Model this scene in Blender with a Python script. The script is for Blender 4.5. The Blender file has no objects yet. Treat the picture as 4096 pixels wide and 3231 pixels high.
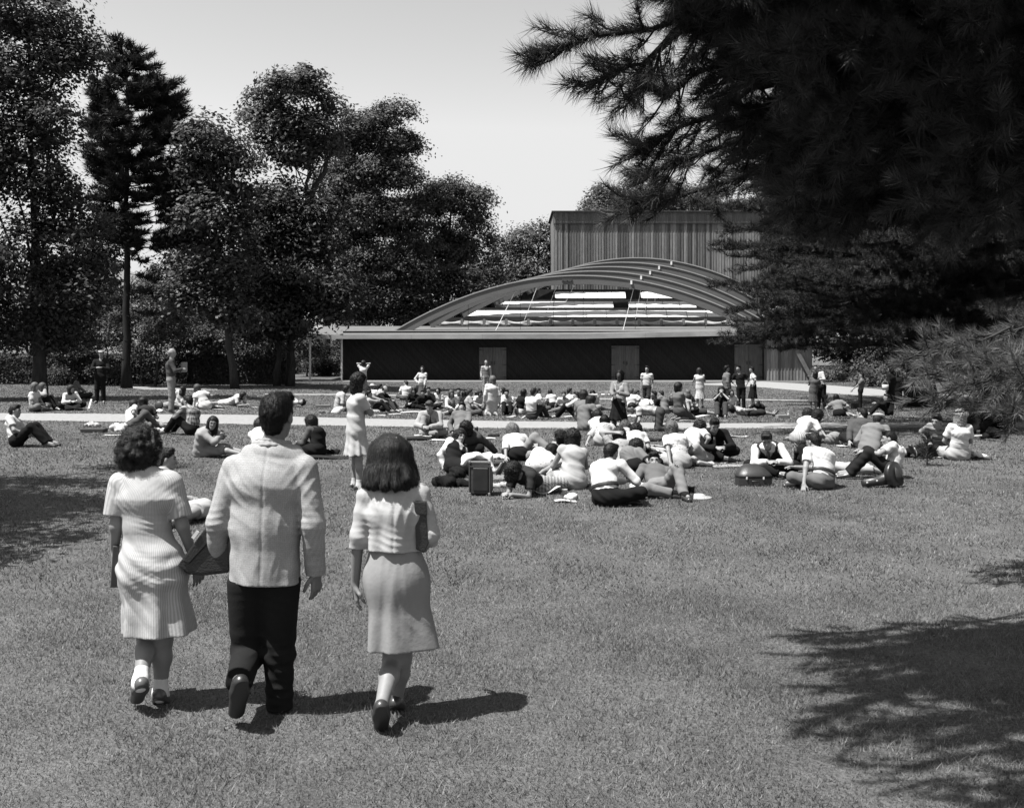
# Picnic on a lawn before an open-air concert hall: everything is built from mesh code, no files are read.
import bpy, math
import numpy as np
from mathutils import Vector

rng = np.random.default_rng(11)
S_ = bpy.context.scene
COL = S_.collection
# camera constants: focal length in photo pixels, principal column, horizon row, eye height
F, U0, V0, CH = 4351.6, 2048.0, 1354.6, 2.1
PK = 4096.0 / 2165.0          # reading scale used for some measurements
SUN = np.array([-0.435, -0.20, 1.0]); SUN /= np.linalg.norm(SUN)


def A(*v):
    return np.array(v, dtype=float)


def nrm(v):
    v = np.asarray(v, float)
    n = np.linalg.norm(v)
    return v / n if n > 1e-9 else v


def ss(a, b, x):
    t = np.clip((x - a) / (b - a), 0, 1)
    return t * t * (3 - 2 * t)


def ground(x, y):
    x = np.asarray(x, float); y = np.asarray(y, float)
    c = -0.72 * ss(22, 46, y) - 0.1 * ss(46, 74, y)
    l = -0.42 * ss(33, 60, y) - 0.4 * ss(60, 74, y)
    w = ss(-11, -4, x)
    return l * (1 - w) + c * w


def pix(u, v, Y):
    return A((u - U0) / F * Y, Y, CH - (v - V0) / F * Y)


def pp(u, v, Y):
    return pix(u * PK, v * PK, Y)


def gpix(u, v):
    """ground point seen at photo pixel (u, v)"""
    Y = np.linspace(3, 110, 4000)
    d = CH - (v - V0) / F * Y - ground((u - U0) / F * Y, Y)
    i = int(np.argmax(d < 0))
    lo, hi = Y[max(i - 1, 0)], Y[i]
    for _ in range(30):
        m = .5 * (lo + hi)
        if CH - (v - V0) / F * m - float(ground((u - U0) / F * m, m)) > 0: lo = m
        else: hi = m
    return A((u - U0) / F * lo, lo, float(ground((u - U0) / F * lo, lo)))


# ------------------------------------------------------------------ objects
def tag(o, label=None, cat=None, group=None, kind=None):
    if label: o['label'] = label
    if cat: o['category'] = cat
    if group: o['group'] = group
    if kind: o['kind'] = kind
    return o


def mesh(name, V, Fc, smooth=True):
    """V (n,3); Fc: an (m,k) array, or a list of such arrays"""
    me = bpy.data.meshes.new(name)
    V = np.ascontiguousarray(V, dtype=np.float32)
    if isinstance(Fc, np.ndarray): Fc = [Fc]
    Fc = [np.asarray(f, dtype=np.int32) for f in Fc if len(f)]
    me.vertices.add(len(V)); me.vertices.foreach_set('co', V.ravel())
    if Fc:
        loops = np.concatenate([f.ravel() for f in Fc])
        tot = np.concatenate([np.full(len(f), f.shape[1], np.int32) for f in Fc])
        st = np.concatenate([[0], np.cumsum(tot)[:-1]]).astype(np.int32)
        me.loops.add(len(loops)); me.loops.foreach_set('vertex_index', loops)
        me.polygons.add(len(tot)); me.polygons.foreach_set('loop_start', st)
        try: me.polygons.foreach_set('loop_total', tot)
        except Exception: pass
        me.polygons.foreach_set('use_smooth', np.full(len(tot), smooth))
    me.update(calc_edges=True)
    return me


def obj(name, me, mat=None, parent=None, loc=None):
    o = bpy.data.objects.new(name, me)
    COL.objects.link(o)
    if mat is not None and me is not None:
        me.materials.clear(); me.materials.append(mat)
    if parent is not None: o.parent = parent
    if loc is not None: o.location = [float(c) for c in loc]
    return o


def empty(name, loc, label=None, cat=None, group=None):
    o = obj(name, None, loc=loc)
    o.empty_display_size = .2
    return tag(o, label, cat, group)


class MB:
    """collects boxes, tubes and prisms into one mesh"""
    def __init__(s): s.V = []; s.F = {}; s.n = 0

    def add(s, V, Fc):
        V = np.asarray(V, float)
        Fc = Fc if isinstance(Fc, list) else [Fc]
        for f in Fc:
            f = np.asarray(f, int)
            if len(f): s.F.setdefault(f.shape[1], []).append(f + s.n)
        s.V.append(V); s.n += len(V)
        return s

    def box(s, c, size, R=None, taper=(1, 1), bev=0.0):
        c = np.asarray(c, float); h = np.asarray(size, float) / 2
        if bev > 0:
            b = min(bev, h.min() * .8)
            pts = []
            for sx in (-1, 1):
                for sy in (-1, 1):
                    for sz in (-1, 1):
                        sg = A(sx, sy, sz)
                        for a in range(3):
                            q = sg * (h - b); q[a] = sg[a] * h[a]
                            pts.append(q)
            V = np.array(pts)
            import bmesh
            bm = bmesh.new()
            for q in V: bm.verts.new(q)
            bmesh.ops.convex_hull(bm, input=bm.verts)
            bm.verts.ensure_lookup_table(); bm.verts.index_update()
            V = np.array([v.co[:] for v in bm.verts])
            T = [[v.index for v in f.verts] for f in bm.faces]
            bm.free()
            f3 = np.array([t for t in T if len(t) == 3]); f4 = np.array([t for t in T if len(t) == 4])
            if R is not None: V = V @ np.asarray(R, float).T
            return s.add(V + c, [f for f in (f3, f4) if len(f)])
        V = np.array([[x, y, z] for z in (-1, 1) for y in (-1, 1) for x in (-1, 1)], float) * h
        V[4:, 0] *= taper[0]; V[4:, 1] *= taper[1]
        if R is not None: V = V @ np.asarray(R, float).T
        return s.add(V + c, np.array([[0, 2, 3, 1], [4, 5, 7, 6], [0, 1, 5, 4], [2, 6, 7, 3], [0, 4, 6, 2], [1, 3, 7, 5]]))

    def quadbox(s, P):
        """eight corners: four bottom (ccw) then four top"""
        return s.add(np.array(P, float), np.array([[0, 3, 2, 1], [4, 5, 6, 7], [0, 1, 5, 4], [1, 2, 6, 5], [2, 3, 7, 6], [3, 0, 4, 7]]))

    def tube(s, P, r, n=8, cap=True):
        P = np.asarray(P, float); m = len(P)
        r = np.full(m, r, float) if np.isscalar(r) else np.asarray(r, float)
        T = np.gradient(P, axis=0); T /= np.maximum(np.linalg.norm(T, axis=1, keepdims=True), 1e-9)
        u = np.cross(T[0], [0, 0, 1.0]); u = u if np.linalg.norm(u) > 1e-3 else A(1, 0, 0); u = nrm(u)
        V = []
        an = np.linspace(0, 2 * np.pi, n, endpoint=False)
        for i in range(m):
            u = nrm(u - T[i] * np.dot(u, T[i])); w = np.cross(T[i], u)
            V.append(P[i] + r[i] * (np.cos(an)[:, None] * u + np.sin(an)[:, None] * w))
        V = np.concatenate(V)
        i, j = np.meshgrid(np.arange(m - 1), np.arange(n), indexing='ij')
        a = i * n + j; b = i * n + (j + 1) % n
        Fq = np.stack([a, b, b + n, a + n], -1).reshape(-1, 4)
        s.add(V, Fq)
        if cap and n > 2:
            for e, o in ((0, 0), ((m - 1) * n, 1)):
                c = s.n; s.V.append(P[[0 if o == 0 else -1]]); s.n += 1
                base = c - m * n - (o if o else 0)
                ring = base + (0 if o == 0 else (m - 1) * n) + np.arange(n)
                t = np.stack([np.roll(ring, -1), ring, np.full(n, c)], -1)
                s.F.setdefault(3, []).append(t if o == 0 else t[:, ::-1])
        return s

    def lathe(s, prof, c=(0, 0, 0), n=20, R=None, sx=1.0):
        prof = np.asarray(prof, float); m = len(prof)
        an = np.linspace(0, 2 * np.pi, n, endpoint=False)
        V = np.stack([prof[:, :1] * np.cos(an) * sx, prof[:, :1] * np.sin(an), np.repeat(prof[:, 1:2], n, 1)], -1).reshape(-1, 3)
        if R is not None: V = V @ np.asarray(R, float).T
        i, j = np.meshgrid(np.arange(m - 1), np.arange(n), indexing='ij')
        a = i * n + j; b = i * n + (j + 1) % n
        return s.add(V + np.asarray(c, float), np.stack([a, b, b + n, a + n], -1).reshape(-1, 4))

    def mesh(s, name, smooth=False):
        return mesh(name, np.concatenate(s.V), [np.concatenate(f) for f in s.F.values()], smooth)

    def obj(s, name, mat, parent=None, loc=None, smooth=False):
        return obj(name, s.mesh(name, smooth), mat, parent, loc)


def Rz(a):
    c, s = math.cos(a), math.sin(a)
    return np.array([[c, -s, 0], [s, c, 0], [0, 0, 1]])


# ------------------------------------------------------------------ materials (black and white film: greys only)
MATS = {}


class NT:
    def __init__(s, name):
        s.m = bpy.data.materials.new(name); s.m.use_nodes = True
        s.t = s.m.node_tree; s.N = s.t.nodes; s.bsdf = s.N['Principled BSDF']; s.out = s.N['Material Output']

    def n(s, typ, **kw):
        nd = s.N.new('ShaderNode' + typ)
        for k, v in kw.items(): setattr(nd, k, v)
        return nd

    def l(s, a, b): s.t.links.new(a, b)

    def math(s, op, a, b=None, c=None, clamp=False):
        nd = s.n('Math', operation=op, use_clamp=clamp)
        for i, v in enumerate((a, b, c)):
            if v is None: continue
            if isinstance(v, (int, float)): nd.inputs[i].default_value = v
            else: s.l(v, nd.inputs[i])
        return nd.outputs[0]

    def coord(s, scale=(1, 1, 1)):
        tc = s.n('TexCoord'); mp = s.n('Mapping'); mp.inputs['Scale'].default_value = scale
        s.l(tc.outputs['Object'], mp.inputs['Vector']); return mp.outputs[0]

    def noise(s, vec, scale, detail=3, rough=.55):
        nd = s.n('TexNoise'); nd.inputs['Scale'].default_value = scale; nd.inputs['Detail'].default_value = detail
        nd.inputs['Roughness'].default_value = rough
        if vec is not None: s.l(vec, nd.inputs['Vector'])
        return nd.outputs[0]

    def ramp(s, fac, lo, hi, v0, v1):
        nd = s.n('MapRange'); s.l(fac, nd.inputs[0])
        for i, v in enumerate((lo, hi, v0, v1)): nd.inputs[i + 1].default_value = v
        return nd.outputs[0]

    def color(s, val):
        if isinstance(val, (int, float)): s.bsdf.inputs['Base Color'].default_value = (val, val, val, 1)
        else: s.l(val, s.bsdf.inputs['Base Color'])

    def bump(s, h, strength=.3, dist=.01):
        b = s.n('Bump'); b.inputs['Strength'].default_value = strength; b.inputs['Distance'].default_value = dist
        s.l(h, b.inputs['Height']); s.l(b.outputs[0], s.bsdf.inputs['Normal'])

    def rough(s, r, spec=.3):
        s.bsdf.inputs['Roughness'].default_value = r; s.bsdf.inputs['Specular IOR Level'].default_value = spec


def cloth(val, pattern=None):
    val = max(.007, .60 * val ** 1.45)
    key = ('cloth', round(val, 3), pattern)
    if key in MATS: return MATS[key]
    t = NT('cloth_%s_%03d' % (pattern or 'plain', int(val * 1000)))
    co = t.coord()
    big = t.noise(co, 9, 3); fine = t.noise(co, 420, 2)
    x = t.n('SeparateXYZ'); t.l(co, x.inputs[0]); X, Y, Z = x.outputs
    base = t.ramp(big, .3, .7, .92, 1.06)
    v = t.math('MULTIPLY', base, val)

    def lines(c, freq, thr, soft=.15):
        w = t.math('SINE', t.math('MULTIPLY', c, 2 * math.pi * freq))
        return t.ramp(w, thr - soft, thr + soft, 0, 1)
    ang = t.math('MULTIPLY', t.math('ARCTAN2', X, Y), .16)
    if pattern == 'stripe':       # fine seersucker stripes running down the cloth
        st = lines(ang, 88, 0.0, .6)
        v = t.math('MULTIPLY', v, t.math('ADD', t.math('MULTIPLY', st, -.26), 1.0))
    elif pattern == 'widestripe':
        st = lines(ang, 26, 0.2, .3)
        v = t.math('MULTIPLY', v, t.math('ADD', t.math('MULTIPLY', st, -.5), 1.0))
    elif pattern == 'tweed':      # small check woven in two directions
        c1 = lines(ang, 82, .1, .6); c2 = lines(Z, 82, .1, .6)
        st = t.math('MULTIPLY', t.math('ADD', c1, c2), .5)
        v = t.math('MULTIPLY', v, t.math('ADD', t.math('MULTIPLY', st, -.15), 1.05))
        fine = t.noise(co, 160, 3, .7)
        v = t.math('MULTIPLY', v, t.ramp(fine, .3, .7, .8, 1.2))
    elif pattern == 'plaid':
        c1 = lines(ang, 9, .1, .2); c2 = lines(Z, 9, .1, .2)
        st = t.math('MULTIPLY', t.math('ADD', c1, c2), .5)
        v = t.math('MULTIPLY', v, t.math('ADD', t.math('MULTIPLY', st, -.8), 1.0))
    elif pattern == 'gingham':
        c1 = lines(X, 22, .0, .2); c2 = lines(t.math('ADD', Y, Z), 22, .0, .2)
        st = t.math('MULTIPLY', t.math('ADD', c1, c2), .5)
        v = t.math('MULTIPLY', v, t.math('ADD', t.math('MULTIPLY', st, -.7), 1.0))
    elif pattern == 'hoops':      # knitted bands across
        c1 = lines(Z, 13, .1, .2); c2 = lines(Z, 31, .4, .2)
        v = t.math('MULTIPLY', v, t.math('ADD', t.math('MULTIPLY', t.math('ADD', c1, c2), -.4), 1.0))
    elif pattern == 'print':      # scattered floral print
        vo = t.n('TexVoronoi'); vo.inputs['Scale'].default_value = 26; t.l(co, vo.inputs['Vector'])
        d = t.ramp(vo.outputs['Distance'], .22, .34, .45, 1.0)
        v = t.math('MULTIPLY', v, d)
    t.color(v); t.rough(.92, .12)
    h = t.math('ADD', t.math('MULTIPLY', t.noise(co, 26, 3, .6), 1.0), t.math('MULTIPLY', fine, .12))
    t.bump(h, .35, .006)
    MATS[key] = t.m
    return t.m


def plain(name, val, rough=.8, spec=.3, var=.15, nscale=6, bump=0, bscale=40, stretch=(1, 1, 1)):
    key = ('plain', name, round(val, 3), rough)
    if key in MATS: return MATS[key]
    t = NT(name); co = t.coord(stretch)
    v = t.math('MULTIPLY', t.ramp(t.noise(co, nscale, 4, .6), .25, .75, 1 - var, 1 + var), val)
    t.color(v); t.rough(rough, spec)
    if bump: t.bump(t.noise(co, bscale, 3), bump, .01)
    MATS[key] = t.m
    return t.m


def skin(val):
    val = .42 * val
    key = ('skin', round(val, 3))
    if key in MATS: return MATS[key]
    t = NT('skin_%03d' % int(val * 1000)); co = t.coord()
    v = t.math('MULTIPLY', t.ramp(t.noise(co, 18, 3), .3, .7, .93, 1.07), val)
    t.color(v); t.rough(.55, .35); t.bump(t.noise(co, 160, 2), .12, .004)
    MATS[key] = t.m
    return t.m


def hairm(val):
    val = (.20 if val < .12 else .34) * val
    key = ('hair', round(val, 3))
    if key in MATS: return MATS[key]
    t = NT('hair_%03d' % int(val * 1000)); co = t.coord((1, 1, .25))
    n = t.noise(co, 150, 3, .6)
    v = t.math('MULTIPLY', t.ramp(n, .3, .7, .55, 1.5), val)
    t.color(v); t.rough(.5, .15); t.bump(n, .5, .01)
    MATS[key] = t.m
    return t.m


# ------------------------------------------------------------------ implicit surfaces
def cone(a, b, ra, rb=None, lat=None, sx=1.0, k=.03, cb=False, ca=False):
    return dict(t='c', a=np.asarray(a, float), b=np.asarray(b, float), ra=ra, rb=ra if rb is None else rb,
                lat=None if lat is None else nrm(lat), sx=sx, k=k, ca=ca, cb=cb)


def ell(c, R, rad, k=.02):
    """R rows: the three axes"""
    return dict(t='e', a=np.asarray(c, float), b=np.asarray(c, float), R=np.asarray(R, float), rad=np.asarray(rad, float), k=k)


def prim_r(p): return max(p['rad']) if p['t'] == 'e' else max(p['ra'], p['rb']) * max(1, p['sx'])


def prim_d(p, X, Y, Z):
    a = p['a']
    qx, qy, qz = X - a[0], Y - a[1], Z - a[2]
    if p['t'] == 'e':
        R, r = p['R'], p['rad']; s = 0
        for i in range(3): s = s + ((qx * R[i, 0] + qy * R[i, 1] + qz * R[i, 2]) / r[i]) ** 2
        s = np.sqrt(s)
        return (s - 1) * (r.min() * .5 + r.max() * .5)
    ba = p['b'] - a; L2 = max(ba @ ba, 1e-10)
    h0 = (qx * ba[0] + qy * ba[1] + qz * ba[2]) / L2
    h = np.clip(h0, 0, 1)
    r = p['ra'] + (p['rb'] - p['ra']) * h
    qx = qx - ba[0] * h; qy = qy - ba[1] * h; qz = qz - ba[2] * h
    s = qx * qx + qy * qy + qz * qz
    if p['lat'] is not None and p['sx'] != 1:
        l = p['lat']; w = qx * l[0] + qy * l[1] + qz * l[2]
        s = s - w * w * (1 - 1 / p['sx'] ** 2)
    d = np.sqrt(np.maximum(s, 0)) - r
    if p['cb']: d = np.maximum(d, (h0 - 1) * math.sqrt(L2))
    if p['ca']: d = np.maximum(d, -h0 * math.sqrt(L2))
    return d


def nets(D, o, h):
    D = np.where(D == 0, 1e-6, D)
    S = D < 0
    c = np.zeros([n - 1 for n in D.shape], np.uint8)
    for i in (0, 1):
        for j in (0, 1):
            for k in (0, 1):
                c += S[i:i + c.shape[0], j:j + c.shape[1], k:k + c.shape[2]]
    act = (c > 0) & (c < 8)
    I, J, K = np.nonzero(act)
    N = len(I)
    if N == 0: return np.zeros((0, 3)), np.zeros((0, 4), int)
    idx = np.full(act.shape, -1, np.int32); idx[I, J, K] = np.arange(N)
    pos = np.zeros((N, 3)); cnt = np.zeros(N)
    cor = [(i, j, k) for i in (0, 1) for j in (0, 1) for k in (0, 1)]
    val = {q: D[I + q[0], J + q[1], K + q[2]] for q in cor}
    for q in cor:
        for ax in range(3):
            if q[ax]: continue
            q2 = list(q); q2[ax] = 1; q2 = tuple(q2)
            va, vb = val[q], val[q2]
            m = (va < 0) != (vb < 0)
            t = np.where(m, va / np.where(m, va - vb, 1), 0)
            for d in range(3):
                pos[:, d] += m * (q[d] + (t if d == ax else 0))
            cnt += m
    V = o + h * (np.stack([I, J, K], 1) + pos / cnt[:, None])
    Q = []
    for ax in range(3):
        b, cx = (ax + 1) % 3, (ax + 2) % 3
        sl0 = [slice(None)] * 3; sl1 = [slice(None)] * 3
        sl0[ax] = slice(0, -1); sl1[ax] = slice(1, None)
        e0, e1 = S[tuple(sl0)], S[tuple(sl1)]
        m = e0 != e1
        P = np.stack(np.nonzero(m), 1)
        P = P[(P[:, b] > 0) & (P[:, cx] > 0) & (P[:, b] < D.shape[b] - 1) & (P[:, cx] < D.shape[cx] - 1)]
        ins = e0[P[:, 0], P[:, 1], P[:, 2]]

        def g(db, dc):
            R = P.copy(); R[:, b] += db; R[:, cx] += dc
            return idx[R[:, 0], R[:, 1], R[:, 2]]
        q = np.stack([g(-1, -1), g(0, -1), g(0, 0), g(-1, 0)], 1)
        q[~ins] = q[~ins][:, ::-1]
        Q.append(q)
    Q = np.concatenate(Q)
    return V, Q[(Q >= 0).all(1)]


class Field:
    def __init__(s): s.p = []; s.cuts = []; s.planes = []; s.disp = None

    def add(s, *p): s.p.extend(p); return s

    def dist(s, P):
        D = np.full(len(P), .3)
        X, Y, Z = P[:, 0], P[:, 1], P[:, 2]
        for p in s.p:
            k = max(p['k'], 1e-4); d = prim_d(p, X, Y, Z); hh = np.maximum(k - np.abs(D - d), 0) / k
            D = np.minimum(D, d) - hh * hh * k * .25
        if s.disp is not None: D = D + s.disp(X, Y, Z)
        for p in s.cuts: D = np.maximum(D, -prim_d(p, X, Y, Z))
        return D

    def build(s, h, relax=1):
        lo = np.min([np.minimum(p['a'], p['b']) - prim_r(p) for p in s.p], 0) - 3 * h - .02
        hi = np.max([np.maximum(p['a'], p['b']) + prim_r(p) for p in s.p], 0) + 3 * h + .02
        n = np.ceil((hi - lo) / h).astype(int) + 1
        D = np.full(n, .3, np.float32)
        ax = [lo[i] + h * np.arange(n[i]) for i in range(3)]

        def block(p, m):
            r = prim_r(p) + m
            b0 = np.clip(np.floor((np.minimum(p['a'], p['b']) - r - lo) / h).astype(int), 0, n)
            b1 = np.clip(np.ceil((np.maximum(p['a'], p['b']) + r - lo) / h).astype(int) + 1, 0, n)
            sl = tuple(slice(i, j) for i, j in zip(b0, b1))
            return sl, ax[0][sl[0]][:, None, None], ax[1][sl[1]][None, :, None], ax[2][sl[2]][None, None, :]
        for p in s.p:
            k = max(p['k'], 1e-4)
            sl, X, Y, Z = block(p, k + 2 * h)
            d = prim_d(p, X, Y, Z); c = D[sl]
            hh = np.maximum(k - np.abs(c - d), 0) / k
            D[sl] = np.minimum(c, d) - hh * hh * k * .25
        X, Y, Z = ax[0][:, None, None], ax[1][None, :, None], ax[2][None, None, :]
        if s.disp is not None: D = D + s.disp(X, Y, Z).astype(np.float32)
        for p in s.cuts:
            sl, x, y, z = block(p, 2 * h)
            D[sl] = np.maximum(D[sl], -prim_d(p, x, y, z))
        for q, nn in s.planes:
            D = np.maximum(D, (X - q[0]) * nn[0] + (Y - q[1]) * nn[1] + (Z - q[2]) * nn[2])
        D[0], D[-1], D[:, 0], D[:, -1], D[:, :, 0], D[:, :, -1] = (1,) * 6
        V, Q = nets(D, lo, h)
        for _ in range(relax):
            if len(Q) == 0: break
            s_ = np.zeros_like(V); w = np.zeros(len(V))
            for a in range(4):
                np.add.at(s_, Q[:, a], V[Q[:, (a + 1) % 4]]); np.add.at(w, Q[:, a], 1)
                np.add.at(s_, Q[:, a], V[Q[:, (a + 3) % 4]]); np.add.at(w, Q[:, a], 1)
            V = V * .5 + .5 * s_ / np.maximum(w, 1)[:, None]
        return V, Q

    def obj(s, name, h, mat, parent=None, relax=1, off=None, strands=None):
        V, Q = s.build(h, relax)
        if strands and len(V):
            V, Q = add_strands(s, V, Q, **strands)
        if off is not None: V = V - off
        return obj(name, mesh(name, V, Q), mat, parent)


def add_strands(fd, V, Q, n, ln, wd, curl=.2, lift=.003, seed=1, down=(0, 0, -1)):
    """fine locks of hair combed over a hair surface, as narrow ribbons in the same mesh"""
    r = np.random.default_rng(seed)
    P = V[r.integers(0, len(V), n)].copy()
    e = .004

    def grad(P):
        g = np.stack([fd.dist(P + A(*d)) - fd.dist(P - A(*d)) for d in ((e, 0, 0), (0, e, 0), (0, 0, e))], 1)
        return g / np.maximum(np.linalg.norm(g, axis=1, keepdims=True), 1e-6)
    steps = 6; st = ln / steps * r.uniform(.6, 1.2, n)[:, None]
    G = np.tile(np.asarray(down, float), (n, 1)) + r.normal(size=(n, 3)) * curl
    ph = r.uniform(0, 6.28, n); off = lift * r.uniform(.2, 1.0, n)
    pts, nor = [], []
    for i in range(steps + 1):
        N = grad(P); d = fd.dist(P)
        P = P - N * (d - off * (1 + .9 * i / steps * r.uniform(0, 1.2, n)))[:, None]
        pts.append(P.copy()); nor.append(N)
        T = G - N * (G * N).sum(1, keepdims=True)
        T /= np.maximum(np.linalg.norm(T, axis=1, keepdims=True), 1e-6)
        S = np.cross(N, T)
        P = P + (T + S * (curl * 1.2 * np.sin(ph + i * 1.3))[:, None]) * st
    pts = np.array(pts); nor = np.array(nor)
    T = np.gradient(pts, axis=0); W = np.cross(nor, T); W /= np.maximum(np.linalg.norm(W, axis=2, keepdims=True), 1e-6)
    w = wd * np.linspace(1, .25, steps + 1)[:, None, None] * r.uniform(.6, 1.3, (1, n, 1))
    a, b = pts - W * w, pts + W * w
    base = len(V); L = np.stack([a, b], 1).reshape(-1, 3)          # (steps+1, 2, n)
    k = np.arange(n); Qs = []
    for i in range(steps):
        q = base + i * 2 * n
        Qs.append(np.stack([q + k, q + n + k, q + 3 * n + k, q + 2 * n + k], 1))
    return np.concatenate([V, L]), np.concatenate([Q] + Qs)


def creases(L, sd=0.0):
    """local bundles of sharp folds: (centre, direction across the folds, spacing, depth, reach)"""
    def f(X, Y, Z):
        out = 0
        for i, (c, d, sp_, am, rc) in enumerate(L):
            d = nrm(d); qx, qy, qz = X - c[0], Y - c[1], Z - c[2]
            t = qx * d[0] + qy * d[1] + qz * d[2]
            e = np.cross(d, A(.3, .9, .2)); e = nrm(e); s_ = qx * e[0] + qy * e[1] + qz * e[2]
            t2 = t + .16 * rc * np.sin(7 * s_ + sd + 2 * i) + .05 * rc * np.sin(19 * s_ + i)
            sp2 = sp_ * 1.7
            wv = np.sin(2 * math.pi / sp2 * t2 + sd + i * 1.7)
            ridge = 1 - np.abs(wv) ** .8 * 1.5
            n2 = np.maximum(qx * qx + qy * qy + qz * qz - t * t - s_ * s_, 0)
            env = np.exp(-(t2 / (1.15 * sp2)) ** 2 - (s_ / rc) ** 2 - n2 / rc ** 2) * (.65 + .35 * np.sin(23 * s_ + 11 * t + i))
            out = out - am * .75 * ridge * env
        return out
    return f
# ------------------------------------------------------------------ people
LEGS = {
    'cross': (.11, (-.34, .26, .17), (.09, .30, .075), (.8, .35, -.1), (.34, .28, .17), (-.09, .38, .075), (-.8, .35, -.1)),
    'up':    (.11, (-.12, .33, .40), (-.11, .60, .085), (0, 1, -.15), (.12, .33, .40), (.11, .60, .085), (0, 1, -.15)),
    'ext':   (.11, (-.10, .42, .15), (-.11, .84, .085), (0, .5, .8), (.10, .42, .15), (.11, .84, .085), (.2, .5, .8)),
    'sideR': (.11, (-.15, .39, .12), (.24, .24, .07), (.9, -.3, -.1), (.10, .41, .16), (.42, .12, .07), (.9, -.4, -.1)),
    'sideL': (.11, (-.10, .41, .16), (-.42, .12, .07), (-.9, -.4, -.1), (.15, .39, .12), (-.24, .24, .07), (-.9, -.3, -.1)),
    'kneel': (.48, (-.11, .06, .07), (-.10, -.36, .07), (0, -1, -.15), (.11, .06, .07), (.10, -.36, .07), (0, -1, -.15)),
    'heels': (.28, (-.12, .36, .07), (-.10, -.05, .07), (0, -1, -.1), (.12, .36, .07), (.10, -.05, .07), (0, -1, -.1)),
    'oneL':  (.11, (-.13, .31, .40), (-.10, .57, .085), (0, 1, -.15), (.32, .30, .13), (.0, .38, .07), (-.8, .35, -.1)),
    'oneR':  (.11, (-.32, .30, .13), (.0, .38, .07), (.8, .35, -.1), (.13, .31, .40), (.10, .57, .085), (0, 1, -.15)),
    'prone': (.13, (-.10, -.42, .09), (-.13, -.84, .08), (0, -1, -.2), (.10, -.42, .09), (.13, -.84, .08), (0, -1, -.2)),
    'stand': (.90, (-.095, .02, .49), (-.11, 0, .085), (-.2, 1, -.22), (.095, .02, .49), (.11, .02, .085), (.2, 1, -.22)),
    'walk':  (.88, (-.09, .14, .50), (-.09, .26, .085), (-.05, 1, -.2), (.09, -.02, .47), (.09, -.28, .15), (0, .8, -.7)),
    'crawl': (.44, (-.11, .04, .07), (-.10, -.38, .07), (0, -1, -.15), (.11, .04, .07), (.10, -.38, .07), (0, -1, -.15)),
}


def ik(a, t, l1, l2, pole):
    d = t - a; L = np.linalg.norm(d)
    if L > (l1 + l2) * .995:
        t = a + d / L * (l1 + l2) * .995; d = t - a; L = np.linalg.norm(d)
    L = max(L, abs(l1 - l2) + .02)
    u = nrm(d)
    x = (l1 * l1 - l2 * l2 + L * L) / (2 * L)
    hgt = math.sqrt(max(l1 * l1 - x * x, 0))
    p = nrm(pole - u * (pole @ u))
    return a + u * x + p * hgt, t


def armtarget(kind, s, N, hz, S):
    """local hand target and elbow pole, s = -1 left, 1 right"""
    if not isinstance(kind, str):
        return A(kind[0], kind[1], kind[2]) * S, A(s, -.5, -.6)
    nz = N[2] / S; ny = N[1] / S; nx = N[0] / S
    T = {
        'lap': ((s * .07, .24, .25), (s, -.4, -.5)),
        'work': ((s * .06, max(ny, 0) + .30, .26), (s, -.2, -.6)),
        'knees': ((s * .06, .42, .41), (s, -.2, -.4)),
        'down': ((nx + s * .24, ny + .03, nz - .56), (s * .3, -1, 0)),
        'akimbo': ((s * .20, .02, hz / S + .08), (s, -.5, .1)),
        'prop': ((nx + s * .26, -.24, .04), (s * .4, -1, 0)),
        'side': ((s * .36, .06, .04), (s, -.4, .2)),
        'front': ((nx + s * .07, ny + .28, nz - .24), (s, -.3, -.8)),
        'face': ((nx + s * .05, ny + .15, nz + .07), (s * .8, .3, -.8)),
        'hairback': ((nx + s * .08, ny - .03, nz + .17), (s, .25, .1)),
        'elbows': ((nx + s * .05, ny + .26, .06), (s * .4, -.2, -1)),
        'reach': ((s * .16, ny + .48, nz - .22), (s * .4, -.3, -1)),
        'cross': ((-s * .12, ny + .20, nz - .24), (s, 0, -.4)),
        'back': ((s * .05, -.14, hz / S + .1), (s, -.8, 0)),
    }[kind]
    return A(*T[0]) * S, A(*T[1])


def hand_prims(w, d, n, S, rmin, curl=.5, side=1, spread=1.0):
    """palm, four fingers and a thumb. w wrist, d direction, n palm normal"""
    d = nrm(d); n = nrm(n - d * (n @ d)); l = np.cross(d, n) * side
    P = []
    L = .092 * S
    for t in (-.8, -.27, .27, .8):
        P.append(cone(w + l * t * .018 * S, w + d * L + l * t * .036 * S, max(.015 * S, rmin), max(.0125 * S, rmin), k=.012))
    flen = (.066, .076, .072, .056)
    for i, t in enumerate((-.9, -.3, .3, .9)):
        b = w + d * L * .95 + l * t * .036 * S
        dd = d; r = max(.0092 * S, rmin)
        for seg in range(3):
            a = curl * (.35 + .4 * seg) + .06 * i
            dd = nrm(d * math.cos(a) + n * math.sin(a) + l * t * .10 * spread)
            e = b + dd * flen[i] * S * (.42, .32, .26)[seg]
            P.append(cone(b, e, r, r * .93, k=.005)); r *= .93; b = e
    b = w + d * L * .22 - l * .026 * S
    e = b + nrm(d * .75 - l * .75 + n * .35) * .042 * S
    e2 = e + nrm(d * .95 - l * .2 + n * .45) * .032 * S
    e3 = e2 + nrm(d * .95 + l * .05 + n * .5) * .024 * S
    r = max(.0115 * S, rmin)
    P += [cone(b, e, r * 1.2, r, k=.012), cone(e, e2, r, r * .92, k=.005), cone(e2, e3, r * .92, r * .8, k=.004)]
    return P


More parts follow.
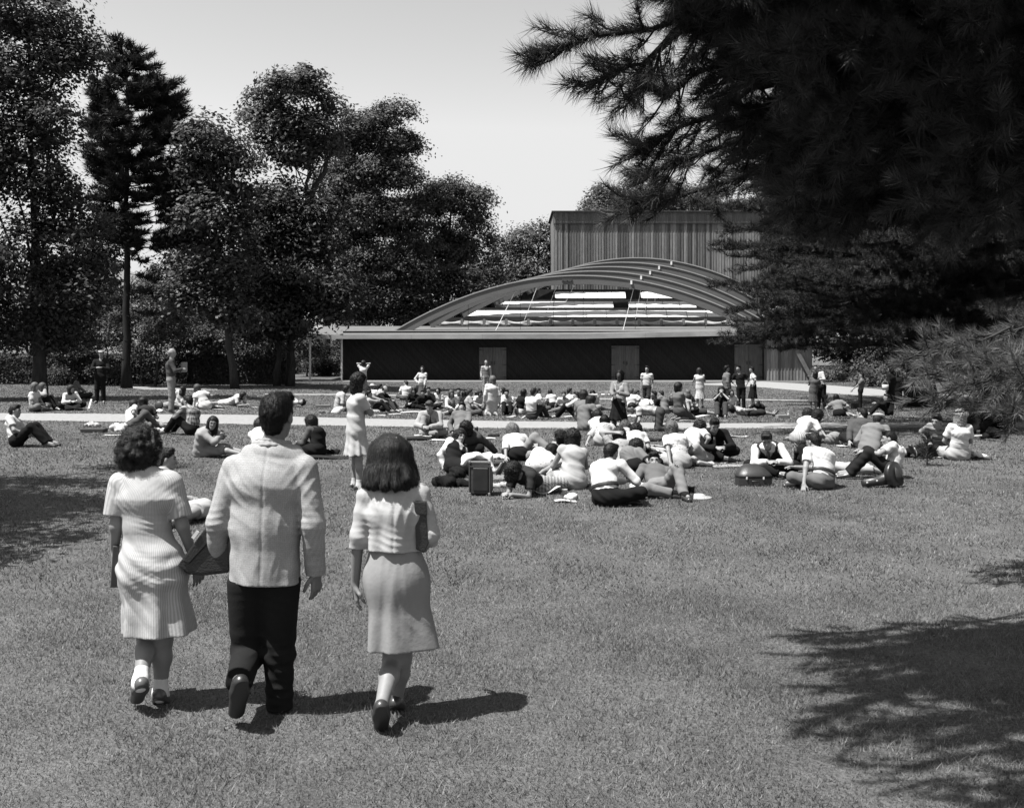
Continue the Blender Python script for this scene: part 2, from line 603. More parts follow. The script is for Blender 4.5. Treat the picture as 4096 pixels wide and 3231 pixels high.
def head_prims(hc, f, u, r, S, female):
    R = np.array([r, f, u])
    q = lambda x, y, z: hc + (r * x + f * y + u * z) * S
    w = .95 if female else 1.0
    P = [ell(q(0, -.018, .032), R, A(.074 * w, .094, .088) * S, .02),
         cone(q(0, .022, -.005), q(0, .05, -.085), .066 * S * w, .034 * S, k=.03),
         cone(q(.028, .02, -.06), q(.008, .055, -.095), .034 * S * w, .02 * S, k=.02),
         cone(q(-.028, .02, -.06), q(-.008, .055, -.095), .034 * S * w, .02 * S, k=.02),
         cone(q(-.034, .070, .022), q(.034, .070, .022), .019 * S, k=.02),
         cone(q(0, .084, .010), q(0, .106, -.028), .0085 * S, .0135 * S, k=.012),
         cone(q(-.032, .064, -.022), q(-.022, .07, -.03), .022 * S, k=.02),
         cone(q(.032, .064, -.022), q(.022, .07, -.03), .022 * S, k=.02),
         cone(q(-.014, .088, -.055), q(.014, .088, -.055), .0075 * S, k=.008),
         cone(q(-.012, .086, -.067), q(.012, .086, -.067), .008 * S, k=.008)]
    for s in (-1, 1):
        P.append(ell(q(s * .076 * w, -.004, -.008), R, A(.012, .020, .033) * S, .01))
    C = [ell(q(s * .033, .098, .004), R, A(.017, .02, .011) * S) for s in (-1, 1)]
    return P, C


def hair_field(hc, f, u, r, S, style, rough_amp, seed):
    R = np.array([r, f, u]); fd = Field()
    q = lambda x, y, z: hc + (r * x + f * y + u * z) * S
    if style in ('short', 'crew'):
        fd.add(ell(q(0, -.022, .042), R, A(.083, .100, .092) * S), cone(q(0, -.062, .0), q(0, -.062, -.05), .062 * S, .05 * S, lat=r, sx=1.15, k=.03))
        fd.cuts += [ell(q(0, .085, -.035), R, A(.12, .085, .095) * S), cone(q(-.1, .0, -.055), q(.1, .0, -.055), .045 * S)]
        if style == 'short': fd.add(cone(q(-.035, .055, .105), q(.035, .05, .105), .03 * S, k=.03))
    elif style == 'bald':
        fd.add(ell(q(0, -.022, .01), R, A(.083, .099, .066) * S), cone(q(0, -.06, .0), q(0, -.06, -.04), .06 * S, .05 * S, lat=r, sx=1.15))
        fd.cuts += [ell(q(0, .085, -.02), R, A(.12, .09, .12) * S), cone(q(-.1, .0, -.06), q(.1, .0, -.06), .045 * S)]
    elif style in ('bob', 'curly', 'long', 'wavy'):
        lo = {'bob': -.10, 'curly': -.09, 'long': -.20, 'wavy': -.14}[style]
        fat = {'bob': 1.0, 'curly': 1.16, 'long': 1.0, 'wavy': 1.08}[style]
        fd.add(ell(q(0, -.025, .042), R, A(.088 * fat, .104 * fat, .094 * fat) * S),
               cone(q(0, -.06, .01), q(0, -.075, lo), .082 * S * fat, .062 * S * fat, lat=r, sx=1.25, k=.04))
        for s in (-1, 1):
            fd.add(cone(q(s * .066, -.01, .02), q(s * .082, -.012, lo * .85), .036 * S * fat, .034 * S * fat, k=.03))
        fd.cuts += [ell(q(0, .098, -.05), R, A(.066, .085, .115) * S)]
    elif style == 'up':
        fd.add(ell(q(0, -.025, .042), R, A(.086, .102, .094) * S), ell(q(0, -.07, .09), R, A(.06, .06, .05) * S),
               cone(q(0, -.075, .0), q(0, -.08, -.05), .055 * S, .04 * S, lat=r, sx=1.3, k=.03), ell(q(0, .045, .11), R, A(.06, .04, .035) * S))
        fd.cuts += [ell(q(0, .10, -.05), R, A(.075, .085, .11) * S)]
    a1 = rough_amp

    def disp(X, Y, Z, a=a1, sd=seed):
        g = np.sin(X * 95 + sd + 2 * np.sin(Z * 47)) * np.sin(Y * 88 + sd * 2 + 2 * np.sin(X * 41)) * np.sin(Z * 80 + sd * 3)
        return a * (g + .5 * np.sin(X * 170 + Z * 60 + sd) * np.sin(Y * 160 - Z * 90))
    fd.disp = disp
    return fd


def build_person(o_loc, J, label, female, S, h, skinv, top, bottom, hair, shoe=.03, group=None, sock=None,
                 hand=None, extra=None, tie=None, belt=None, eyes=True, fine=False, seed=0, cap=None, bust=True):
    """J: joint positions relative to o_loc"""
    g = lambda k: J[k]
    lat, f = J['lat'], J['f']
    rmin = h * .62
    covL = bottom[0] in ('trousers',)
    bod = Field()
    tk = .93                                 # body a little inside the clothes
    H, W, C, N, hc = g('hip'), g('waist'), g('chest'), g('neck'), g('head')
    ws = 1.28 if female else 1.45
    tp = lambda i: [cone(H, W, .108 * S + i, .092 * S + i, lat, 1.45, .06),
                    cone(W, C, .092 * S + i, .112 * S + i, lat, ws, .06),
                    cone(C, N - (N - C) * .15, .112 * S + i, .062 * S + i * .6, lat, 1.42, .05),
                    cone(g('shL'), g('shR'), .05 * S + i, None, None, 1, .05)]
    bod.add(*tp(-.008))
    if female and bust:
        cf = nrm(np.cross(J['up'], lat)) if False else J['cf']
        for s in (-1, 1): bod.add(ell(C + cf * .075 * S + lat * s * .07 * S - J['sp'] * .03 * S, np.array([lat, J['cf'], J['sp']]), A(.06, .05, .06) * S, .03))
    bod.add(cone(N - (N - C) * .12, hc - J['hu'] * .05 * S - J['hf'] * .012 * S, .058 * S, .050 * S if female else .056 * S, k=.03))
    hp, hcut = head_prims(hc, J['hf'], J['hu'], J['hr'], S, female)
    bod.add(*hp)
    if h < .016: bod.cuts += hcut
    for s, L in ((-1, 'L'), (1, 'R')):
        sh, el, wr = g('sh' + L), g('el' + L), g('wr' + L)
        bod.add(cone(sh, el, .048 * S, .037 * S, k=.03), cone(el, wr, .038 * S, .026 * S, k=.02))
        hd = J.get('hd' + L, nrm(wr - el)); hn = J.get('hn' + L)
        if hn is None: hn = nrm(A(0, 0, -1) * .6 - lat * s * .6 + f * .2)
        bod.add(*hand_prims(wr, hd, hn, S, rmin, curl=J.get('curl' + L, .55), side=s))
        hpL, kn, an, toe = g('hp' + L), g('kn' + L), g('an' + L), g('toe' + L)
        q = .86 if covL else 1
        bod.add(cone(hpL, kn, .080 * S * q, .056 * S * q, k=.04), cone(kn, kn + (an - kn) * .35, .055 * S * q, .056 * S * q, k=.03),
                cone(kn + (an - kn) * .35, an, .056 * S * q, .036 * S * q, k=.03), cone(an, an + nrm(toe - an) * np.linalg.norm(toe - an) * .85, .036 * S, .028 * S, k=.02))
    V, Q = bod.build(h)
    me = mesh('person', V, Q)
    root = obj('person', me, skin(skinv), loc=o_loc)
    tag(root, label, 'person', group)
    # clothes
    t_val, t_slv, t_kind = top[:3]; t_pat = top[3] if len(top) > 3 else None
    tf = Field(); i = .014 if t_kind != 'jacket' else .026
    loose = J.get('loose', 1.0)
    tf.add(*tp(i * loose))
    if female and bust:
        for s in (-1, 1): tf.add(ell(C + J['cf'] * .078 * S + lat * s * .07 * S - J['sp'] * .03 * S, np.array([lat, J['cf'], J['sp']]), A(.066, .056, .066) * S, .03))
    if t_kind == 'jacket':
        dn = nrm(H - W)
        tf.add(cone(W, H + dn * .02, .118 * S, .140 * S, lat, 1.4, .05))
        tf.planes.append((H + dn * .075 * S, dn)) if J.get('upright') else None
    tf.add(cone(N - (N - C) * .25, N + J['sp'] * .015 * S, .075 * S, .066 * S, lat, 1.05, .03, cb=True))
    tf.cuts += [cone(N - J['sp'] * .005 * S + J['cf'] * .03 * S, N + J['sp'] * .2 * S + J['cf'] * .06 * S, .047 * S, .06 * S)]
    for s, L in ((-1, 'L'), (1, 'R')):
        sh, el, wr = g('sh' + L), g('el' + L), g('wr' + L)
        e0 = .016 if t_kind != 'jacket' else .024
        if t_slv == 'long':
            tf.add(cone(sh, el, .05 * S + e0, .04 * S + e0, k=.03), cone(el, wr - (wr - el) * .04, .041 * S + e0, .030 * S + e0, k=.02, cb=True))
        elif t_slv == 'half':
            tf.add(cone(sh, el, .052 * S + e0, .048 * S + e0, k=.03), cone(el, el + (wr - el) * .25, .044 * S + e0, .044 * S + e0, k=.02, cb=True))
        elif t_slv == 'short':
            tf.add(cone(sh, sh + (el - sh) * .66, .054 * S + e0, .05 * S + e0 * 1.3, k=.03, cb=True))
        else:
            tf.add(cone(sh, sh + (el - sh) * .2, .052 * S + e0, .052 * S + e0, k=.03, cb=True))
    amp = .006 if h < .016 else .004

    def wrk(X, Y, Z, a=amp, sd=seed):
        return a * (np.sin(26 * X + 19 * Z + sd + 1.6 * np.sin(11 * Y + sd)) * np.sin(31 * Z - 17 * Y + sd * 1.7 + 1.3 * np.sin(14 * X))
                    + .6 * np.sin(58 * Z + 25 * X + 3 * np.sin(9 * Y + sd)))
    if h < .0165:
        fwd = J['cf']; lt = J['lat']
        crp = creases([(W - fwd * .10 * S, J['sp'] + lt * .3, .05, .007, .16), (C - fwd * .1 * S + lt * .08, lt + J['sp'] * .6, .06, .006, .14), (C - fwd * .1 * S - lt * .08, lt - J['sp'] * .6, .06, .006, .14),
                       (g('elL'), nrm(g('wrL') - g('shL')), .04, .006, .09), (g('elR'), nrm(g('wrR') - g('shR')), .04, .006, .09), (W + fwd * .1 * S, J['sp'] - lt * .2, .05, .006, .14)], seed)
        tf.disp = lambda X, Y, Z: wrk(X, Y, Z) * .7 + crp(X, Y, Z)
    else:
        tf.disp = wrk
    b_kind, b_val = bottom[:2]; b_pat = bottom[2] if len(bottom) > 2 else None
    bf = Field(); bf.disp = wrk
    if h < .0165:
        crb = creases([(g('knL'), g('anL') - g('hpL'), .05, .007, .13), (g('knR'), g('anR') - g('hpR'), .05, .007, .13), (H, J['sp'] + J['lat'] * .5, .06, .007, .18)], seed + 1)
        bf.disp = lambda X, Y, Z: wrk(X, Y, Z) * .7 + crb(X, Y, Z)
    if b_kind == 'trousers':
        bf.add(cone(H, H + (W - H) * .85, .124 * S, .108 * S, lat, 1.42, .05, cb=True))
        for L in 'LR':
            hpL, kn, an = g('hp' + L), g('kn' + L), g('an' + L)
            bf.add(cone(hpL, kn, .098 * S, .080 * S, k=.05), cone(kn, an + (an - kn) * .02, .080 * S, .070 * S, k=.03, cb=True))
    elif b_kind == 'skirt':
        hem = J.get('hem', .92)
        bf.add(cone(H, H + (W - H) * .95, .128 * S, .102 * S, lat, 1.38, .06, cb=True))
        if J.get('upright'):
            mid = .5 * (g('knL') + g('knR')); dn = A(0, 0, -1)
            e = H + (mid - H) * (1.0 + .22)
            zc = J.get('hemz', e[2])
            bf.add(cone(H, A(e[0], e[1], zc), .128 * S, .20 * S * J.get('flare', 1), lat, 1.12, .06, cb=True))
            c0 = H.copy()

            def fold(X, Y, Z, c0=c0, sd=seed, S=S):
                an = np.arctan2(Y - c0[1], X - c0[0]); k = np.clip((c0[2] - Z) / .5, 0, 1.2)
                return .016 * k * np.sin(11 * an + sd + .8 * np.sin(5 * an + sd)) + .4 * wrk(X, Y, Z)
            bf.disp = fold
        else:
            mid = .5 * (g('knL') + g('knR'))
            bf.add(cone(H, H + (mid - H) * hem, .125 * S, .105 * S, lat, 1.2, .08, cb=True))
            for L in 'LR':
                hpL, kn, an = g('hp' + L), g('kn' + L), g('an' + L)
                bf.add(cone(hpL, hpL + (kn - hpL) * 1.02, .108 * S, .088 * S, k=.07), cone(kn, kn + (an - kn) * .22, .086 * S, .088 * S, k=.06, cb=True))
    if t_kind == 'dress':
        tf.add(*bf.p); d1 = tf.disp; d2 = bf.disp
        tf.disp = d2 if d2 is not wrk else d1
        tf.obj('dress', h, cloth(t_val, t_pat), root)
    else:
        if t_kind == 'blouse': tf.add()
        tf.obj({'jacket': 'jacket', 'shirt': 'shirt', 'sweater': 'sweater', 'blouse': 'blouse', 'vest': 'shirt'}[t_kind], h, cloth(t_val, t_pat), root)
        bf.obj(b_kind, h, cloth(b_val, b_pat), root)
    if t_kind == 'vest' or (extra and 'vest' in extra):
        vf = Field(); vf.add(*tp(.022)); vf.disp = wrk
        if female and bust:
            for s in (-1, 1): vf.add(ell(C + J['cf'] * .082 * S + lat * s * .07 * S - J['sp'] * .03 * S, np.array([lat, J['cf'], J['sp']]), A(.075, .064, .075) * S, .03))
        vf.cuts += [cone(N + J['cf'] * .02 * S, N - J['sp'] * .16 * S + J['cf'] * .14 * S, .085 * S, .03 * S), cone(N, N + J['sp'] * .2 * S, .12 * S)]
        for s, L in ((-1, 'L'), (1, 'R')):
            vf.cuts.append(cone(g('sh' + L) + lat * s * .03 * S, g('el' + L), .085 * S, .07 * S))
        vf.obj('vest', h, cloth(extra['vest'] if extra else .12), root)
    if h < .0165 and t_kind in ('jacket', 'shirt', 'vest') or (h < .0165 and t_kind == 'blouse' and t_slv == 'long'):
        kf = Field(); cN = N + J['sp'] * .012 * S - J['cf'] * .004 * S
        for t0 in range(12):
            a0, a1 = [math.radians(-55 + 290 * q_ / 12) for q_ in (t0, t0 + 1)]
            P0, P1 = [cN + lat * (-math.cos(a_) * .066 * S) - J['cf'] * (math.sin(a_) * .058 * S) + J['sp'] * .012 * S * math.sin(a_) for a_ in (a0, a1)]
            kf.add(cone(P0, P1, .010 * S, k=.006), cone(P0 + (P0 - cN) * .3 - J['sp'] * .03 * S, P1 + (P1 - cN) * .3 - J['sp'] * .03 * S, .009 * S, k=.018))
        kf.obj('collar', min(h, .0095), cloth(t_val if t_kind != 'jacket' or tie is None else t_val, t_pat), root)
    if belt is not None:
        wf = Field(); wv = H + (W - H) * .75
        wf.add(cone(wv - nrm(W - H) * .022, wv + nrm(W - H) * .022, .134 * S, .131 * S, lat, 1.42, .01, cb=True, ca=True))
        wf.obj('belt', h * .8, plain('belt_leather', belt, .5), root)
    if tie is not None:
        t = MB(); a = N + J['cf'] * .085 * S - J['sp'] * .02 * S; b = W + J['cf'] * .145 * S
        m = C + J['cf'] * .150 * S
        t.tube([a, a * .3 + m * .7, m, b], [.018 * S, .026 * S, .032 * S, .034 * S], 8)
        t.obj('tie', plain('tie_cloth', tie, .7), root, smooth=True)
    # shoes
    for L in 'LR':
        an, toe = g('an' + L), g('toe' + L)
        d = nrm(toe - an); sf = Field()
        up = nrm(A(0, 0, 1) - d * d[2]) if abs(d[2]) < .9 else nrm(an - g('kn' + L))
        sd_ = np.cross(d, up)
        heel = an - d * .035 * S - up * .03 * S
        tt = heel + d * .255 * S
        sf.add(cone(heel, heel + d * .09 * S, .042 * S, .040 * S, sd_, .95, .03), cone(heel + d * .09 * S, tt - d * .03 * S, .040 * S, .036 * S, sd_, 1.2, .03),
               cone(an - up * .01 * S, heel + d * .06 * S, .04 * S, .042 * S, k=.03))
        sf.planes.append((heel - up * .026 * S, -up))
        sf.obj('shoe', min(h, .02) * .8, plain('shoe_leather', shoe, .35, .5), root)
        if sock is not None:
            cf_ = Field(); kn = g('kn' + L); ax_ = nrm(kn - an)
            cf_.add(cone(an - ax_ * .02 * S, an + ax_ * .10 * S, .046 * S, .044 * S, k=.01, cb=True), cone(an, an + d * .1 * S, .044 * S, .04 * S))
            cf_.obj('sock', h * .8, cloth(sock), root)
    # hair
    if hair and hair[0] != 'none':
        hf = hair_field(hc, J['hf'], J['hu'], J['hr'], S, hair[0], (.008 if hair[0] in ('curly', 'wavy') else .003), seed)
        st = None
        if h < .0075: st = dict(n=2600, ln=.035, wd=.0014, curl=.35, lift=.005, seed=9)
        elif h < .0165 and hair[0] != 'bald':
            c_ = {'curly': .9, 'wavy': .5, 'short': .35, 'crew': .2}.get(hair[0], .2)
            st = dict(n=420, ln={'short': .045, 'crew': .03, 'curly': .05}.get(hair[0], .09), wd=.0035, curl=c_, lift=.012 if hair[0] == 'curly' else .006, seed=int(seed * 100))
        hf.obj('hair', min(h * .75, .014), hairm(hair[1]), root, strands=st)
    if cap is not None:
        q = lambda x, y, z: hc + (J['hr'] * x + J['hf'] * y + J['hu'] * z) * S
        cfld = Field(); R = np.array([J['hr'], J['hf'], J['hu']])
        if cap[0] == 'flat':
            cfld.add(ell(q(0, -.01, .085), R, A(.108, .128, .05) * S), cone(q(-.05, .10, .06), q(.05, .10, .06), .016 * S, lat=J['hf'], sx=2.6, k=.02))
            cfld.obj('cap', h * .7, cloth(cap[1]), root)
        else:
            cfld.add(ell(q(0, -.015, .085), R, A(.088, .105, .065) * S), ell(q(0, -.01, .06), R, A(.15, .17, .014) * S))
            cfld.obj('hat', h * .7, cloth(cap[1]), root)
    if eyes and h < .0145 and J['hf'][1] < .45:
        R = np.array([J['hr'], J['hf'], J['hu']])
        for s in (-1, 1):
            e = MB(); e.lathe([(0, -.010), (.007, -.007), (.0095, 0), (.007, .007), (0, .010)], n=10)
            V = np.concatenate(e.V) * S * 1.05
            e.V = [V @ R + hc + (J['hr'] * s * .033 + J['hf'] * .0795 + J['hu'] * .004) * S]
            e.obj('eye', plain('eye', .02, .2, .5), root, smooth=True)
            e = MB(); q = lambda x, y, z: hc + (J['hr'] * x + J['hf'] * y + J['hu'] * z) * S
            e.tube([q(s * .014, .094, .024), q(s * .034, .092, .031), q(s * .052, .080, .024)], [.004, .0045, .003], 6)
            e.obj('eyebrow', hairm(.02), root, smooth=True)
    return root


def person(label, head, base, yaw, legs, arms, top, bottom, hair, S=None, female=True, skinv=.42, hyaw=0, hpitch=0, hunch=.3,
           lean=1, hh=None, shoe=.03, group='people on the lawn', flip=False, res=None, **kw):
    uh, vh = head
    S0 = S or (.94 if female else 1.0)
    up_ = legs in ('stand', 'walk')
    HH = hh if hh else (1.63 * S0 if up_ else {'kneel': 1.12, 'heels': .92, 'crawl': .8, 'prone': .5}.get(legs, .76) * S0)
    if base is None or base[1] is None:
        ub = uh if base is None else base[0]
        lo, hi = 1.0, 110.0                  # ground row at which the head stands HH above the ground
        vs = np.linspace(vh + 5, vh + 600, 500)
        best = None
        for v in vs:
            P = gpix(ub, v); d = (v - vh) / F * P[1]
            if d >= HH: best = v; break
        base = (ub, best if best is not None else vs[-1])
    B = gpix(*base)
    ya = math.radians(yaw)
    f = A(math.sin(ya), math.cos(ya), 0); r = A(math.cos(ya), -math.sin(ya), 0); z = A(0, 0, 1)
    lw = lambda p: r * p[0] + f * p[1] + z * p[2]
    hz, kL, aL, tL, kR, aR, tR = LEGS[legs]
    Hd = pix(uh, vh, B[1]) - B
    if up_:
        S = S or max(.86, min(1.08, Hd[2] / 1.63))
        hip = A(0, 0, hz * S)
    else:
        S = S0
        hip = A(0, 0, hz * S)
        m = np.linalg.norm((Hd - hip)[[0, 2]]); L = .69 * S
        if m > L: S = S * min(1.14, m / L); hip = A(0, 0, hz * S)
        else:
            dy = min(math.sqrt(L * L - m * m), .42) * (1 if f[1] * lean >= 0 else -1)
            if abs(f[1]) < .3 and legs not in ('prone', 'crawl'): dy *= .5
            Hd = pix(uh, vh, B[1] + dy) - B
    D = B[1]
    h = res or max(.009, min(.021, .0009 * D * .72 + .0005))
    d = nrm(Hd - hip)
    back = -f
    if up_:
        neck = A(Hd[0], Hd[1], 0) * .7 + z * (Hd[2] - .20 * S) + f * (-.01)
    else:
        neck = hip + (Hd - hip) * .76 + back * .035 * S * (1 if abs(d @ f) < .8 else 0)
    bow = nrm(back - d * (back @ d)) if np.linalg.norm(back - d * (back @ d)) > .2 else z
    waist = hip + (neck - hip) * .38 + bow * hunch * .06 * S
    chest = hip + (neck - hip) * .74 + bow * hunch * .09 * S
    sp = nrm(neck - waist)
    lat = nrm(r - sp * (r @ sp)); cf = nrm(np.cross(sp, lat))
    if cf @ f < -.2: cf = cf
    sw = (.158 if female else .185) * S
    J = dict(hip=hip, waist=waist, chest=chest, neck=neck, head=Hd, lat=lat, f=f, sp=sp, cf=cf, upright=up_)
    hy = ya + math.radians(hyaw)
    hf = A(math.sin(hy), math.cos(hy), 0); hp = math.radians(hpitch)
    hu0 = nrm(sp * .45 + z * .55) if not legs == 'prone' else z
    hf = nrm(hf * math.cos(hp) + z * math.sin(hp)); hf = nrm(hf - hu0 * (hf @ hu0) * .6)
    hr = nrm(np.cross(hf, hu0)); hu = np.cross(hr, hf)
    J.update(hf=hf, hr=hr, hu=hu)
    if isinstance(arms, str): arms = (arms, arms)
    for i, (s, L_) in enumerate(((-1, 'L'), (1, 'R'))):
        sh = neck - sp * .045 * S + lat * s * sw
        J['sh' + L_] = sh
        nl = A(neck @ r, neck @ f, neck[2])
        tg, pole = armtarget(arms[i], s, nl, hip[2], S)
        el, wr = ik(sh, lw(tg), .285 * S, .255 * S, lw(pole))
        J['el' + L_], J['wr' + L_] = el, wr
        k, a, t = ((kL, aL, tL), (kR, aR, tR))[i]
        J['hp' + L_] = hip + r * s * .088 * S - (z * .02 * S if up_ else 0)
        J['kn' + L_] = lw(A(*k) * S); J['an' + L_] = lw(A(*a) * S)
        J['toe' + L_] = J['an' + L_] + nrm(lw(A(*t))) * .17 * S
    if 'hemz' in kw: J['hemz'] = kw.pop('hemz')
    if 'flare' in kw: J['flare'] = kw.pop('flare')
    global _pc
    _pc += 1
    return build_person(B, J, label, female, S, h, skinv, top, bottom, hair, shoe=shoe, group=group, seed=_pc * 1.37, **kw)


_pc = 0
# ------------------------------------------------------------------ plants
def foliage(name, val, spec=.35, trans=.25, rough=.5):
    key = ('fol', name, val)
    if key in MATS: return MATS[key]
    t = NT(name)
    geo = t.n('NewGeometry')
    v = t.math('MULTIPLY', t.ramp(geo.outputs['Random Per Island'], 0, 1, .7, 1.3), val)
    t.color(v); t.rough(max(rough, .6), spec * .5)
    tr = t.n('BsdfTranslucent'); t.l(v, tr.inputs['Color'])
    mx = t.n('MixShader'); mx.inputs[0].default_value = trans
    t.l(t.bsdf.outputs[0], mx.inputs[1]); t.l(tr.outputs[0], mx.inputs[2]); t.l(mx.outputs[0], t.out.inputs['Surface'])
    MATS[key] = t.m
    return t.m


def bark(val=.035):
    return plain('bark', val, .9, .1, .45, 9, .8, 30, (1, 1, .25))


def unit(n):
    v = rng.normal(size=(n, 3)); return v / np.linalg.norm(v, axis=1, keepdims=True)


def leaf_mesh(name, C, Nn, size, aspect=.55):
    n = len(C)
    t = unit(n); u = np.cross(Nn, t); u /= np.maximum(np.linalg.norm(u, axis=1, keepdims=True), 1e-6)
    w = np.cross(Nn, u)
    s = (size * rng.uniform(.6, 1.3, n))[:, None]
    V = np.stack([C - u * s * .5, C - w * s * aspect * .5 + u * s * .08, C + u * s * .5, C + w * s * aspect * .5 + u * s * .08], 1).reshape(-1, 3)
    return mesh(name, V, np.arange(4 * n).reshape(-1, 4), False)


def crown_points(blobs, per_area, clump_r, leaves):
    """leaf clumps on and inside ellipsoids: light and dark tufts with gaps"""
    Cs, Ns = [], []
    for (c, r) in blobs:
        c = np.asarray(c); r = np.asarray(r)
        k = max(4, int(per_area * (r[0] * r[1] + r[1] * r[2] + r[0] * r[2]) * 8.5))
        d = unit(k); rad = rng.uniform(.25, 1.05, k) ** .6
        P = c + d * r * rad[:, None]
        for p, dd in zip(P, d):
            m = int(leaves * rng.uniform(.6, 1.4)); cr = clump_r * rng.uniform(.6, 1.35)
            q = rng.normal(size=(m, 3)) * A(.55, .55, .30) * cr
            q[:, 2] -= .25 * (q[:, 0] ** 2 + q[:, 1] ** 2) / cr
            Cs.append(p + q)
            nn = rng.normal(size=(m, 3)) * .38 + A(0, 0, .75) + dd * .55 + rng.normal(size=3) * .25
            Ns.append(nn / np.linalg.norm(nn, axis=1, keepdims=True))
    return np.concatenate(Cs), np.concatenate(Ns)


def wig(a, b, n, amp):
    t = np.linspace(0, 1, n)[:, None]
    P = a + (b - a) * t
    P[1:-1] += rng.normal(size=(n - 2, 3)) * amp
    return P


def broadleaf(name, label, base, blobs, mat, trunk_r=.25, leaf=.2, per_area=.55, clump=.75, leaves=70, group=None, stems=None, cat='tree'):
    """blobs: world ellipsoids (centre, radii)"""
    base = np.asarray(base, float)
    root = empty(name, base, label, cat, group)
    C, Nn = crown_points(blobs, per_area, clump, leaves)
    obj('crown', leaf_mesh('crown', C - base, Nn, leaf), mat, root)
    t = MB(); top = max((b[0] for b in blobs), key=lambda q: q[2])
    for st in (stems or [[base, base * .6 + A(top[0], top[1], base[2]) * .4 + A(0, 0, (top[2] - base[2]) * .45), top]]):
        st = np.asarray(st, float)
        P = np.concatenate([wig(st[i], st[i + 1], 6, .06)[(1 if i else 0):] for i in range(len(st) - 1)])
        t.tube(P - base, np.linspace(trunk_r, trunk_r * .12, len(P)) * (1 + .25 * np.exp(-np.arange(len(P)) * 2.0)), 10)
        for (c, r) in blobs:                                   # limbs out to the leaf masses
            j = rng.integers(len(P) // 3, len(P))
            if P[j][2] > c[2]: j = max(2, len(P) // 3)
            if np.linalg.norm(c - P[j]) < 7:
                t.tube(wig(P[j], np.asarray(c), 5, .12) - base, np.linspace(trunk_r * .22, .02, 5), 6)
    t.obj('trunk', bark(), root, smooth=True)
    return root


def pblobs(L, D, dd=.8):
    """ellipsoids measured as (u, v, ru, rv) on the reading scale at depth D"""
    out = []
    for (u, v, ru, rv) in L:
        Y = D + rng.uniform(-dd, dd); k = PK / F * Y
        out.append((pp(u, v, Y), A(ru * k, ru * k * 1.0, rv * k)))
    return out


# --- pine needles
def tuft_proto(n, ln, wd, cone_a):
    """needles round +Z as thin triangles"""
    V = []
    for i in range(n):
        a = rng.uniform(0, 2 * np.pi); th = cone_a * math.sqrt(rng.uniform(.02, 1))
        d = A(math.sin(th) * math.cos(a), math.sin(th) * math.sin(a), math.cos(th))
        s = nrm(np.cross(d, unit(1)[0])) * wd * .5
        b = A(0, 0, rng.uniform(-.5, .2) * ln)
        e = b + d * ln * rng.uniform(.8, 1.1); e[2] -= .08 * ln * math.sin(th)
        V += [b - s, b + s, e]
    return np.array(V)


def tufts_mesh(name, P, Dr, protos, scale, off):
    """copies of tuft prototypes at P pointing along Dr, baked into one crown mesh"""
    n = len(P); Dr = Dr / np.linalg.norm(Dr, axis=1, keepdims=True)
    t = unit(n); X = np.cross(Dr, t); X /= np.linalg.norm(X, axis=1, keepdims=True); Yv = np.cross(Dr, X)
    out = []
    pick = rng.integers(0, len(protos), n)
    for k, pr in enumerate(protos):
        m = pick == k
        s = (scale * rng.uniform(.75, 1.2, m.sum()))[:, None, None]
        V = (pr[None, :, 0:1] * X[m][:, None] + pr[None, :, 1:2] * Yv[m][:, None] + pr[None, :, 2:3] * Dr[m][:, None]) * s + P[m][:, None]
        out.append(V.reshape(-1, 3))
    V = np.concatenate(out) - off
    return mesh(name, V, np.arange(len(V)).reshape(-1, 3), False)


def pine_limb(a, b, n_tw, tw_len, tuft_step, TP, TD, wood, start=.35, droop=.0, flat=.35, up=.25):
    """a limb from a to b carrying twigs; tufts are appended to TP/TD"""
    P = wig(a, b, 8, .03 * np.linalg.norm(b - a) / 3); P[:, 2] -= droop * np.sin(np.linspace(0, np.pi, 8))
    wood.append((P, np.linspace(.010 + .007 * np.linalg.norm(b - a), .005, 8)))
    ax = nrm(b - a); side = nrm(np.cross(ax, A(0, 0, 1)))
    for i in range(n_tw):
        t = start + (1 - start) * (i + rng.uniform(0, 1)) / n_tw
        j = min(int(t * 7), 6); q = P[j] + (P[j + 1] - P[j]) * (t * 7 - j)
        s = rng.choice([-1, 1]); L = tw_len * rng.uniform(.5, 1.1) * (1.25 - .6 * t)
        d = nrm(ax * rng.uniform(.5, 1.2) + side * s * rng.uniform(.3, 1.0) + A(0, 0, 1) * rng.normal(.05, flat))
        e = q + d * L
        wood.append((np.array([q, (q + e) / 2 - A(0, 0, .03 * L), e]), np.array([.006, .005, .003])))
        m = max(2, int(L / tuft_step))
        for k in range(m):
            f = (k + 1) / m
            TP.append(q + (e - q) * f + rng.normal(size=3) * .02)
            TD.append(d * .8 + A(0, 0, up) + rng.normal(size=3) * .35)
    m = max(2, int(np.linalg.norm(b - a) * (1 - start) / tuft_step))
    for k in range(m):
        t = start + (1 - start) * (k + 1) / m; j = min(int(t * 7), 6)
        TP.append(P[j] + (P[j + 1] - P[j]) * (t * 7 - j)); TD.append(ax + A(0, 0, up) + rng.normal(size=3) * .3)


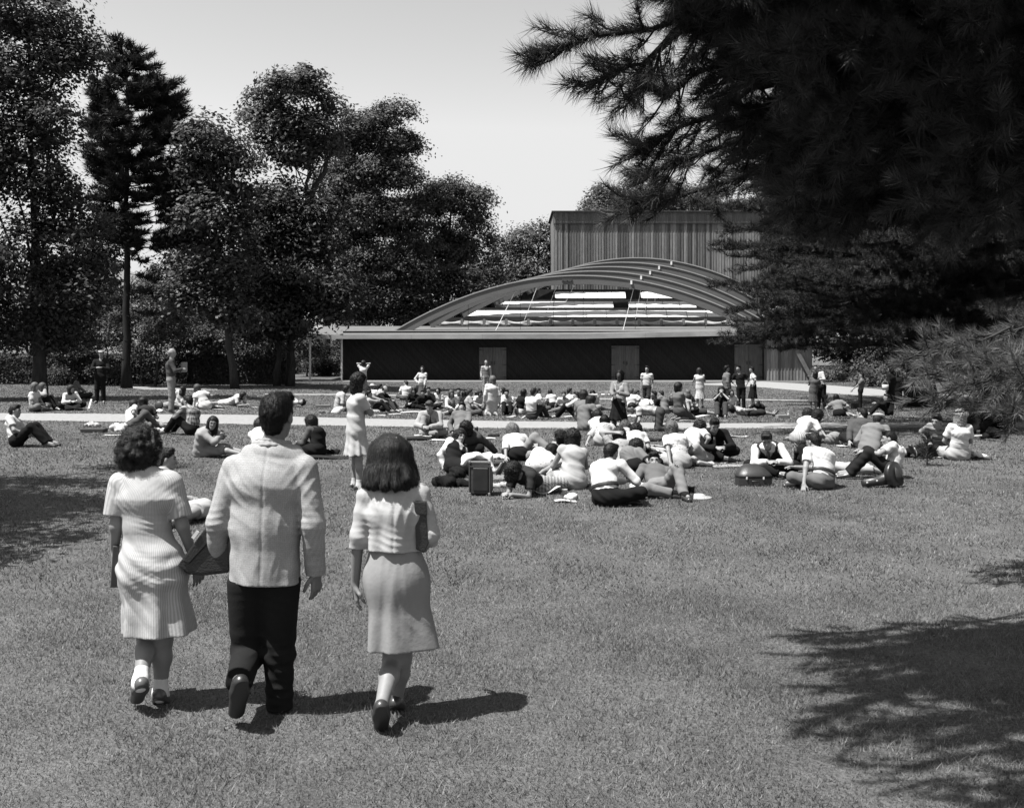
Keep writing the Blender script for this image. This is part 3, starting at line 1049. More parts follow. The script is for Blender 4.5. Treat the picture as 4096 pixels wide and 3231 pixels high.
def pine_tree(label, base, H, trunk_r, limbs, mat, needle, group=None, step=.16, tw=.9, ntw=12, lean=(0, 0), name='pine_tree', flat=.2, up=.3, start=.35):
    """limbs: (height, end point relative to the trunk at that height)"""
    base = np.asarray(base, float)
    root = empty(name, base, label, 'tree', group)
    t = MB(); n = 14
    zz = np.linspace(0, H, n)
    T = np.stack([np.linspace(0, lean[0], n), np.linspace(0, lean[1], n), zz], 1); T[1:-1, :2] += rng.normal(size=(n - 2, 2)) * .05
    t.tube(T, trunk_r * (1 - .85 * zz / H) * (1 + .4 * np.exp(-zz * 2.5)), 12)
    TP, TD, wood = [], [], []
    for (hh, e) in limbs:
        a = A(np.interp(hh, zz, T[:, 0]), np.interp(hh, zz, T[:, 1]), hh)
        e = np.asarray(e, float)
        pine_limb(a, a + e, max(3, int(ntw * np.linalg.norm(e) / 3)), tw * min(1, np.linalg.norm(e) / 2.5), step, TP, TD, wood, start=start, flat=flat, up=up)
    for P, r in wood: t.tube(P, r, 5, False)
    t.obj('trunk', bark(.016), root, smooth=True)
    obj('crown', tufts_mesh('crown', np.array(TP), np.array(TD), needle, 1.0, 0), mat, root)
    return root
def unit_(n):
    v = rng.normal(size=(n, 3)); return v / np.linalg.norm(v, axis=1, keepdims=True)


# ------------------------------------------------------------------ camera, light, sky
cam_d = bpy.data.cameras.new('camera'); cam = bpy.data.objects.new('camera', cam_d); COL.objects.link(cam)
cam_d.sensor_width = 36; cam_d.lens = 36 * F / 4096
cam_d.shift_y = -((3231 / 2) - V0) / 4096
cam.location = (0, 0, CH); cam.rotation_euler = (math.radians(90), 0, 0)
cam_d.clip_end = 4000; cam_d.clip_start = .05
S_.camera = cam
sun_d = bpy.data.lights.new('sun', 'SUN'); sun = bpy.data.objects.new('sun', sun_d); COL.objects.link(sun)
sun_d.energy = 5.0; sun_d.angle = math.radians(.5); sun_d.color = (1, .99, .975)
sun.rotation_euler = Vector(SUN).to_track_quat('Z', 'Y').to_euler()
w = bpy.data.worlds.new('World'); S_.world = w; w.use_nodes = True
wt = w.node_tree; bg = wt.nodes['Background']
sky = wt.nodes.new('ShaderNodeTexSky'); sky.sky_type = 'NISHITA'; sky.sun_disc = False
sky.sun_elevation = math.asin(SUN[2]); sky.sun_rotation = math.atan2(SUN[0], SUN[1])
sky.air_density = 1.0; sky.dust_density = 1.6; sky.ozone_density = 1.0
SKYP, SKYM = 1.0, 1.0
# panchromatic film behind a yellow filter: one grey value taken from the sky's colour
sep = wt.nodes.new('ShaderNodeSeparateColor'); wt.links.new(sky.outputs[0], sep.inputs[0])
mx = wt.nodes.new('ShaderNodeMath'); mx.operation = 'MULTIPLY_ADD'; mx.inputs[1].default_value = 1.0
mg = wt.nodes.new('ShaderNodeMath'); mg.operation = 'MULTIPLY'; mg.inputs[1].default_value = 0.0
wt.links.new(sep.outputs[1], mg.inputs[0]); wt.links.new(sep.outputs[0], mx.inputs[0]); wt.links.new(mg.outputs[0], mx.inputs[2])
pw = wt.nodes.new('ShaderNodeMath'); pw.operation = 'POWER'; pw.inputs[1].default_value = SKYP
ml = wt.nodes.new('ShaderNodeMath'); ml.operation = 'MULTIPLY'; ml.inputs[1].default_value = SKYM
mn = wt.nodes.new('ShaderNodeMath'); mn.operation = 'MINIMUM'; mn.inputs[1].default_value = 2.4
wt.links.new(mx.outputs[0], mn.inputs[0]); wt.links.new(mn.outputs[0], pw.inputs[0]); wt.links.new(pw.outputs[0], ml.inputs[0])
wt.links.new(ml.outputs[0], bg.inputs['Color']); bg.inputs['Strength'].default_value = .14
S_.view_settings.view_transform = 'Standard'; S_.view_settings.look = 'None'; S_.view_settings.exposure = 1.3; S_.view_settings.gamma = 1
S_.cycles.max_bounces = 5; S_.cycles.diffuse_bounces = 2; S_.cycles.transmission_bounces = 3; S_.cycles.caustics_reflective = False; S_.cycles.caustics_refractive = False

# ------------------------------------------------------------------ ground, paths
def lawn_mat():
    t = NT('lawn_turf'); co = t.coord()
    a = t.ramp(t.noise(co, .45, 5, .65), .3, .7, .70, 1.32)
    b = t.ramp(t.noise(co, 3.5, 4, .65), .3, .7, .80, 1.2)
    c = t.ramp(t.noise(co, 38, 3, .7), .3, .7, .55, 1.45)
    v = t.math('MULTIPLY', t.math('MULTIPLY', t.math('MULTIPLY', a, b), c), .085)
    t.color(v); t.rough(.9, .15)
    t.bump(t.math('ADD', t.noise(co, 30, 3, .7), t.math('MULTIPLY', t.noise(co, 7, 3), .6)), .9, .06)
    return t.m


ys = np.concatenate([np.linspace(-12, 2, 15), np.linspace(2.5, 80, 200), np.linspace(84, 700, 40)])
xs = np.concatenate([np.linspace(-500, -42, 24), np.linspace(-40, 40, 121), np.linspace(42, 500, 24)])
Xg, Yg = np.meshgrid(xs, ys)
Zg = ground(Xg, Yg)
nx = len(xs); ii, jj = np.meshgrid(np.arange(len(ys) - 1), np.arange(nx - 1), indexing='ij'); q0 = ii * nx + jj
Gm = mesh('ground', np.stack([Xg, Yg, Zg], -1).reshape(-1, 3), np.stack([q0, q0 + 1, q0 + nx + 1, q0 + nx], -1).reshape(-1, 4))
tag(obj('ground', Gm, lawn_mat()), kind='structure')


STRIPS = []


def on_path(x, y):
    z = ground(x, y); u = (U0 + F * x / y) / PK; v = (V0 + F * (CH - z) / y) / PK
    m = np.zeros(len(x), bool)
    for p_ in STRIPS: m |= (u > p_[0, 0]) & (u < p_[-1, 0]) & (v > np.interp(u, p_[:, 0], p_[:, 1]) - .15) & (v < np.interp(u, p_[:, 0], p_[:, 2]) + .15)
    return m


def strip(name, pts, mat, lift=.005, n=60, rag=.05):
    """pts: (u, v_far, v_near) on the reading scale, left to right; ragged edges"""
    pts = np.array(pts, float); STRIPS.append(pts); u = np.linspace(pts[0, 0], pts[-1, 0], n * 4)
    V = []
    for k, uu in enumerate(u):
        a = gpix(uu * PK, np.interp(uu, pts[:, 0], pts[:, 1]) * PK); b = gpix(uu * PK, np.interp(uu, pts[:, 0], pts[:, 2]) * PK)
        a[1] += rng.normal() * rag; b[1] += rng.normal() * rag
        for t in np.linspace(0, 1, 9):
            p = a + (b - a) * t; V.append([p[0], p[1], float(ground(p[0], p[1])) + lift])
    m = 9; ii, jj = np.meshgrid(np.arange(len(u) - 1), np.arange(m - 1), indexing='ij'); q0 = ii * m + jj
    return tag(obj(name, mesh(name, np.array(V), np.stack([q0, q0 + 1, q0 + m + 1, q0 + m], -1).reshape(-1, 4)), mat), kind='structure')


gravel = plain('pale_gravel', .20, .95, .1, .22, 9, .6, 60)
strip('gravel_path', [(-150, 873, 887), (70, 874, 889), (523, 877, 897), (640, 881.5, 899), (776, 885, 901), (1048, 890, 905), (1300, 893, 905.5), (1534, 895, 905.5), (1800, 894, 905), (2300, 893, 904)], gravel)
strip('far_path', [(560, 832, 834), (620, 832.5, 835), (760, 833, 835.5), (1000, 838, 840.5), (1177, 841.5, 844), (1560, 844, 846), (1715, 845, 847)], gravel, n=30, rag=.03)
strip('curved_path', [(1480, 811.5, 813.5), (1560, 808, 816), (1613, 806.5, 819), (1760, 815, 832), (1860, 823, 838), (1937, 831, 845), (2100, 838, 850), (2300, 845, 856)], gravel, n=30)
strip('forecourt_path', [(640, 803.6, 806.0), (1000, 803.6, 805.6), (1600, 803.6, 805.6)], plain('forecourt_gravel', .2, .95, .1, .3, 5), n=20, rag=.02)
strip('hedge_path', [(270, 817, 820), (300, 817, 823), (360, 820, 824), (460, 821, 824.5)], gravel, n=12, rag=.05)

def grass_blade_mat():
    t = NT('grass_blade'); geo = t.n('NewGeometry'); co = t.coord()
    r1 = t.ramp(geo.outputs['Random Per Island'], 0, 1, .45, 1.6)
    p1 = t.ramp(t.noise(co, .55, 5, .65), .3, .7, .68, 1.34); p2 = t.ramp(t.noise(co, 4.5, 3, .6), .3, .7, .82, 1.2)
    v = t.math('MULTIPLY', t.math('MULTIPLY', t.math('MULTIPLY', r1, p1), p2), .112)
    t.color(v); t.rough(.6, .2)
    tr = t.n('BsdfTranslucent'); t.l(v, tr.inputs['Color']); mx_ = t.n('MixShader'); mx_.inputs[0].default_value = .25
    t.l(t.bsdf.outputs[0], mx_.inputs[1]); t.l(tr.outputs[0], mx_.inputs[2]); t.l(mx_.outputs[0], t.out.inputs['Surface'])
    return t.m


# grass blades: what the near lawn shows
def grass(name, y0, y1, dens, hgt, wd):
    area_n = int(dens * 0.5 * (y1 * y1 - y0 * y0) * 1.02)
    y = np.sqrt(rng.uniform(y0 ** 2, y1 ** 2, area_n)); x = y * rng.uniform(-.51, .51, area_n)
    cl = np.sin(x * 3.1 + 1.3 * np.sin(y * 2.3)) * np.sin(y * 2.7 + np.sin(x * 1.7)); keep = rng.uniform(0, 1, area_n) < .72 + .28 * cl
    keep &= ~on_path(x, y)
    x, y = x[keep], y[keep]; n = len(x)
    z = ground(x, y); h = hgt * rng.uniform(.4, 1.25, n) * (1 + .25 * np.sin(x * 5 + y * 3)); a = rng.uniform(0, 2 * np.pi, n)
    ln = h * rng.uniform(.3, 1.3, n); b = rng.uniform(0, 2 * np.pi, n)
    B = np.stack([x, y, z - .002], 1); s = np.stack([np.cos(a), np.sin(a), 0 * a], 1) * (wd * rng.uniform(.6, 1.3, n))[:, None]
    T = B + np.stack([np.cos(b) * ln, np.sin(b) * ln, h], 1)
    V = np.stack([B - s, B + s, T], 1).reshape(-1, 3)
    me = mesh(name, V, np.arange(3 * n).reshape(-1, 3), False)
    return me


gm = [grass('grass', 4.3, 9, 6500, .026, .0030), grass('grass', 9, 17, 1700, .030, .0055), grass('grass', 17, 30, 420, .034, .011), grass('grass', 30, 72, 150, .035, .020)]
import itertools
Vs, off = [], 0
for g_ in gm:
    c_ = np.empty(len(g_.vertices) * 3, np.float32); g_.vertices.foreach_get('co', c_); Vs.append(c_.reshape(-1, 3)); bpy.data.meshes.remove(g_)
Vs = np.concatenate(Vs)
tag(obj('grass', mesh('grass', Vs, np.arange(len(Vs)).reshape(-1, 3), False), grass_blade_mat()), 'short cropped lawn grass with worn patches', 'grass', kind='stuff')

# clover heads, dry clippings and fallen needles scattered over the lawn
n_ = 3800; yy_ = np.sqrt(rng.uniform(4.4 ** 2, 24 ** 2, n_)); xx_ = yy_ * rng.uniform(-.5, .5, n_)
kp = (np.sin(xx_ * 1.9 + 2 * np.sin(yy_ * .8)) * np.sin(yy_ * 1.4 + np.sin(xx_)) > rng.uniform(-.8, .9, n_)) & ~on_path(xx_, yy_)
xx_, yy_ = xx_[kp], yy_[kp]; n_ = len(xx_)
Nl = unit_(n_) * .5 + A(0, 0, .8)
Cl = np.stack([xx_, yy_, ground(xx_, yy_) + rng.uniform(.012, .028, n_)], 1)
a_ = rng.uniform(0, 6.28, n_); L1 = rng.uniform(.004, .013, n_); L2 = rng.uniform(.002, .0055, n_)
U_ = np.stack([np.cos(a_), np.sin(a_), rng.normal(0, .3, n_)], 1) * L1[:, None]; W_ = np.stack([-np.sin(a_), np.cos(a_), rng.normal(0, .3, n_)], 1) * L2[:, None]
Vl = np.stack([Cl - U_, Cl - W_, Cl + U_, Cl + W_], 1).reshape(-1, 3)
tag(obj('lawn_litter', mesh('lawn_litter', Vl, np.arange(4 * n_).reshape(-1, 4), False), plain('dry_clippings', .15, .9, .1, .5, 60)), 'pale clover heads and dry clippings scattered in the lawn', 'lawn litter', kind='stuff')

# distant hill seen in a gap between the trees
hv = []
hx = np.linspace(-420, -40, 60)
for yy, hh in ((330, -1), (420, 1.0), (520, .8), (700, -.2)):
    for x in hx: hv.append([x, yy, max(-3, hh * (26 + 6 * math.sin(x * .021) + 3 * math.sin(x * .07)) - (3 if hh < 0 else 0))])
m = 60; ii, jj = np.meshgrid(np.arange(3), np.arange(m - 1), indexing='ij'); q0 = ii * m + jj
tag(obj('hill', mesh('hill', np.array(hv), np.stack([q0, q0 + 1, q0 + m + 1, q0 + m], -1).reshape(-1, 4)), plain('wooded_hill', .14, 1, 0, .3, .12)), kind='structure')

# ------------------------------------------------------------------ concert hall
HB = A(0, 77, -.82)
hall = empty('concert_hall', HB, 'long low timber concert hall with curved arches above its canopy roof', 'building')
Pw = lambda u, v, Y: pp(u, v, Y) - HB


def board_mat(name, val, pitch, diag=False, var=.5):
    t = NT(name); co = t.coord(); x = t.n('SeparateXYZ'); t.l(co, x.inputs[0])
    c = t.math('ADD', x.outputs[0], x.outputs[2]) if diag else x.outputs[0]
    cell = t.math('FLOOR', t.math('DIVIDE', c, pitch))
    wn = t.n('TexWhiteNoise', noise_dimensions='1D'); t.l(cell, wn.inputs['W'])
    st = t.noise(t.coord((1, 1, .12)), 14, 4, .6)
    v = t.math('MULTIPLY', t.math('MULTIPLY', t.ramp(wn.outputs[0], 0, 1, 1 - var, 1 + var), t.ramp(st, .3, .7, .75, 1.25)), val)
    t.color(v); t.rough(.85, .15)
    fr = t.math('FRACT', t.math('DIVIDE', c, pitch)); g = t.ramp(fr, 0, .08, 0, 1)
    t.bump(g, .6, .02)
    return t.m


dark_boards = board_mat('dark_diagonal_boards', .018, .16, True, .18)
batten_boards = board_mat('weathered_boards', .14, .235, False, .6)
door_boards = board_mat('door_boards', .10, .14, False, .1)
grey_timber = plain('grey_timber', .17, .8, .2, .2, 3, .3, 20, (.2, 1, 1))
pale_fascia = plain('weathered_fascia', .26, .8, .2, .35, 1.2, .2, 20, (.35, 1, 1))
roofing = plain('roof_felt', .11, .95, .1, .15, 2)
dark_iron = plain('dark_iron', .02, .6, .3)


def slab(u0, u1, v0, v1, Y, th):
    a, b = Pw(u0, v1, Y), Pw(u1, v0, Y)
    return MB().box(((a[0] + b[0]) / 2, a[1] + th / 2, (a[2] + b[2]) / 2), (b[0] - a[0], th, b[2] - a[2]))


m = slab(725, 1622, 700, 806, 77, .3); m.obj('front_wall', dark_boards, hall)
# board and batten wing at the east end, flush with the canopy edge
wing = slab(1622, 1717, 703, 806, 76.0, 1.2)
for i in range(14):
    a = Pw(1625 + i * 6.9, 703, 76.0); b = Pw(1625 + i * 6.9, 806, 76.0)
    wing.box((a[0], a[1] - .016, (a[2] + b[2]) / 2), (.055, .032, a[2] - b[2]))
wing.obj('side_wing_wall', batten_boards, hall)
br = MB(); a, b = Pw(1683, 738, 75.8), Pw(1716, 800, 75.8)
d = nrm(b - a); br.box((a + b) / 2, (np.linalg.norm(b - a), .06, .28), np.array([d, [0, 1, 0], np.cross(d, A(0, 1, 0))]).T)
br.obj('brace', plain('brace_timber', .13, .8, .2, .25, 3), hall)
# canopy: thin roof slab, fascia along its front edge rising to the east
FT = lambda u: np.interp(u, [648, 1237, 1480, 1701], [708, 706.5, 701.5, 696.5])
FB = lambda u: np.interp(u, [648, 1237, 1480, 1701], [716.5, 716.2, 711, 706.5])
rf = MB(); V = []
us = np.linspace(648, 1701, 30)
for u in us:
    a = Pw(u, FT(u), 75.62); c = Pw(u, FT(u) - 8, 83.0)
    c[0] = a[0] * 1.0
    bz = Pw(u, FB(u) - 1, 75.62)[2]
    V += [a, A(a[0], 83.0 - HB[1], Pw(u, 689.5, 83)[2]), A(a[0], 83.0 - HB[1], bz + .12), A(a[0], a[1], bz)]
n = len(us); ii, jj = np.meshgrid(np.arange(n - 1), np.arange(4), indexing='ij')
rf.add(np.array(V), np.stack([ii * 4 + jj, (ii + 1) * 4 + jj, (ii + 1) * 4 + (jj + 1) % 4, ii * 4 + (jj + 1) % 4], -1).reshape(-1, 4))
rf.add(np.array(V)[:4], np.array([[0, 1, 2, 3]])); rf.add(np.array(V)[-4:], np.array([[3, 2, 1, 0]]))
canopy = rf.obj('canopy_roof', roofing, hall)
fb = MB(); seg = [648, 870, 1020, 1237, 1365, 1480, 1590, 1701]
for i in range(len(seg) - 1):
    u0, u1 = seg[i], seg[i + 1] - .25
    P = []
    for yy in (75.5, 75.6):
        P.append([Pw(u0, FB(u0), yy), Pw(u1, FB(u1), yy), Pw(u1, FT(u1) - .4, yy), Pw(u0, FT(u0) - .4, yy)])
    dy = (i % 2) * .004
    f_, b_ = np.array(P[0]) - A(0, dy, 0), np.array(P[1])
    fb.quadbox([f_[0], f_[1], b_[1], b_[0], f_[3], f_[2], b_[2], b_[3]])
fb.obj('fascia', pale_fascia, canopy)
for u in (655.5, 722.5):
    p = MB(); a, b = Pw(u, 805, 75.9), Pw(u, 716, 75.9); p.tube([a, b], .07, 10); p.box(a + A(0, 0, .03), (.22, .22, .05))
    p.obj('post', plain('pale_post', .5, .6, .3), hall, smooth=False)
# three pairs of plank doors
for (u0, u1, v0) in ((1013, 1070.5, 734.5), (1293, 1351.5, 731), (1553, 1612, 728)):
    dr = empty('door', (0, 0, 0)); dr.parent = hall
    um = (u0 + u1) / 2
    for (a_, b_) in ((u0, um - .25), (um + .25, u1)):
        lf = slab(a_, b_, v0, 803, 76.93, .06).obj('door_leaf', door_boards, dr)
        for vv in (v0 + 5, 771, 797):
            hs = MB()
            if a_ == u0: hs.add(np.array([Pw(a_ - 1, vv - 1.1, 76.9), Pw(a_ - 1, vv + 1.1, 76.9), Pw(a_ + 11, vv, 76.9)]), np.array([[0, 1, 2]]))
            else: hs.add(np.array([Pw(b_ + 1, vv + 1.1, 76.9), Pw(b_ + 1, vv - 1.1, 76.9), Pw(b_ - 11, vv, 76.9)]), np.array([[0, 1, 2]]))
            hs.obj('hinge', dark_iron, dr)
        hx_ = um + (-3.2 if a_ == u0 else 3.2)
        h_ = MB(); h_.tube([Pw(hx_, 764, 76.93), Pw(hx_, 764, 76.85), Pw(hx_, 770.5, 76.85), Pw(hx_, 770.5, 76.93)], .025, 6); h_.obj('handle', dark_iron, dr)
# stage tower
TY = 92.0
tw = slab(1170, 1608, 449, 700, TY, 9)
for i in range(76):
    u = 1171.5 + i * 5.78
    a, b = Pw(u, 473, TY), Pw(u, 690, TY); tw.box((a[0], a[1] - .016, (a[2] + b[2]) / 2), (.06, .032, a[2] - b[2]))
tower = tw.obj('stage_tower', batten_boards, hall)
band = slab(1169.5, 1608.5, 447.5, 473, TY - .14, .1)
for i in range(76):
    u = 1173.5 + i * 5.78
    a, b = Pw(u, 449, TY), Pw(u, 471, TY); band.box((a[0], a[1] - .165, (a[2] + b[2]) / 2), (.05, .05, a[2] - b[2]))
band.obj('parapet_boards', board_mat('parapet_boards', .115, .235, False, .2), tower)
slab(1166.5, 1612, 445.6, 447.6, TY - .35, 9.7).obj('roof_edge', plain('tower_roof', .05, .8), tower)
# five bow arches, each farther back, higher and a little farther east
arch_m = plain('arch_timber', .105, .7, .25, .12, 2.5, .3, 14, (.3, 1, 1))
arch_t = plain('arch_flashing', .3, .5, .4, .1, 4)
for k in range(5):
    t = k / 4.0
    Y = 79.2 + 2.6 * k
    uc, vc, aa = 1225 + 120 * t, 582.8 - 37.3 * t, .00072 + .00036 * t
    uR = (1621, 1613, 1604, 1595, 1586)[k]; uL = uc - (uR - uc) * (1.0 if k == 0 else .98)
    if k == 0: uL = 833
    uu = np.linspace(uL, uR, 70); top = np.array([Pw(u, vc + aa * (u - uc) ** 2 * (1.0 if u > uc else 1.06), Y) for u in uu])
    T = np.gradient(top, axis=0); T /= np.linalg.norm(T, axis=1, keepdims=True); nrm_ = np.stack([T[:, 2], 0 * T[:, 0], -T[:, 0]], 1)
    dep = .62; bot = top + nrm_ * dep
    th = .32; off = A(0, th, 0)
    V = np.stack([top, bot, bot + off, top + off], 1).reshape(-1, 3); n = 70
    ii, jj = np.meshgrid(np.arange(n - 1), np.arange(4), indexing='ij')
    b = MB().add(V, np.stack([ii * 4 + jj, ii * 4 + (jj + 1) % 4, (ii + 1) * 4 + (jj + 1) % 4, (ii + 1) * 4 + jj], -1).reshape(-1, 4))
    b.add(V[:4], np.array([[3, 2, 1, 0]])); b.add(V[-4:], np.array([[0, 1, 2, 3]]))
    arch = b.obj('arch', arch_m, hall)
    # metal capping along the upper edge
    c0 = top - nrm_ * .05 - A(0, .05, 0); c1 = top + nrm_ * .03 - A(0, .05, 0); o2 = A(0, th + .1, 0)
    V = np.stack([c0, c1, c1 + o2, c0 + o2], 1).reshape(-1, 3)
    b = MB().add(V, np.stack([ii * 4 + jj, ii * 4 + (jj + 1) % 4, (ii + 1) * 4 + (jj + 1) % 4, (ii + 1) * 4 + jj], -1).reshape(-1, 4))
    b.obj('capping', arch_t, arch)
    # a splice plate near the crown and a small bracket to its right
    i0 = int(np.argmin(abs(uu - (uc - 22 - 8 * k)))); mid = (top[i0] + bot[i0]) / 2
    pl = MB().box(mid - A(0, .02, 0), (.75, .05, .2))
    for x in (-.3, 0, .3): pl.box(mid + A(x, -.05, 0), (.06, .04, .06))
    pl.obj('splice_plate', plain('plate_iron', .06, .5), arch)
    i1 = int(np.argmin(abs(uu - (1332 + 22 * k)))); br_ = MB().box(top[i1] + nrm_[i1] * .2 - A(0, .05, 0), (.13, .08, .28))
    br_.obj('bracket', plain('bracket_white', .7, .5), arch)
# stepped roofs hung under the arches, each riser a row of canvas blinds
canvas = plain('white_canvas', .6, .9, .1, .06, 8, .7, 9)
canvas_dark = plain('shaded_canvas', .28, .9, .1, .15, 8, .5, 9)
rows = [  # riser: v of its top and bottom, u range, depth, blinds as (u0, u1, count)
    (671, 690, 912, 1600, 83.0, [(930, 1585, 14)], (677, 686.5)),
    (651, 673, 975, 1595, 85.6, [(985, 1535, 13)], (656.5, 670)),
    (633, 654, 1038, 1590, 88.0, [(1048, 1296, 6), (1330, 1470, 4)], (637.5, 650.5)),
    (612, 636, 1105, 1585, 90.2, [(1174.5, 1322, 5), (1356, 1490, 4)], (617, 631)),
]
for i, (v0, v1, u0, u1, Y, bl, (c0, c1)) in enumerate(rows):
    s = slab(u0, u1, v0, v1, Y, .25)
    a = Pw(u0, v0, Y); b = Pw(u1, v0, Y); nY = rows[i + 1][4] if i < 3 else TY
    s.box(((a[0] + b[0]) / 2, (Y + nY) / 2 - HB[1] + .1, a[2] - .083), (b[0] - a[0] + .6, nY - Y - .02, .16))     # its flat roof
    st = s.obj('stepped_roof', plain('stained_roof_timber', .035, .85, .1, .3, 2), hall)
    for (x0, x1, nb) in bl:
        dx = (x1 - x0) / nb
        for j in range(nb):
            ua, ub = x0 + j * dx + (.6 if i else 3), x0 + (j + 1) * dx - (.6 if i else 3)
            P0, P1 = Pw(ua, c1, Y - .08), Pw(ub, c0, Y - .08)
            nxp, nzp = 11, 7; V = []
            for zi in range(nzp):
                for xi in range(nxp):
                    fx, fz = xi / (nxp - 1), zi / (nzp - 1)
                    x = P0[0] + (P1[0] - P0[0]) * fx; z = P0[2] + (P1[2] - P0[2]) * fz
                    sag = .07 * math.sin(fx * math.pi) * (math.sin(fz * 3.1)) + .02 * math.sin(7 * fx + 5 * fz + j)
                    if i == 0: z -= .09 * math.sin(fx * math.pi) * (fz if j % 3 else fz * 1.6); sag *= 1.4
                    V.append([x, P0[1] - .05 - sag - (1 - fz) * .62 * (1 if i else .12), z])
            ii, jj = np.meshgrid(np.arange(nzp - 1), np.arange(nxp - 1), indexing='ij'); q0 = ii * nxp + jj
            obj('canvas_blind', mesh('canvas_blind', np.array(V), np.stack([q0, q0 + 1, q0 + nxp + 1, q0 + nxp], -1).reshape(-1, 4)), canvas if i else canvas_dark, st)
            if i == 0:
                MB().box(Pw(x0 + j * dx, 681, Y - .1), (.18, .12, .5)).obj('frame_post', grey_timber, st)
            else:
                MB().box(Pw(x0 + j * dx, (c0 + c1) / 2 + .3, Y - .47), (.07, .03, .62), np.array([[1, 0, 0], [0, .707, .707], [0, -.707, .707]])).obj('strap', canvas, st)
# steel tie rods from the arches down to the roofs
for (ua, va, Ya, ub, vb, Yb) in ((1095, 604, 79.5, 1046, 703, 79.2), (1136, 606, 82.3, 1102, 695, 83.2), (1177, 604, 84.9, 1148, 682, 85.2), (1213, 605, 87.5, 1182, 668, 88.2),
                               (1343, 597, 79.5, 1317, 699, 79.4), (1356, 606, 82.3, 1340, 694, 83.2), (1374, 606, 84.9, 1360, 680, 85.2), (1387, 606, 87.5, 1383, 660, 88)):
    r_ = MB(); a, b = Pw(ua, va, Ya), Pw(ub, vb, Yb); r_.tube([a, b], .022, 6); r_.box(b, (.14, .1, .22)); r_.box(a, (.14, .1, .14))
    r_.obj('tie_rod', plain('painted_steel', .72, .5, .4), hall)
for (u, v0, v1, Y) in ((1100, 612, 700, 79.6), (1170, 608, 690, 82.4), (1233, 606, 690, 82.4), (1343, 604, 700, 79.6), (1491, 640, 700, 79.6), (990, 640, 698, 79.6)):
    r_ = MB(); r_.tube([Pw(u, v0, Y), Pw(u, v1, Y)], .016, 5); r_.obj('hanger_rod', dark_iron, hall)
# ------------------------------------------------------------------ trees and hedges
leaf_dark = foliage('broad_leaves_dark', .038, .45, .22, .45)
leaf_mid = foliage('broad_leaves', .058, .5, .25, .42)
leaf_light = foliage('broad_leaves_light', .065, .4, .3)
needle_far = foliage('pine_needles_far', .026, .3, .1)
needle_mid = foliage('pine_needles', .026, .45, .12, .45)
TG = 'trees round the lawn'


def tree_p(label, trunk_u, base_v, D, L, mat, r, leaf=.24, **kw):
    x = (trunk_u * PK - U0) / F * D
    base = A(x, D, float(ground(x, D)) - .05)
    return broadleaf('tree', label, base, pblobs(L, D), mat, r, leaf, group=TG, **kw)


# far left, dark and hanging
tree_p('massive dark broadleaf tree at the left end of the hedge, boughs hanging over it', 84, 815, 38,
       [(50, 140, 120, 90), (150, 120, 75, 50), (190, 95, 40, 25), (30, 320, 120, 110), (110, 250, 70, 50), (120, 400, 65, 60), (60, 540, 110, 110), (165, 470, 45, 40), (150, 600, 75, 80), (205, 470, 30, 25),
        (200, 555, 35, 25), (30, 680, 110, 60), (130, 690, 80, 50), (-90, 300, 120, 200), (-90, 600, 120, 150), (60, 20, 120, 60)], leaf_dark, .24, leaf=.17, per_area=1.1, clump=.6, leaves=80)
# overhead at the left, outside the picture: throws the striped shade on the lawn
b_ = []
for (x, y, z, r) in ((-8.9, 10.4, 5.6, .8), (-8.4, 12.6, 6.2, .8), (-9.6, 11.6, 7.0, 1.2), (-10.3, 14.6, 6.6, 1.0), (-9.2, 16.4, 6.8, .55), (-7.9, 11.4, 5.2, .4), (-11.5, 12.5, 8.5, 1.8), (-8.2, 14.4, 6.4, .45), (-9, 9.2, 6.2, .5), (-7.6, 9.3, 5.4, .55), (-8.3, 8.3, 5.8, .5), (-7.2, 10.6, 5.0, .35), (-9.2, 7.6, 6.0, .6)):
    b_.append((A(x, y, z), A(r * 1.5, r * .55, r * .45)))
broadleaf('tree', 'broadleaf tree overhanging the west side of the lawn, shading the grass', (-12.5, 12.5, 0), b_, leaf_dark, .3, .16, per_area=2.2, clump=.5, leaves=70, group=TG)
tree_p('slender maple with an open crown growing through the hedge beside the pine', 497, 820, 53,
       [(430, 285, 55, 38), (480, 320, 45, 45), (400, 350, 40, 40), (440, 380, 55, 45), (505, 390, 35, 40), (430, 450, 60, 50), (500, 470, 38, 50), (535, 345, 18, 18), (430, 540, 60, 55), (490, 560, 50, 60), (450, 630, 65, 45), (510, 650, 45, 40), (385, 620, 40, 40)],
       leaf_mid, .20, per_area=.75, clump=.75, leaves=90)
x_ = lambda u, D: (u * PK - U0) / F * D
q_ = lambda u, v, D: pp(u, v, D)
bs = A(x_(612, 58), 58, float(ground(x_(612, 58), 58)))
tree_p('tallest maple, its forked trunk and airy crown rising above its neighbours', 612, 812, 58,
       [(625, 175, 62, 34), (565, 215, 45, 30), (690, 215, 34, 24), (600, 262, 62, 34), (665, 265, 52, 34), (552, 300, 30, 22), (620, 320, 60, 26), (545, 245, 28, 20), (650, 160, 28, 20), (690, 300, 30, 20)],
       leaf_mid, .2, per_area=.8, clump=.7, leaves=85,
       stems=[[bs, q_(620, 640, 58), q_(648, 470, 58), q_(652, 330, 58), q_(640, 190, 58)], [q_(648, 450, 58), q_(690, 340, 58.5), q_(735, 280, 59)]])
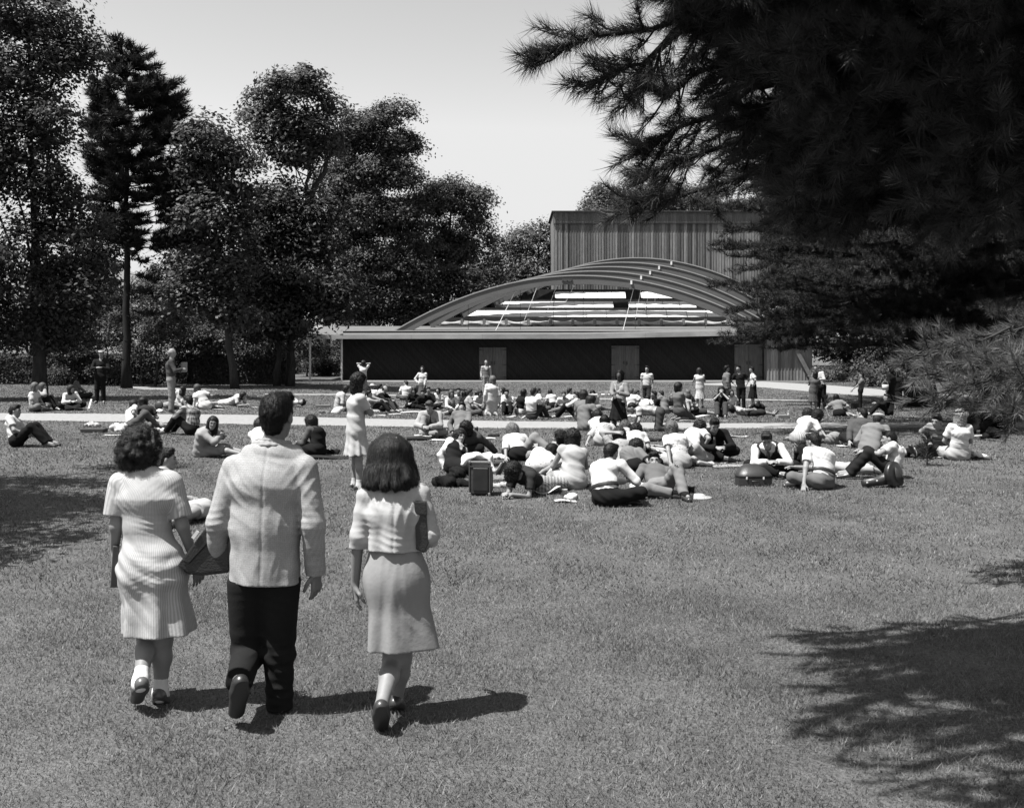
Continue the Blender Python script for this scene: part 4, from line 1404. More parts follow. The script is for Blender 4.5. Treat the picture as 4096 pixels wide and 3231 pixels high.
tree_p('dark maple of two trunks standing close to the west end of the canopy', 600, 812, 57,
       [(590, 420, 65, 50), (555, 500, 55, 60), (640, 510, 70, 60), (570, 600, 65, 50), (650, 600, 75, 55), (690, 635, 60, 36), (600, 672, 66, 34), (550, 685, 50, 36), (720, 600, 45, 34), (680, 450, 40, 40)],
       leaf_dark, .17, per_area=.85, clump=.8, leaves=95, stems=[[bs + A(-.55, -.6, 0), q_(600, 640, 57), q_(600, 430, 57)], [bs + A(.25, -.8, 0), q_(622, 700, 57), q_(650, 520, 57)]])
tree_p('broad maple with a wide spreading crown leaning east of the forked one', 745, 800, 86,
       [(770, 262, 62, 34), (835, 235, 38, 22), (730, 300, 50, 34), (820, 300, 55, 34), (872, 295, 20, 18), (780, 360, 75, 40), (855, 365, 38, 38), (715, 385, 55, 45), (790, 450, 85, 50), (725, 500, 75, 55), (855, 470, 50, 55), (790, 560, 90, 55), (870, 570, 55, 50), (760, 640, 75, 38), (840, 640, 60, 40)],
       leaf_mid, .36, per_area=.75, clump=.85, leaves=100, stems=[[A(x_(690, 86), 86, -.8), q_(695, 470, 86), q_(735, 350, 86), q_(790, 260, 86)], [q_(697, 480, 86), q_(740, 420, 86), q_(830, 330, 86)]])
tree_p('rounded dense tree rising straight behind the west foot of the front arch', 935, 800, 90,
       [(955, 408, 52, 36), (1005, 428, 38, 38), (905, 420, 50, 40), (990, 500, 62, 55), (920, 510, 65, 55), (890, 590, 60, 45), (975, 590, 75, 50), (1035, 560, 30, 30), (930, 660, 85, 36), (1020, 640, 50, 30)],
       leaf_mid, .32, per_area=.75, clump=.85, leaves=95)
tree_p('lower pale grey tree filling the gap between the round tree and the tower', 1105, 800, 100,
       [(1105, 505, 45, 30), (1150, 490, 38, 26), (1075, 545, 36, 40), (1130, 570, 62, 50), (1185, 540, 38, 50), (1090, 610, 60, 40), (1170, 620, 50, 40)], leaf_light, .35, leaf=.26, per_area=.45, clump=1.1, leaves=80)
tree_p('distant treetop showing over the flat roof of the stage tower', 1300, 790, 118,
       [(1290, 408, 36, 22), (1340, 404, 36, 26), (1252, 430, 26, 16), (1400, 420, 60, 34), (1310, 450, 80, 28), (1480, 430, 60, 40)], leaf_mid, .4, leaf=.3, per_area=.5, clump=1.1, leaves=80)
for (u, bv, D, L, lab) in ((1800, 800, 84, [(1740, 640, 60, 60), (1800, 560, 80, 80), (1850, 660, 80, 70), (1760, 720, 55, 40), (1860, 740, 60, 40), (1730, 520, 60, 60)], 'dark tree standing just past the east end of the concert hall'),
                          (1960, 800, 76, [(1960, 560, 90, 90), (1900, 660, 70, 80), (2010, 680, 80, 80), (1960, 750, 80, 40), (1850, 780, 40, 22), (1900, 470, 80, 70)], 'dark tree behind the couple in long coats, east of the hall'),
                          (2130, 810, 66, [(2120, 560, 100, 110), (2080, 690, 80, 80), (2170, 720, 90, 80), (2200, 480, 100, 120)], 'dark tree at the right edge, behind the low pine bough'),
                          (1640, 800, 112, [(1600, 470, 70, 60), (1680, 420, 90, 80), (1640, 560, 90, 70), (1760, 380, 110, 90)], 'dark tall tree behind the east corner of the stage tower'),
                          (1900, 800, 96, [(1850, 260, 130, 120), (1980, 330, 130, 130), (1760, 330, 100, 90), (1930, 160, 120, 90), (2090, 220, 120, 140), (1680, 270, 90, 70)], 'very tall dark tree far behind the pine boughs at the upper right')):
    tree_p(lab, u, bv, D, L, leaf_dark, .35, leaf=.3, per_area=.5, clump=1.1, leaves=90)
for (u, bv, D, L, lab) in ((175, 800, 72, [(170, 590, 80, 60), (210, 520, 50, 45), (130, 660, 90, 50), (230, 650, 55, 40)], 'dark tree behind the hedge, left of the tall pine'),
                          (370, 800, 76, [(365, 600, 55, 60), (400, 520, 50, 50), (420, 640, 70, 50), (345, 660, 50, 40)], 'dark tree behind the slender maple, right of the tall pine'),
                          (540, 800, 74, [(540, 560, 60, 60), (500, 640, 70, 60), (560, 650, 60, 60), (530, 480, 40, 50), (480, 700, 70, 40)], 'dark tree between the slender maple and the twin trunks')):
    tree_p(lab, u, bv, D, L, leaf_dark, .25, leaf=.26, per_area=.7, clump=.8, leaves=80)
for (u, D, L, lab) in ((640, 96, [(620, 745, 50, 45), (665, 750, 50, 42), (600, 690, 50, 40), (650, 790, 60, 20)], 'dark thicket seen under the west end of the canopy roof, between the posts'),
                       (720, 98, [(715, 740, 45, 45), (755, 690, 50, 40), (700, 785, 50, 22)], 'dark thicket behind the inner canopy post'),
                       (560, 90, [(560, 750, 45, 45), (530, 770, 45, 30), (590, 770, 45, 35)], 'dark thicket behind the hedge, right of the twin trunks'),
                       (1660, 104, [(1640, 650, 50, 60), (1690, 640, 50, 60), (1630, 590, 40, 50), (1700, 700, 50, 50)], 'dark thicket filling the gap beside the east foot of the arches')):
    tree_p(lab, u, 806, D, L, leaf_dark, .1, leaf=.22, per_area=1.0, clump=.7, leaves=80)
# shrubs in front of the trees, behind the hedge
shrubs = [(330, 665, 60, 62, 57, leaf_light, 'pale feathery shrub left of the pine trunk seen above the hedge'), (225, 690, 62, 50, 58, leaf_light, 'broad pale shrub behind the hedge near the man in the cap'),
          (395, 700, 50, 40, 60, leaf_mid, 'dark shrub above the hedge, right of the pine'), (140, 725, 60, 28, 60, leaf_light, 'flowering shrub rising above the left end of the hedge'),
          (560, 725, 55, 34, 60, leaf_mid, 'leafy shrub above the hedge beside the twin trunks'), (300, 735, 45, 20, 57, leaf_light, 'low flowering shrub along the hedge top by the bald man'),
          (460, 715, 55, 40, 61, leaf_mid, 'dark round shrub behind the slender maple'), (690, 760, 42, 36, 86, leaf_mid, 'shrub seen between the two canopy posts'), (650, 720, 40, 40, 84, leaf_mid, 'shrub just left of the outer canopy post'),
          (430, 590, 60, 50, 68, leaf_light, 'pale shrub on the rise behind the slender maple'), (300, 610, 45, 30, 75, leaf_light, 'pale shrub on the far slope under the hill'),
          (1760, 785, 40, 20, 74, leaf_light, 'sunlit shrub at the east corner of the hall'), (1850, 790, 40, 25, 66, leaf_light, 'sunlit weedy shrub behind the man in grey short sleeves'), (1900, 790, 35, 32, 62, leaf_light, 'leafy weeds behind the pair in dark coats')]
for (u, v, ru, rv, D, mt, lab) in shrubs:
    x = x_(u, D); base = A(x, D, float(ground(x, D)) - .05)
    bl = pblobs([(u, v, ru, rv), (u - ru * .5, v + rv * .4, ru * .6, rv * .6), (u + ru * .5, v + rv * .3, ru * .6, rv * .7)], D, .4)
    broadleaf('shrub', lab, base, bl, mt, .07, .16, per_area=1.0, clump=.45, leaves=60, group='shrubs behind the hedge', cat='shrub')
# clipped hedge
hz0 = float(ground(-25, 60)); n = 110000
L_ = x_(620, 60.5) - x_(-90, 60.5)
u = rng.uniform(0, 1, n); side = rng.uniform(0, 1, n) < .6
X = x_(-90, 60.5) + L_ * u; hgt = 1.52 + .07 * np.sin(X * 1.3) + .05 * np.sin(X * 3.7)
Yh = np.where(side, 60.15 + rng.normal(0, .09, n), rng.uniform(60.2, 61.4, n)); Zh = np.where(side, rng.uniform(0, 1, n) ** .9 * hgt, hgt + rng.normal(0, .05, n))
Nn = rng.normal(size=(n, 3)) * .6 + np.where(side[:, None], A(-.3, -.6, .5), A(0, -.2, 1)); Nn /= np.linalg.norm(Nn, axis=1, keepdims=True)
P = np.stack([X, Yh, Zh + ground(X, 60.5)], 1)
hedge = empty('hedge', (x_(265, 60.5), 60.8, hz0), 'long clipped hedge running along the west side of the lawn', 'hedge')
o_ = A(x_(265, 60.5), 60.8, hz0)
obj('foliage', leaf_mesh('foliage', P - o_, Nn, .13), leaf_light, hedge)
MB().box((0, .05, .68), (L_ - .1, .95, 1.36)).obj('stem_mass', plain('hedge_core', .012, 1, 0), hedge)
# dark young evergreens planted against the hedge
for (u, bt, w_, h_, lab) in ((215, 816, 30, 70, 'dark bushy evergreen behind the standing man in the cap'), (250, 816, 22, 52, 'small grey evergreen bush at the foot of the pine trunk'), (110, 816, 45, 42, 'low dark bush at the hedge foot, above the seated women at far left')):
    x = x_(u, 58.5); gz = float(ground(x, 58.5)); k = PK / F * 58.5
    broadleaf('bush', lab, (x, 58.5, gz), [(A(x, 58.5, gz + h_ * k * .5), A(w_ * k, .7, h_ * k * .5))], leaf_dark, .06, .13, per_area=1.6, clump=.35, leaves=60, group='bushes at the hedge foot', cat='bush')

# --- the tall pine, left of centre: flat tiers of boughs
pr_far = [tuft_proto(16, .36, .05, 1.0) for _ in range(5)]
D = 54.0; bx = x_(268, D); gz = float(ground(bx, D)); k = PK / F * D
zz_ = lambda v: CH - (v * PK - V0) / F * D - gz
limbs = []
for (v, ul, ur) in ((112, 258, 285), (128, 240, 305), (150, 228, 318), (172, 215, 335), (195, 205, 345), (212, 200, 385), (228, 205, 395), (250, 200, 372), (270, 190, 362), (292, 192, 400), (305, 185, 425), (335, 205, 345), (352, 200, 390), (372, 190, 440), (392, 200, 445),
                   (412, 218, 430), (430, 215, 465), (452, 222, 440), (470, 215, 470), (490, 222, 430), (508, 225, 435), (522, 245, 420)):
    for j in range(2):
        limbs.append((zz_(v + 6 * j), A((ur - 268) * k * rng.uniform(.8, 1.02), rng.uniform(-1.2, 1.2), rng.uniform(.1, .7))))
        limbs.append((zz_(v + 6 * j), A((ul - 268) * k * rng.uniform(.8, 1.02), rng.uniform(-1.2, 1.2), rng.uniform(.1, .7))))
    for a in (rng.uniform(.7, 1.5), rng.uniform(1.5, 2.4), rng.uniform(-1.5, -.7), rng.uniform(-2.4, -1.5)):
        R_ = min(ur - 268, 268 - ul) * k * rng.uniform(.7, 1.1) + .3
        limbs.append((zz_(v), A(math.cos(a) * R_, math.sin(a) * R_, rng.uniform(0, .4))))
for (v, ul, ur) in ((540, 232, 300), (575, 240, 310), (610, 228, 330), (650, 235, 300)):
    limbs.append((zz_(v), A((ur - 268) * k, rng.uniform(-.3, 1.5), -.25))); limbs.append((zz_(v + 10), A((ul - 268) * k, rng.uniform(0, 1.5), -.3)))
limbs.append((zz_(560), A(.75, -.2, 1.1)))
pine_tree('tall white pine with flat tiers of boughs and a bare lower trunk by the hedge', (bx, D, gz - .05), zz_(104), .22, limbs, needle_far, pr_far, TG, step=.15, tw=1.1, ntw=20, flat=.2, up=.35)

# --- pines on the right: one at the edge of the lawn, one farther back
def whorls(H, R0, z0, dz, n, az=None):
    out = []; zc = z0
    while zc < H - .6:
        fr = 1 - (zc - z0) / (H - z0); R = R0 * (.66 + .34 * fr) if fr > .3 else R0 * (.12 + 2.1 * fr)
        a0 = rng.uniform(0, 6.28)
        for j in range(n):
            a = a0 + j * 2 * np.pi / n + rng.normal() * .2; r = R * rng.uniform(.7, 1.1)
            out.append((zc + rng.uniform(-.15, .15), A(math.cos(a) * r, math.sin(a) * r, rng.uniform(-.25, .35) * r * .4)))
        zc += dz * rng.uniform(.8, 1.2)
    return out


pr_mid = [tuft_proto(34, .15, .010, 1.15) for _ in range(6)]
D2 = 27.0; X2 = x_(2108, D2); g2 = float(ground(X2, D2))
lim = whorls(19, 7.2, 2.6, .48, 8)
lim += [(3.0, A(-7.3, -3.0, -.85)), (3.1, A(-7.0, -3.3, -.75)), (2.9, A(-6.6, -2.6, -.75)), (3.3, A(-6.9, -2.3, -.45)), (3.7, A(-6.6, -3.0, -.3)), (4.2, A(-7.0, -2.0, .1)), (4.6, A(-6.8, -1.0, .3)), (5.2, A(-7.2, -1.5, .2)), (5.9, A(-7.2, -.6, .4)), (2.35, A(-5.9, -2.5, -.35)), (2.7, A(-5.6, -1.2, .1)), (3.3, A(-6.0, -2.0, .3)), (3.6, A(-5.2, -3.0, .2)), (1.9, A(-3.2, -2.6, -.2)), (2.1, A(-2.2, -3.2, -.5))]
pine_tree('big dark pine at the right edge of the lawn shading the people beneath it', (X2, D2, g2 - .05), 19.5, .30, lim, needle_mid, pr_mid, TG, step=.085, tw=.95, ntw=20, flat=.16, up=.5, start=.12)
D3 = 45.5; X3 = x_(1947, D3); g3 = float(ground(X3, D3))
pr_m2 = [tuft_proto(26, .22, .018, 1.1) for _ in range(5)]
pine_tree('second pine, its thick trunk standing where the curved path passes', (X3, D3, g3 - .05), 21, .55, whorls(20.5, 8.0, 3.4, .6, 8), needle_mid, pr_m2, TG, step=.13, tw=1.1, ntw=17, flat=.16, up=.5, start=.12)
D4 = 40.0; X4 = x_(1880, D4); g4 = float(ground(X4, D4))

# --- the near pine: trunk out of the frame at the right, boughs reaching over the camera
pr_near = [tuft_proto(44, .115, .0036, .95) for _ in range(8)]
TP, TD, wood = [], [], []
trunk = A(6.9, 8.6, 0)


def bough(pts, n_tw, tw, start, flat=.25, up=.12, step=.055, r0=.03):
    P = np.array([pp(u, v, d) for (u, v, d) in pts])
    t = np.linspace(0, 1, 9); s = np.linspace(0, 1, len(P))
    Q = np.stack([np.interp(t, s, P[:, i]) for i in range(3)], 1); Q[1:-1] += rng.normal(size=(7, 3)) * .02
    wood.append((Q, np.linspace(r0, .006, 9)))
    for i in range(n_tw):
        t_ = start + (1 - start) * (i + rng.uniform()) / n_tw; j = min(int(t_ * 8), 7)
        q = Q[j] + (Q[j + 1] - Q[j]) * (t_ * 8 - j); ax = nrm(Q[j + 1] - Q[j])
        d = nrm(ax * rng.uniform(.5, 1.2) + unit(1)[0] * A(.8, .8, .5) * rng.uniform(.4, 1.0) + A(0, 0, rng.normal(.0, flat)))
        L = tw * rng.uniform(.4, 1.1) * (1.2 - .5 * t_); e = q + d * L
        wood.append((np.array([q, (q + e) / 2 - A(0, 0, .02), e]), np.array([.007, .005, .003])))
        m = max(2, int(L / step))
        for k_ in range(m):
            f_ = .35 + .65 * (k_ + 1) / m; TP.append(q + (e - q) * f_ + rng.normal(size=3) * .008); TD.append(d + A(0, 0, up) + rng.normal(size=3) * .22)
    m = int(np.linalg.norm(Q[-1] - Q[0]) * (1 - start) / step * .6)
    for k_ in range(m):
        t_ = start + (1 - start) * (k_ + 1) / m; j = min(int(t_ * 8), 7)
        TP.append(Q[j] + (Q[j + 1] - Q[j]) * (t_ * 8 - j)); TD.append(nrm(Q[j + 1] - Q[j]) + A(0, 0, up) + rng.normal(size=3) * .25)


T0 = lambda z: ((trunk[0] / trunk[1] * F + U0) / PK, (V0 - (z - CH) / trunk[1] * F) / PK, trunk[1])
bough([T0(4.6), (1900, -60, 7.0), (1500, 20, 6.0), (1260, 90, 5.5), (1125, 116, 5.2)], 17, .32, .45)
bough([(1500, 20, 6.0), (1400, 90, 5.8), (1300, 150, 5.6), (1262, 172, 5.5)], 14, .28, .25, r0=.016)
bough([(1420, 80, 5.9), (1380, 150, 5.8), (1310, 186, 5.7)], 9, .26, .3, r0=.012)
bough([T0(4.5), (1900, 60, 7.2), (1550, 130, 6.4), (1400, 190, 6.2), (1352, 190, 6.1)], 20, .34, .4)
bough([T0(4.3), (1900, 140, 7.5), (1600, 190, 6.9), (1420, 280, 6.7), (1362, 312, 6.6)], 26, .34, .42)
bough([T0(4.1), (1900, 220, 7.8), (1620, 270, 7.2), (1450, 345, 7.0), (1365, 372, 6.9)], 26, .36, .42)
bough([T0(3.9), (1900, 280, 7.6), (1650, 350, 7.4), (1450, 415, 7.2), (1325, 428, 7.1)], 24, .36, .42)
for i in range(170):                                        # the dense mass of the crown
    v = rng.uniform(-120, 455); umin = np.interp(v, [-120, 60, 150, 250, 330, 400, 460], [1300, 1390, 1450, 1480, 1450, 1440, 1560])
    u = rng.uniform(umin, 2250); d = rng.uniform(5.5, 6.9); L = rng.uniform(220, 380)
    bough([(u + L, v - rng.uniform(-10, 90), d + .5), (u + L * .5, v - rng.uniform(0, 40), d + .2), (u + 60, v, d)], 18, .36, .12, r0=.012)
for i in range(190):                                        # the part of the crown above the frame
    x, y = rng.uniform(-.35, 4.6), rng.uniform(3.5, 6.6); z = rng.uniform(4.4, 5.3) + max(0, (y - 5.5)) * .3
    P0, P1 = A(x + 1.1, y + .3, z + .1), A(x, y, z)
    uv = lambda p: ((p[0] / p[1] * F + U0) / PK, (V0 - (p[2] - CH) / p[1] * F) / PK, p[1])
    bough([uv(P0), uv((P0 + P1) / 2), uv(P1)], 15, .40, .1, r0=.010, step=.07)
n_hi, w_hi = len(TP), len(wood)
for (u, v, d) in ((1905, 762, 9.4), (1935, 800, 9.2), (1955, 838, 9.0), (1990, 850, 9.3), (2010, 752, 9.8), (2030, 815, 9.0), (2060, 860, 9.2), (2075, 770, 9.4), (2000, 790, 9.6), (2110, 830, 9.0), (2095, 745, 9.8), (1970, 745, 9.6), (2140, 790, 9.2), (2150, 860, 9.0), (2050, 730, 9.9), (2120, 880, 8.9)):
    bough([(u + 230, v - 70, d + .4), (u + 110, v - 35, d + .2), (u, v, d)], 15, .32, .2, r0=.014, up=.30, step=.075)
np_root = empty('pine_tree', trunk, 'near pine whose boughs of long needles hang into the upper right of the view', 'tree', TG)
t = MB(); zt = np.linspace(0, 11, 9)
t.tube(np.stack([0 * zt + .05 * np.sin(zt), 0 * zt, zt], 1), .3 * (1 - .6 * zt / 11), 14)
for P, r in wood[:w_hi]: t.tube(P - trunk, r, 5, False)
t.obj('trunk', bark(.02), np_root, smooth=True)
obj('crown', tufts_mesh('crown', np.array(TP[:n_hi]) - trunk, np.array(TD[:n_hi]), pr_near, 1.0, 0), foliage('near_pine_needles', .046, .5, .15, .4), np_root)
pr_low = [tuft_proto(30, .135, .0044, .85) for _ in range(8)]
lowt = A(5.7, 9.9, 0); lp = empty('pine_tree', lowt, 'low bough of the near pine at the right edge, needles coloured pale as if sunlit, on an added trunk', 'tree', TG)
t = MB(); t.tube(np.array([[0, 0, -.05], [.03, 0, 1.2], [0, .02, 2.6]]), [.09, .07, .03], 10)  # added trunk out of view, carries the near pine's low bough
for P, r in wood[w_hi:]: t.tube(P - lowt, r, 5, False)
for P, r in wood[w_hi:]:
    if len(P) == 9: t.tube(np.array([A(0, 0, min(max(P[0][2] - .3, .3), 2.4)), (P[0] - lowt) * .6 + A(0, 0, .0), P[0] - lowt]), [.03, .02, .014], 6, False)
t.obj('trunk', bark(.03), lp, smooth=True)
obj('crown', tufts_mesh('crown', np.array(TP[n_hi:]) - lowt, np.array(TD[n_hi:]), pr_low, 1.0, 0), foliage('sunlit_bough_needles', .105, .5, .2, .4), lp)  # sunlight on the low bough put into a paler needle colour
# two small seedlings on the grass
for (u, v, hh, lab) in ((2925 + 0, 0, 0, ''),):
    pass
def seedling(u, v, hgt, wid, lab):
    b = gpix(u, v); r_ = empty('pine_seedling', b, lab, 'plant', 'pine seedlings on the lawn')
    tp, td = [], []; m = MB(); m.tube([A(0, 0, 0), A(.01, 0, hgt * .9)], [.012, .004], 6)
    for i in range(34):
        a = rng.uniform(0, 6.28); zq = rng.uniform(.1, .95) * hgt; rr = wid * .5 * (1.15 - zq / hgt) * rng.uniform(.5, 1)
        e = A(math.cos(a) * rr, math.sin(a) * rr, zq + .05); m.tube([A(0, 0, zq - .03), e], [.004, .002], 4, False); tp += [e * .6 + A(0, 0, zq) * .4, e]; td += [e - A(0, 0, zq) + A(0, 0, .03)] * 2
    m.obj('stem', bark(), r_); obj('foliage', tufts_mesh('foliage', np.array(tp), np.array(td), [tuft_proto(40, .085, .004, 1.0) for _ in range(3)], 1.0, 0), needle_mid, r_)
seedling(3708, 1862, .52, .50, 'tiny pine seedling growing in front of the man in the banded sweater')
seedling(3308, 1646, .62, .5, 'small bushy pine seedling behind the seated woman in the shade')
# ------------------------------------------------------------------ the picnickers
# person(label, head (u, v), base (u, v), facing, legs, arms, top, bottom, hair, ...)
# facing: 0 away from the camera, 90 to the right, 180 towards it, 270 to the left
TR, SK = 'trousers', 'skirt'
M = dict(female=False)
W8, G1, G2, DK = .78, .40, .22, .04
p = person
# --- far left, beyond the gravel path
p('person with fair hair at the left end of the group beyond the path, facing right', (142, 1546), (137, None), 95, 'cross', 'lap', (W8, 'short', 'blouse'), (SK, .3), ('wavy', .22))
p('woman in pale grey jacket and dark trousers raising a drink to her mouth', (173, 1547), (157, 1640), 98, 'up', ('lap', 'face'), (.5, 'long', 'jacket'), (TR, .06), ('wavy', .16), hunch=.6)
p('woman in white blouse and dark skirt sitting cross-legged, holding food before her', (286, 1556), (277, 1639), 140, 'cross', 'front', (W8, 'long', 'blouse'), (SK, .05), ('wavy', .1), hyaw=-20)
p('man in grey shirt sitting with his back turned, behind the cross-legged woman in white', (297, 1527), (312, 1597), 40, 'cross', 'lap', (.3, 'long', 'shirt'), (TR, .1), ('short', .04), **M)
p('standing man in dark shirt and dark trousers wearing a pale cap, before the hedge', (405, 1416), (401, 1614), 172, 'stand', 'front', (.06, 'long', 'shirt'), (TR, .03), ('short', .05), cap=('flat', .5), **M)
p('tall standing bald man in grey shirt and pale trousers reading papers', (690, 1411), (684, 1652), 80, 'stand', ('down', 'front'), (.16, 'long', 'shirt'), (TR, .38), ('bald', .5), hpitch=-12, **M)
p('person in white blouse half hidden behind the dark shirted woman by the path', (540, 1618), (524, 1718), 60, 'up', 'lap', (W8, 'short', 'blouse'), (TR, .2), ('bob', .05))
p('woman in dark grey top with long dark hair, seen from behind by the path', (577, 1608), (581, 1712), 335, 'sideR', 'lap', (.10, 'short', 'blouse'), (SK, .12), ('curly', .035), hyaw=50)
p('person in white shirt and dark trousers cut by the left edge of the picture', (62, 1645), (66, 1787), 88, 'up', 'lap', (W8, 'short', 'shirt'), (TR, .03), ('short', .06), **M)
p('long-haired woman in white sitting behind the legs of the bald man', (727, 1560), (716, 1634), 215, 'sideL', 'lap', (W8, 'short', 'blouse'), (SK, .45), ('long', .05))
p('woman in belted white dress sitting with her back turned, leaning on one arm', (787, 1553), (822, 1637), 335, 'sideR', ('prop', 'lap'), (.72, 'short', 'dress'), (SK, .72), ('curly', .12), belt=.06, hyaw=-20)
p('person in white lying face down, propped on elbows over a newspaper', (974, 1583), (930, 1622), 118, 'prone', 'elbows', (W8, 'short', 'dress'), (SK, W8), ('curly', .05), hpitch=-30, hh=.42)
p('man lying on his back beyond the path, dark head to the right', (1209, 1609), (1135, 1622), 268, 'up', 'lap', (W8, 'long', 'shirt'), (TR, .3), ('short', .03), lean=-1, hyaw=0, hpitch=70, **M)
p('man in plaid shirt sitting with knees drawn up on the near side of the path', (751, 1606), (768, 1740), 292, 'up', ('knees', 'lap'), (.55, 'long', 'shirt', 'plaid'), (TR, .05), ('short', .05), hunch=.7, **M)
p('woman in pale coat sitting alone on the grass, glancing round at the camera', (851, 1692), (806, 1826), 100, 'ext', 'knees', (.48, 'long', 'jacket'), (SK, .42), ('long', .08), hyaw=62, hunch=.5)
p('woman in white blouse almost hidden by the head of the tall foreground man', (1036, 1700), (1048, 1806), 20, 'sideR', 'lap', (W8, 'short', 'blouse'), (SK, .3), ('curly', .08), hyaw=-60)
p('woman with dark waistcoat and curly hair eating a sandwich on a spread blanket', (1240, 1690), (1272, 1822), 285, 'sideR', ('front', 'lap'), (.2, 'long', 'blouse'), (SK, .03), ('curly', .045), extra={'vest': .025}, hpitch=-15, hunch=.6)
p('standing woman in short-sleeved light dress looking over the crowd, arms folded', (1441, 1525), (1424, 1962), 68, 'stand', 'cross', (.66, 'short', 'dress'), (SK, .66), ('wavy', .045), sock=.75, hyaw=5, hemz=.50, shoe=.06)
p('person seen in profile over the shoulder of the woman in the striped dress', (668, 1838), (672, 2085), 80, 'sideR', 'lap', (.6, 'short', 'dress'), (SK, W8), ('short', .06), S=1.02)
# --- middle crowd, left part
p('standing woman in white blouse raising both hands to her hair, before the hall', (1454, 1452), None, 5, 'stand', 'hairback', (W8, 'short', 'blouse'), (SK, .42), ('curly', .06))
p('standing woman in white blouse and patterned skirt, far off before the dark wall', (1689, 1475), None, 185, 'stand', ('lap', 'akimbo'), (W8, 'long', 'blouse'), (SK, .22, 'print'), ('long', .05))
p('woman in pale coat bending forward at the left end of the crowd', (1388, 1556), (1352, 1642), 80, 'sideR', 'lap', (.6, 'long', 'jacket'), (SK, .5), ('bob', .05), hunch=.9)
p('person in white sun hat sitting behind the standing woman in the light dress', (1490, 1548), None, 20, 'cross', 'lap', (W8, 'short', 'shirt'), (TR, .3), ('short', .2), cap=('sun', .62), **M)
p('balding man in dark jacket hugging his knees, head bowed', (1541, 1557), (1527, 1646), 112, 'up', 'knees', (.045, 'long', 'jacket'), (TR, .16), ('bald', .04), hpitch=-35, hunch=1.0, **M)
p('dark-haired man just behind the balding man in the dark jacket', (1521, 1548), None, 60, 'cross', 'lap', (.6, 'short', 'shirt'), (TR, .1), ('short', .035), **M)
p('man in grey shirt stretching a pale sleeve across his knees, beside the balding man', (1478, 1575), (1492, 1650), 95, 'up', 'knees', (.5, 'long', 'shirt'), (TR, .08), ('short', .05), **M)
p('man in white shirt with his back turned, head in profile to the left', (1623, 1534), None, 345, 'cross', 'lap', (.8, 'short', 'shirt'), (TR, .2), ('short', .07), hyaw=-55, **M)
p('woman in black dress and glasses sitting amid the crowd', (1656, 1563), (1650, 1634), 190, 'sideR', 'work', (.03, 'long', 'dress'), (SK, .03), ('curly', .04), hpitch=-15)
p('man in black jacket with open white collar facing the camera', (1691, 1572), (1705, 1642), 175, 'cross', 'lap', (.03, 'long', 'jacket'), (TR, .03), ('short', .04), **M)
p('boy whose head shows behind the man in the black jacket', (1714, 1560), None, 150, 'cross', 'lap', (.3, 'short', 'shirt'), (TR, .1), ('short', .09), **M)
p('dark-haired woman in white blouse seated at the back, right of the man in black', (1752, 1562), None, 200, 'sideL', 'lap', (W8, 'short', 'blouse'), (SK, .3), ('bob', .04))
p('woman in grey waistcoat and white sleeves sewing in the sun, legs folded', (1806, 1574), (1804, 1660), 160, 'sideR', 'work', (W8, 'long', 'blouse'), (SK, .12), ('wavy', .14), extra={'vest': .33}, hpitch=-15)
p('man in pale suit and dark tie sitting by his papers before the path', (1717, 1627), (1730, 1746), 188, 'oneR', 'work', (.52, 'long', 'jacket'), (TR, .42), ('short', .16), tie=.02, hpitch=-25, **M)
p('woman in open grey jacket leaning back on her arms beside the pale suited man', (1848, 1630), (1851, 1738), 165, 'ext', ('lap', 'prop'), (.30, 'long', 'jacket'), (SK, .35), ('short', .06), lean=-1, hyaw=30)
p('person in glasses and dark jacket close behind the woman in white cardigan', (1859, 1716), (1893, 1822), 215, 'cross', ('prop', 'lap'), (.16, 'long', 'jacket'), (TR, .05), ('curly', .04), hyaw=5, **M)
p('woman with white cardigan over dark blouse, laughing beside the upright case', (1840, 1748), (1818, 1892), 128, 'ext', 'prop', (.84, 'long', 'blouse'), (SK, .05), ('curly', .05), extra={'vest': .03}, lean=-1, hyaw=25)
# --- middle crowd, centre
p('standing bald man in pale waistcoat and trousers before the first plank door', (1944, 1450), None, 176, 'stand', 'down', (.62, 'long', 'shirt'), (TR, .45), ('bald', .06), extra={'vest': .3}, hyaw=-20, **M)
p('woman in white dress kneeling upright in the crowd with her back turned', (1968, 1518), (1966, 1662), 350, 'kneel', 'down', (.76, 'long', 'dress'), (SK, .76), ('bob', .22), hyaw=-35)
p('man in white shirt behind the woman sewing in the sun', (1834, 1565), None, 170, 'cross', 'lap', (.75, 'short', 'shirt'), (TR, .2), ('short', .06), **M)
p('woman in dark top with short dark hair turned away, left of the kneeling woman', (1859, 1576), (1872, 1648), 30, 'sideR', 'lap', (.035, 'short', 'blouse'), (SK, .4), ('bob', .03))
p('boy in profile between the woman in the dark top and the kneeling woman', (1880, 1571), None, 80, 'cross', 'lap', (.5, 'short', 'shirt'), (TR, .2), ('short', .1), **M)
p('woman in white blouse bending over her lunch, left of the kneeling woman', (1921, 1573), (1911, 1640), 165, 'sideR', 'work', (W8, 'short', 'blouse'), (SK, .3), ('bob', .06), hpitch=-40, hunch=.8)
p('man in open white shirt facing the camera, arms round his knees', (2027, 1572), (2030, 1659), 182, 'up', 'cross', (.8, 'short', 'shirt'), (TR, .05), ('short', .045), **M)
p('woman behind the man in the open white shirt, face turned left', (2010, 1561), None, 250, 'sideL', 'lap', (.7, 'short', 'blouse'), (SK, .3), ('bob', .05))
p('woman in black short-sleeved blouse with very long dark hair, leaning on one hand', (2098, 1570), (2078, 1659), 55, 'sideR', ('prop', 'lap'), (.03, 'short', 'blouse'), (SK, .7), ('long', .03), hyaw=25)
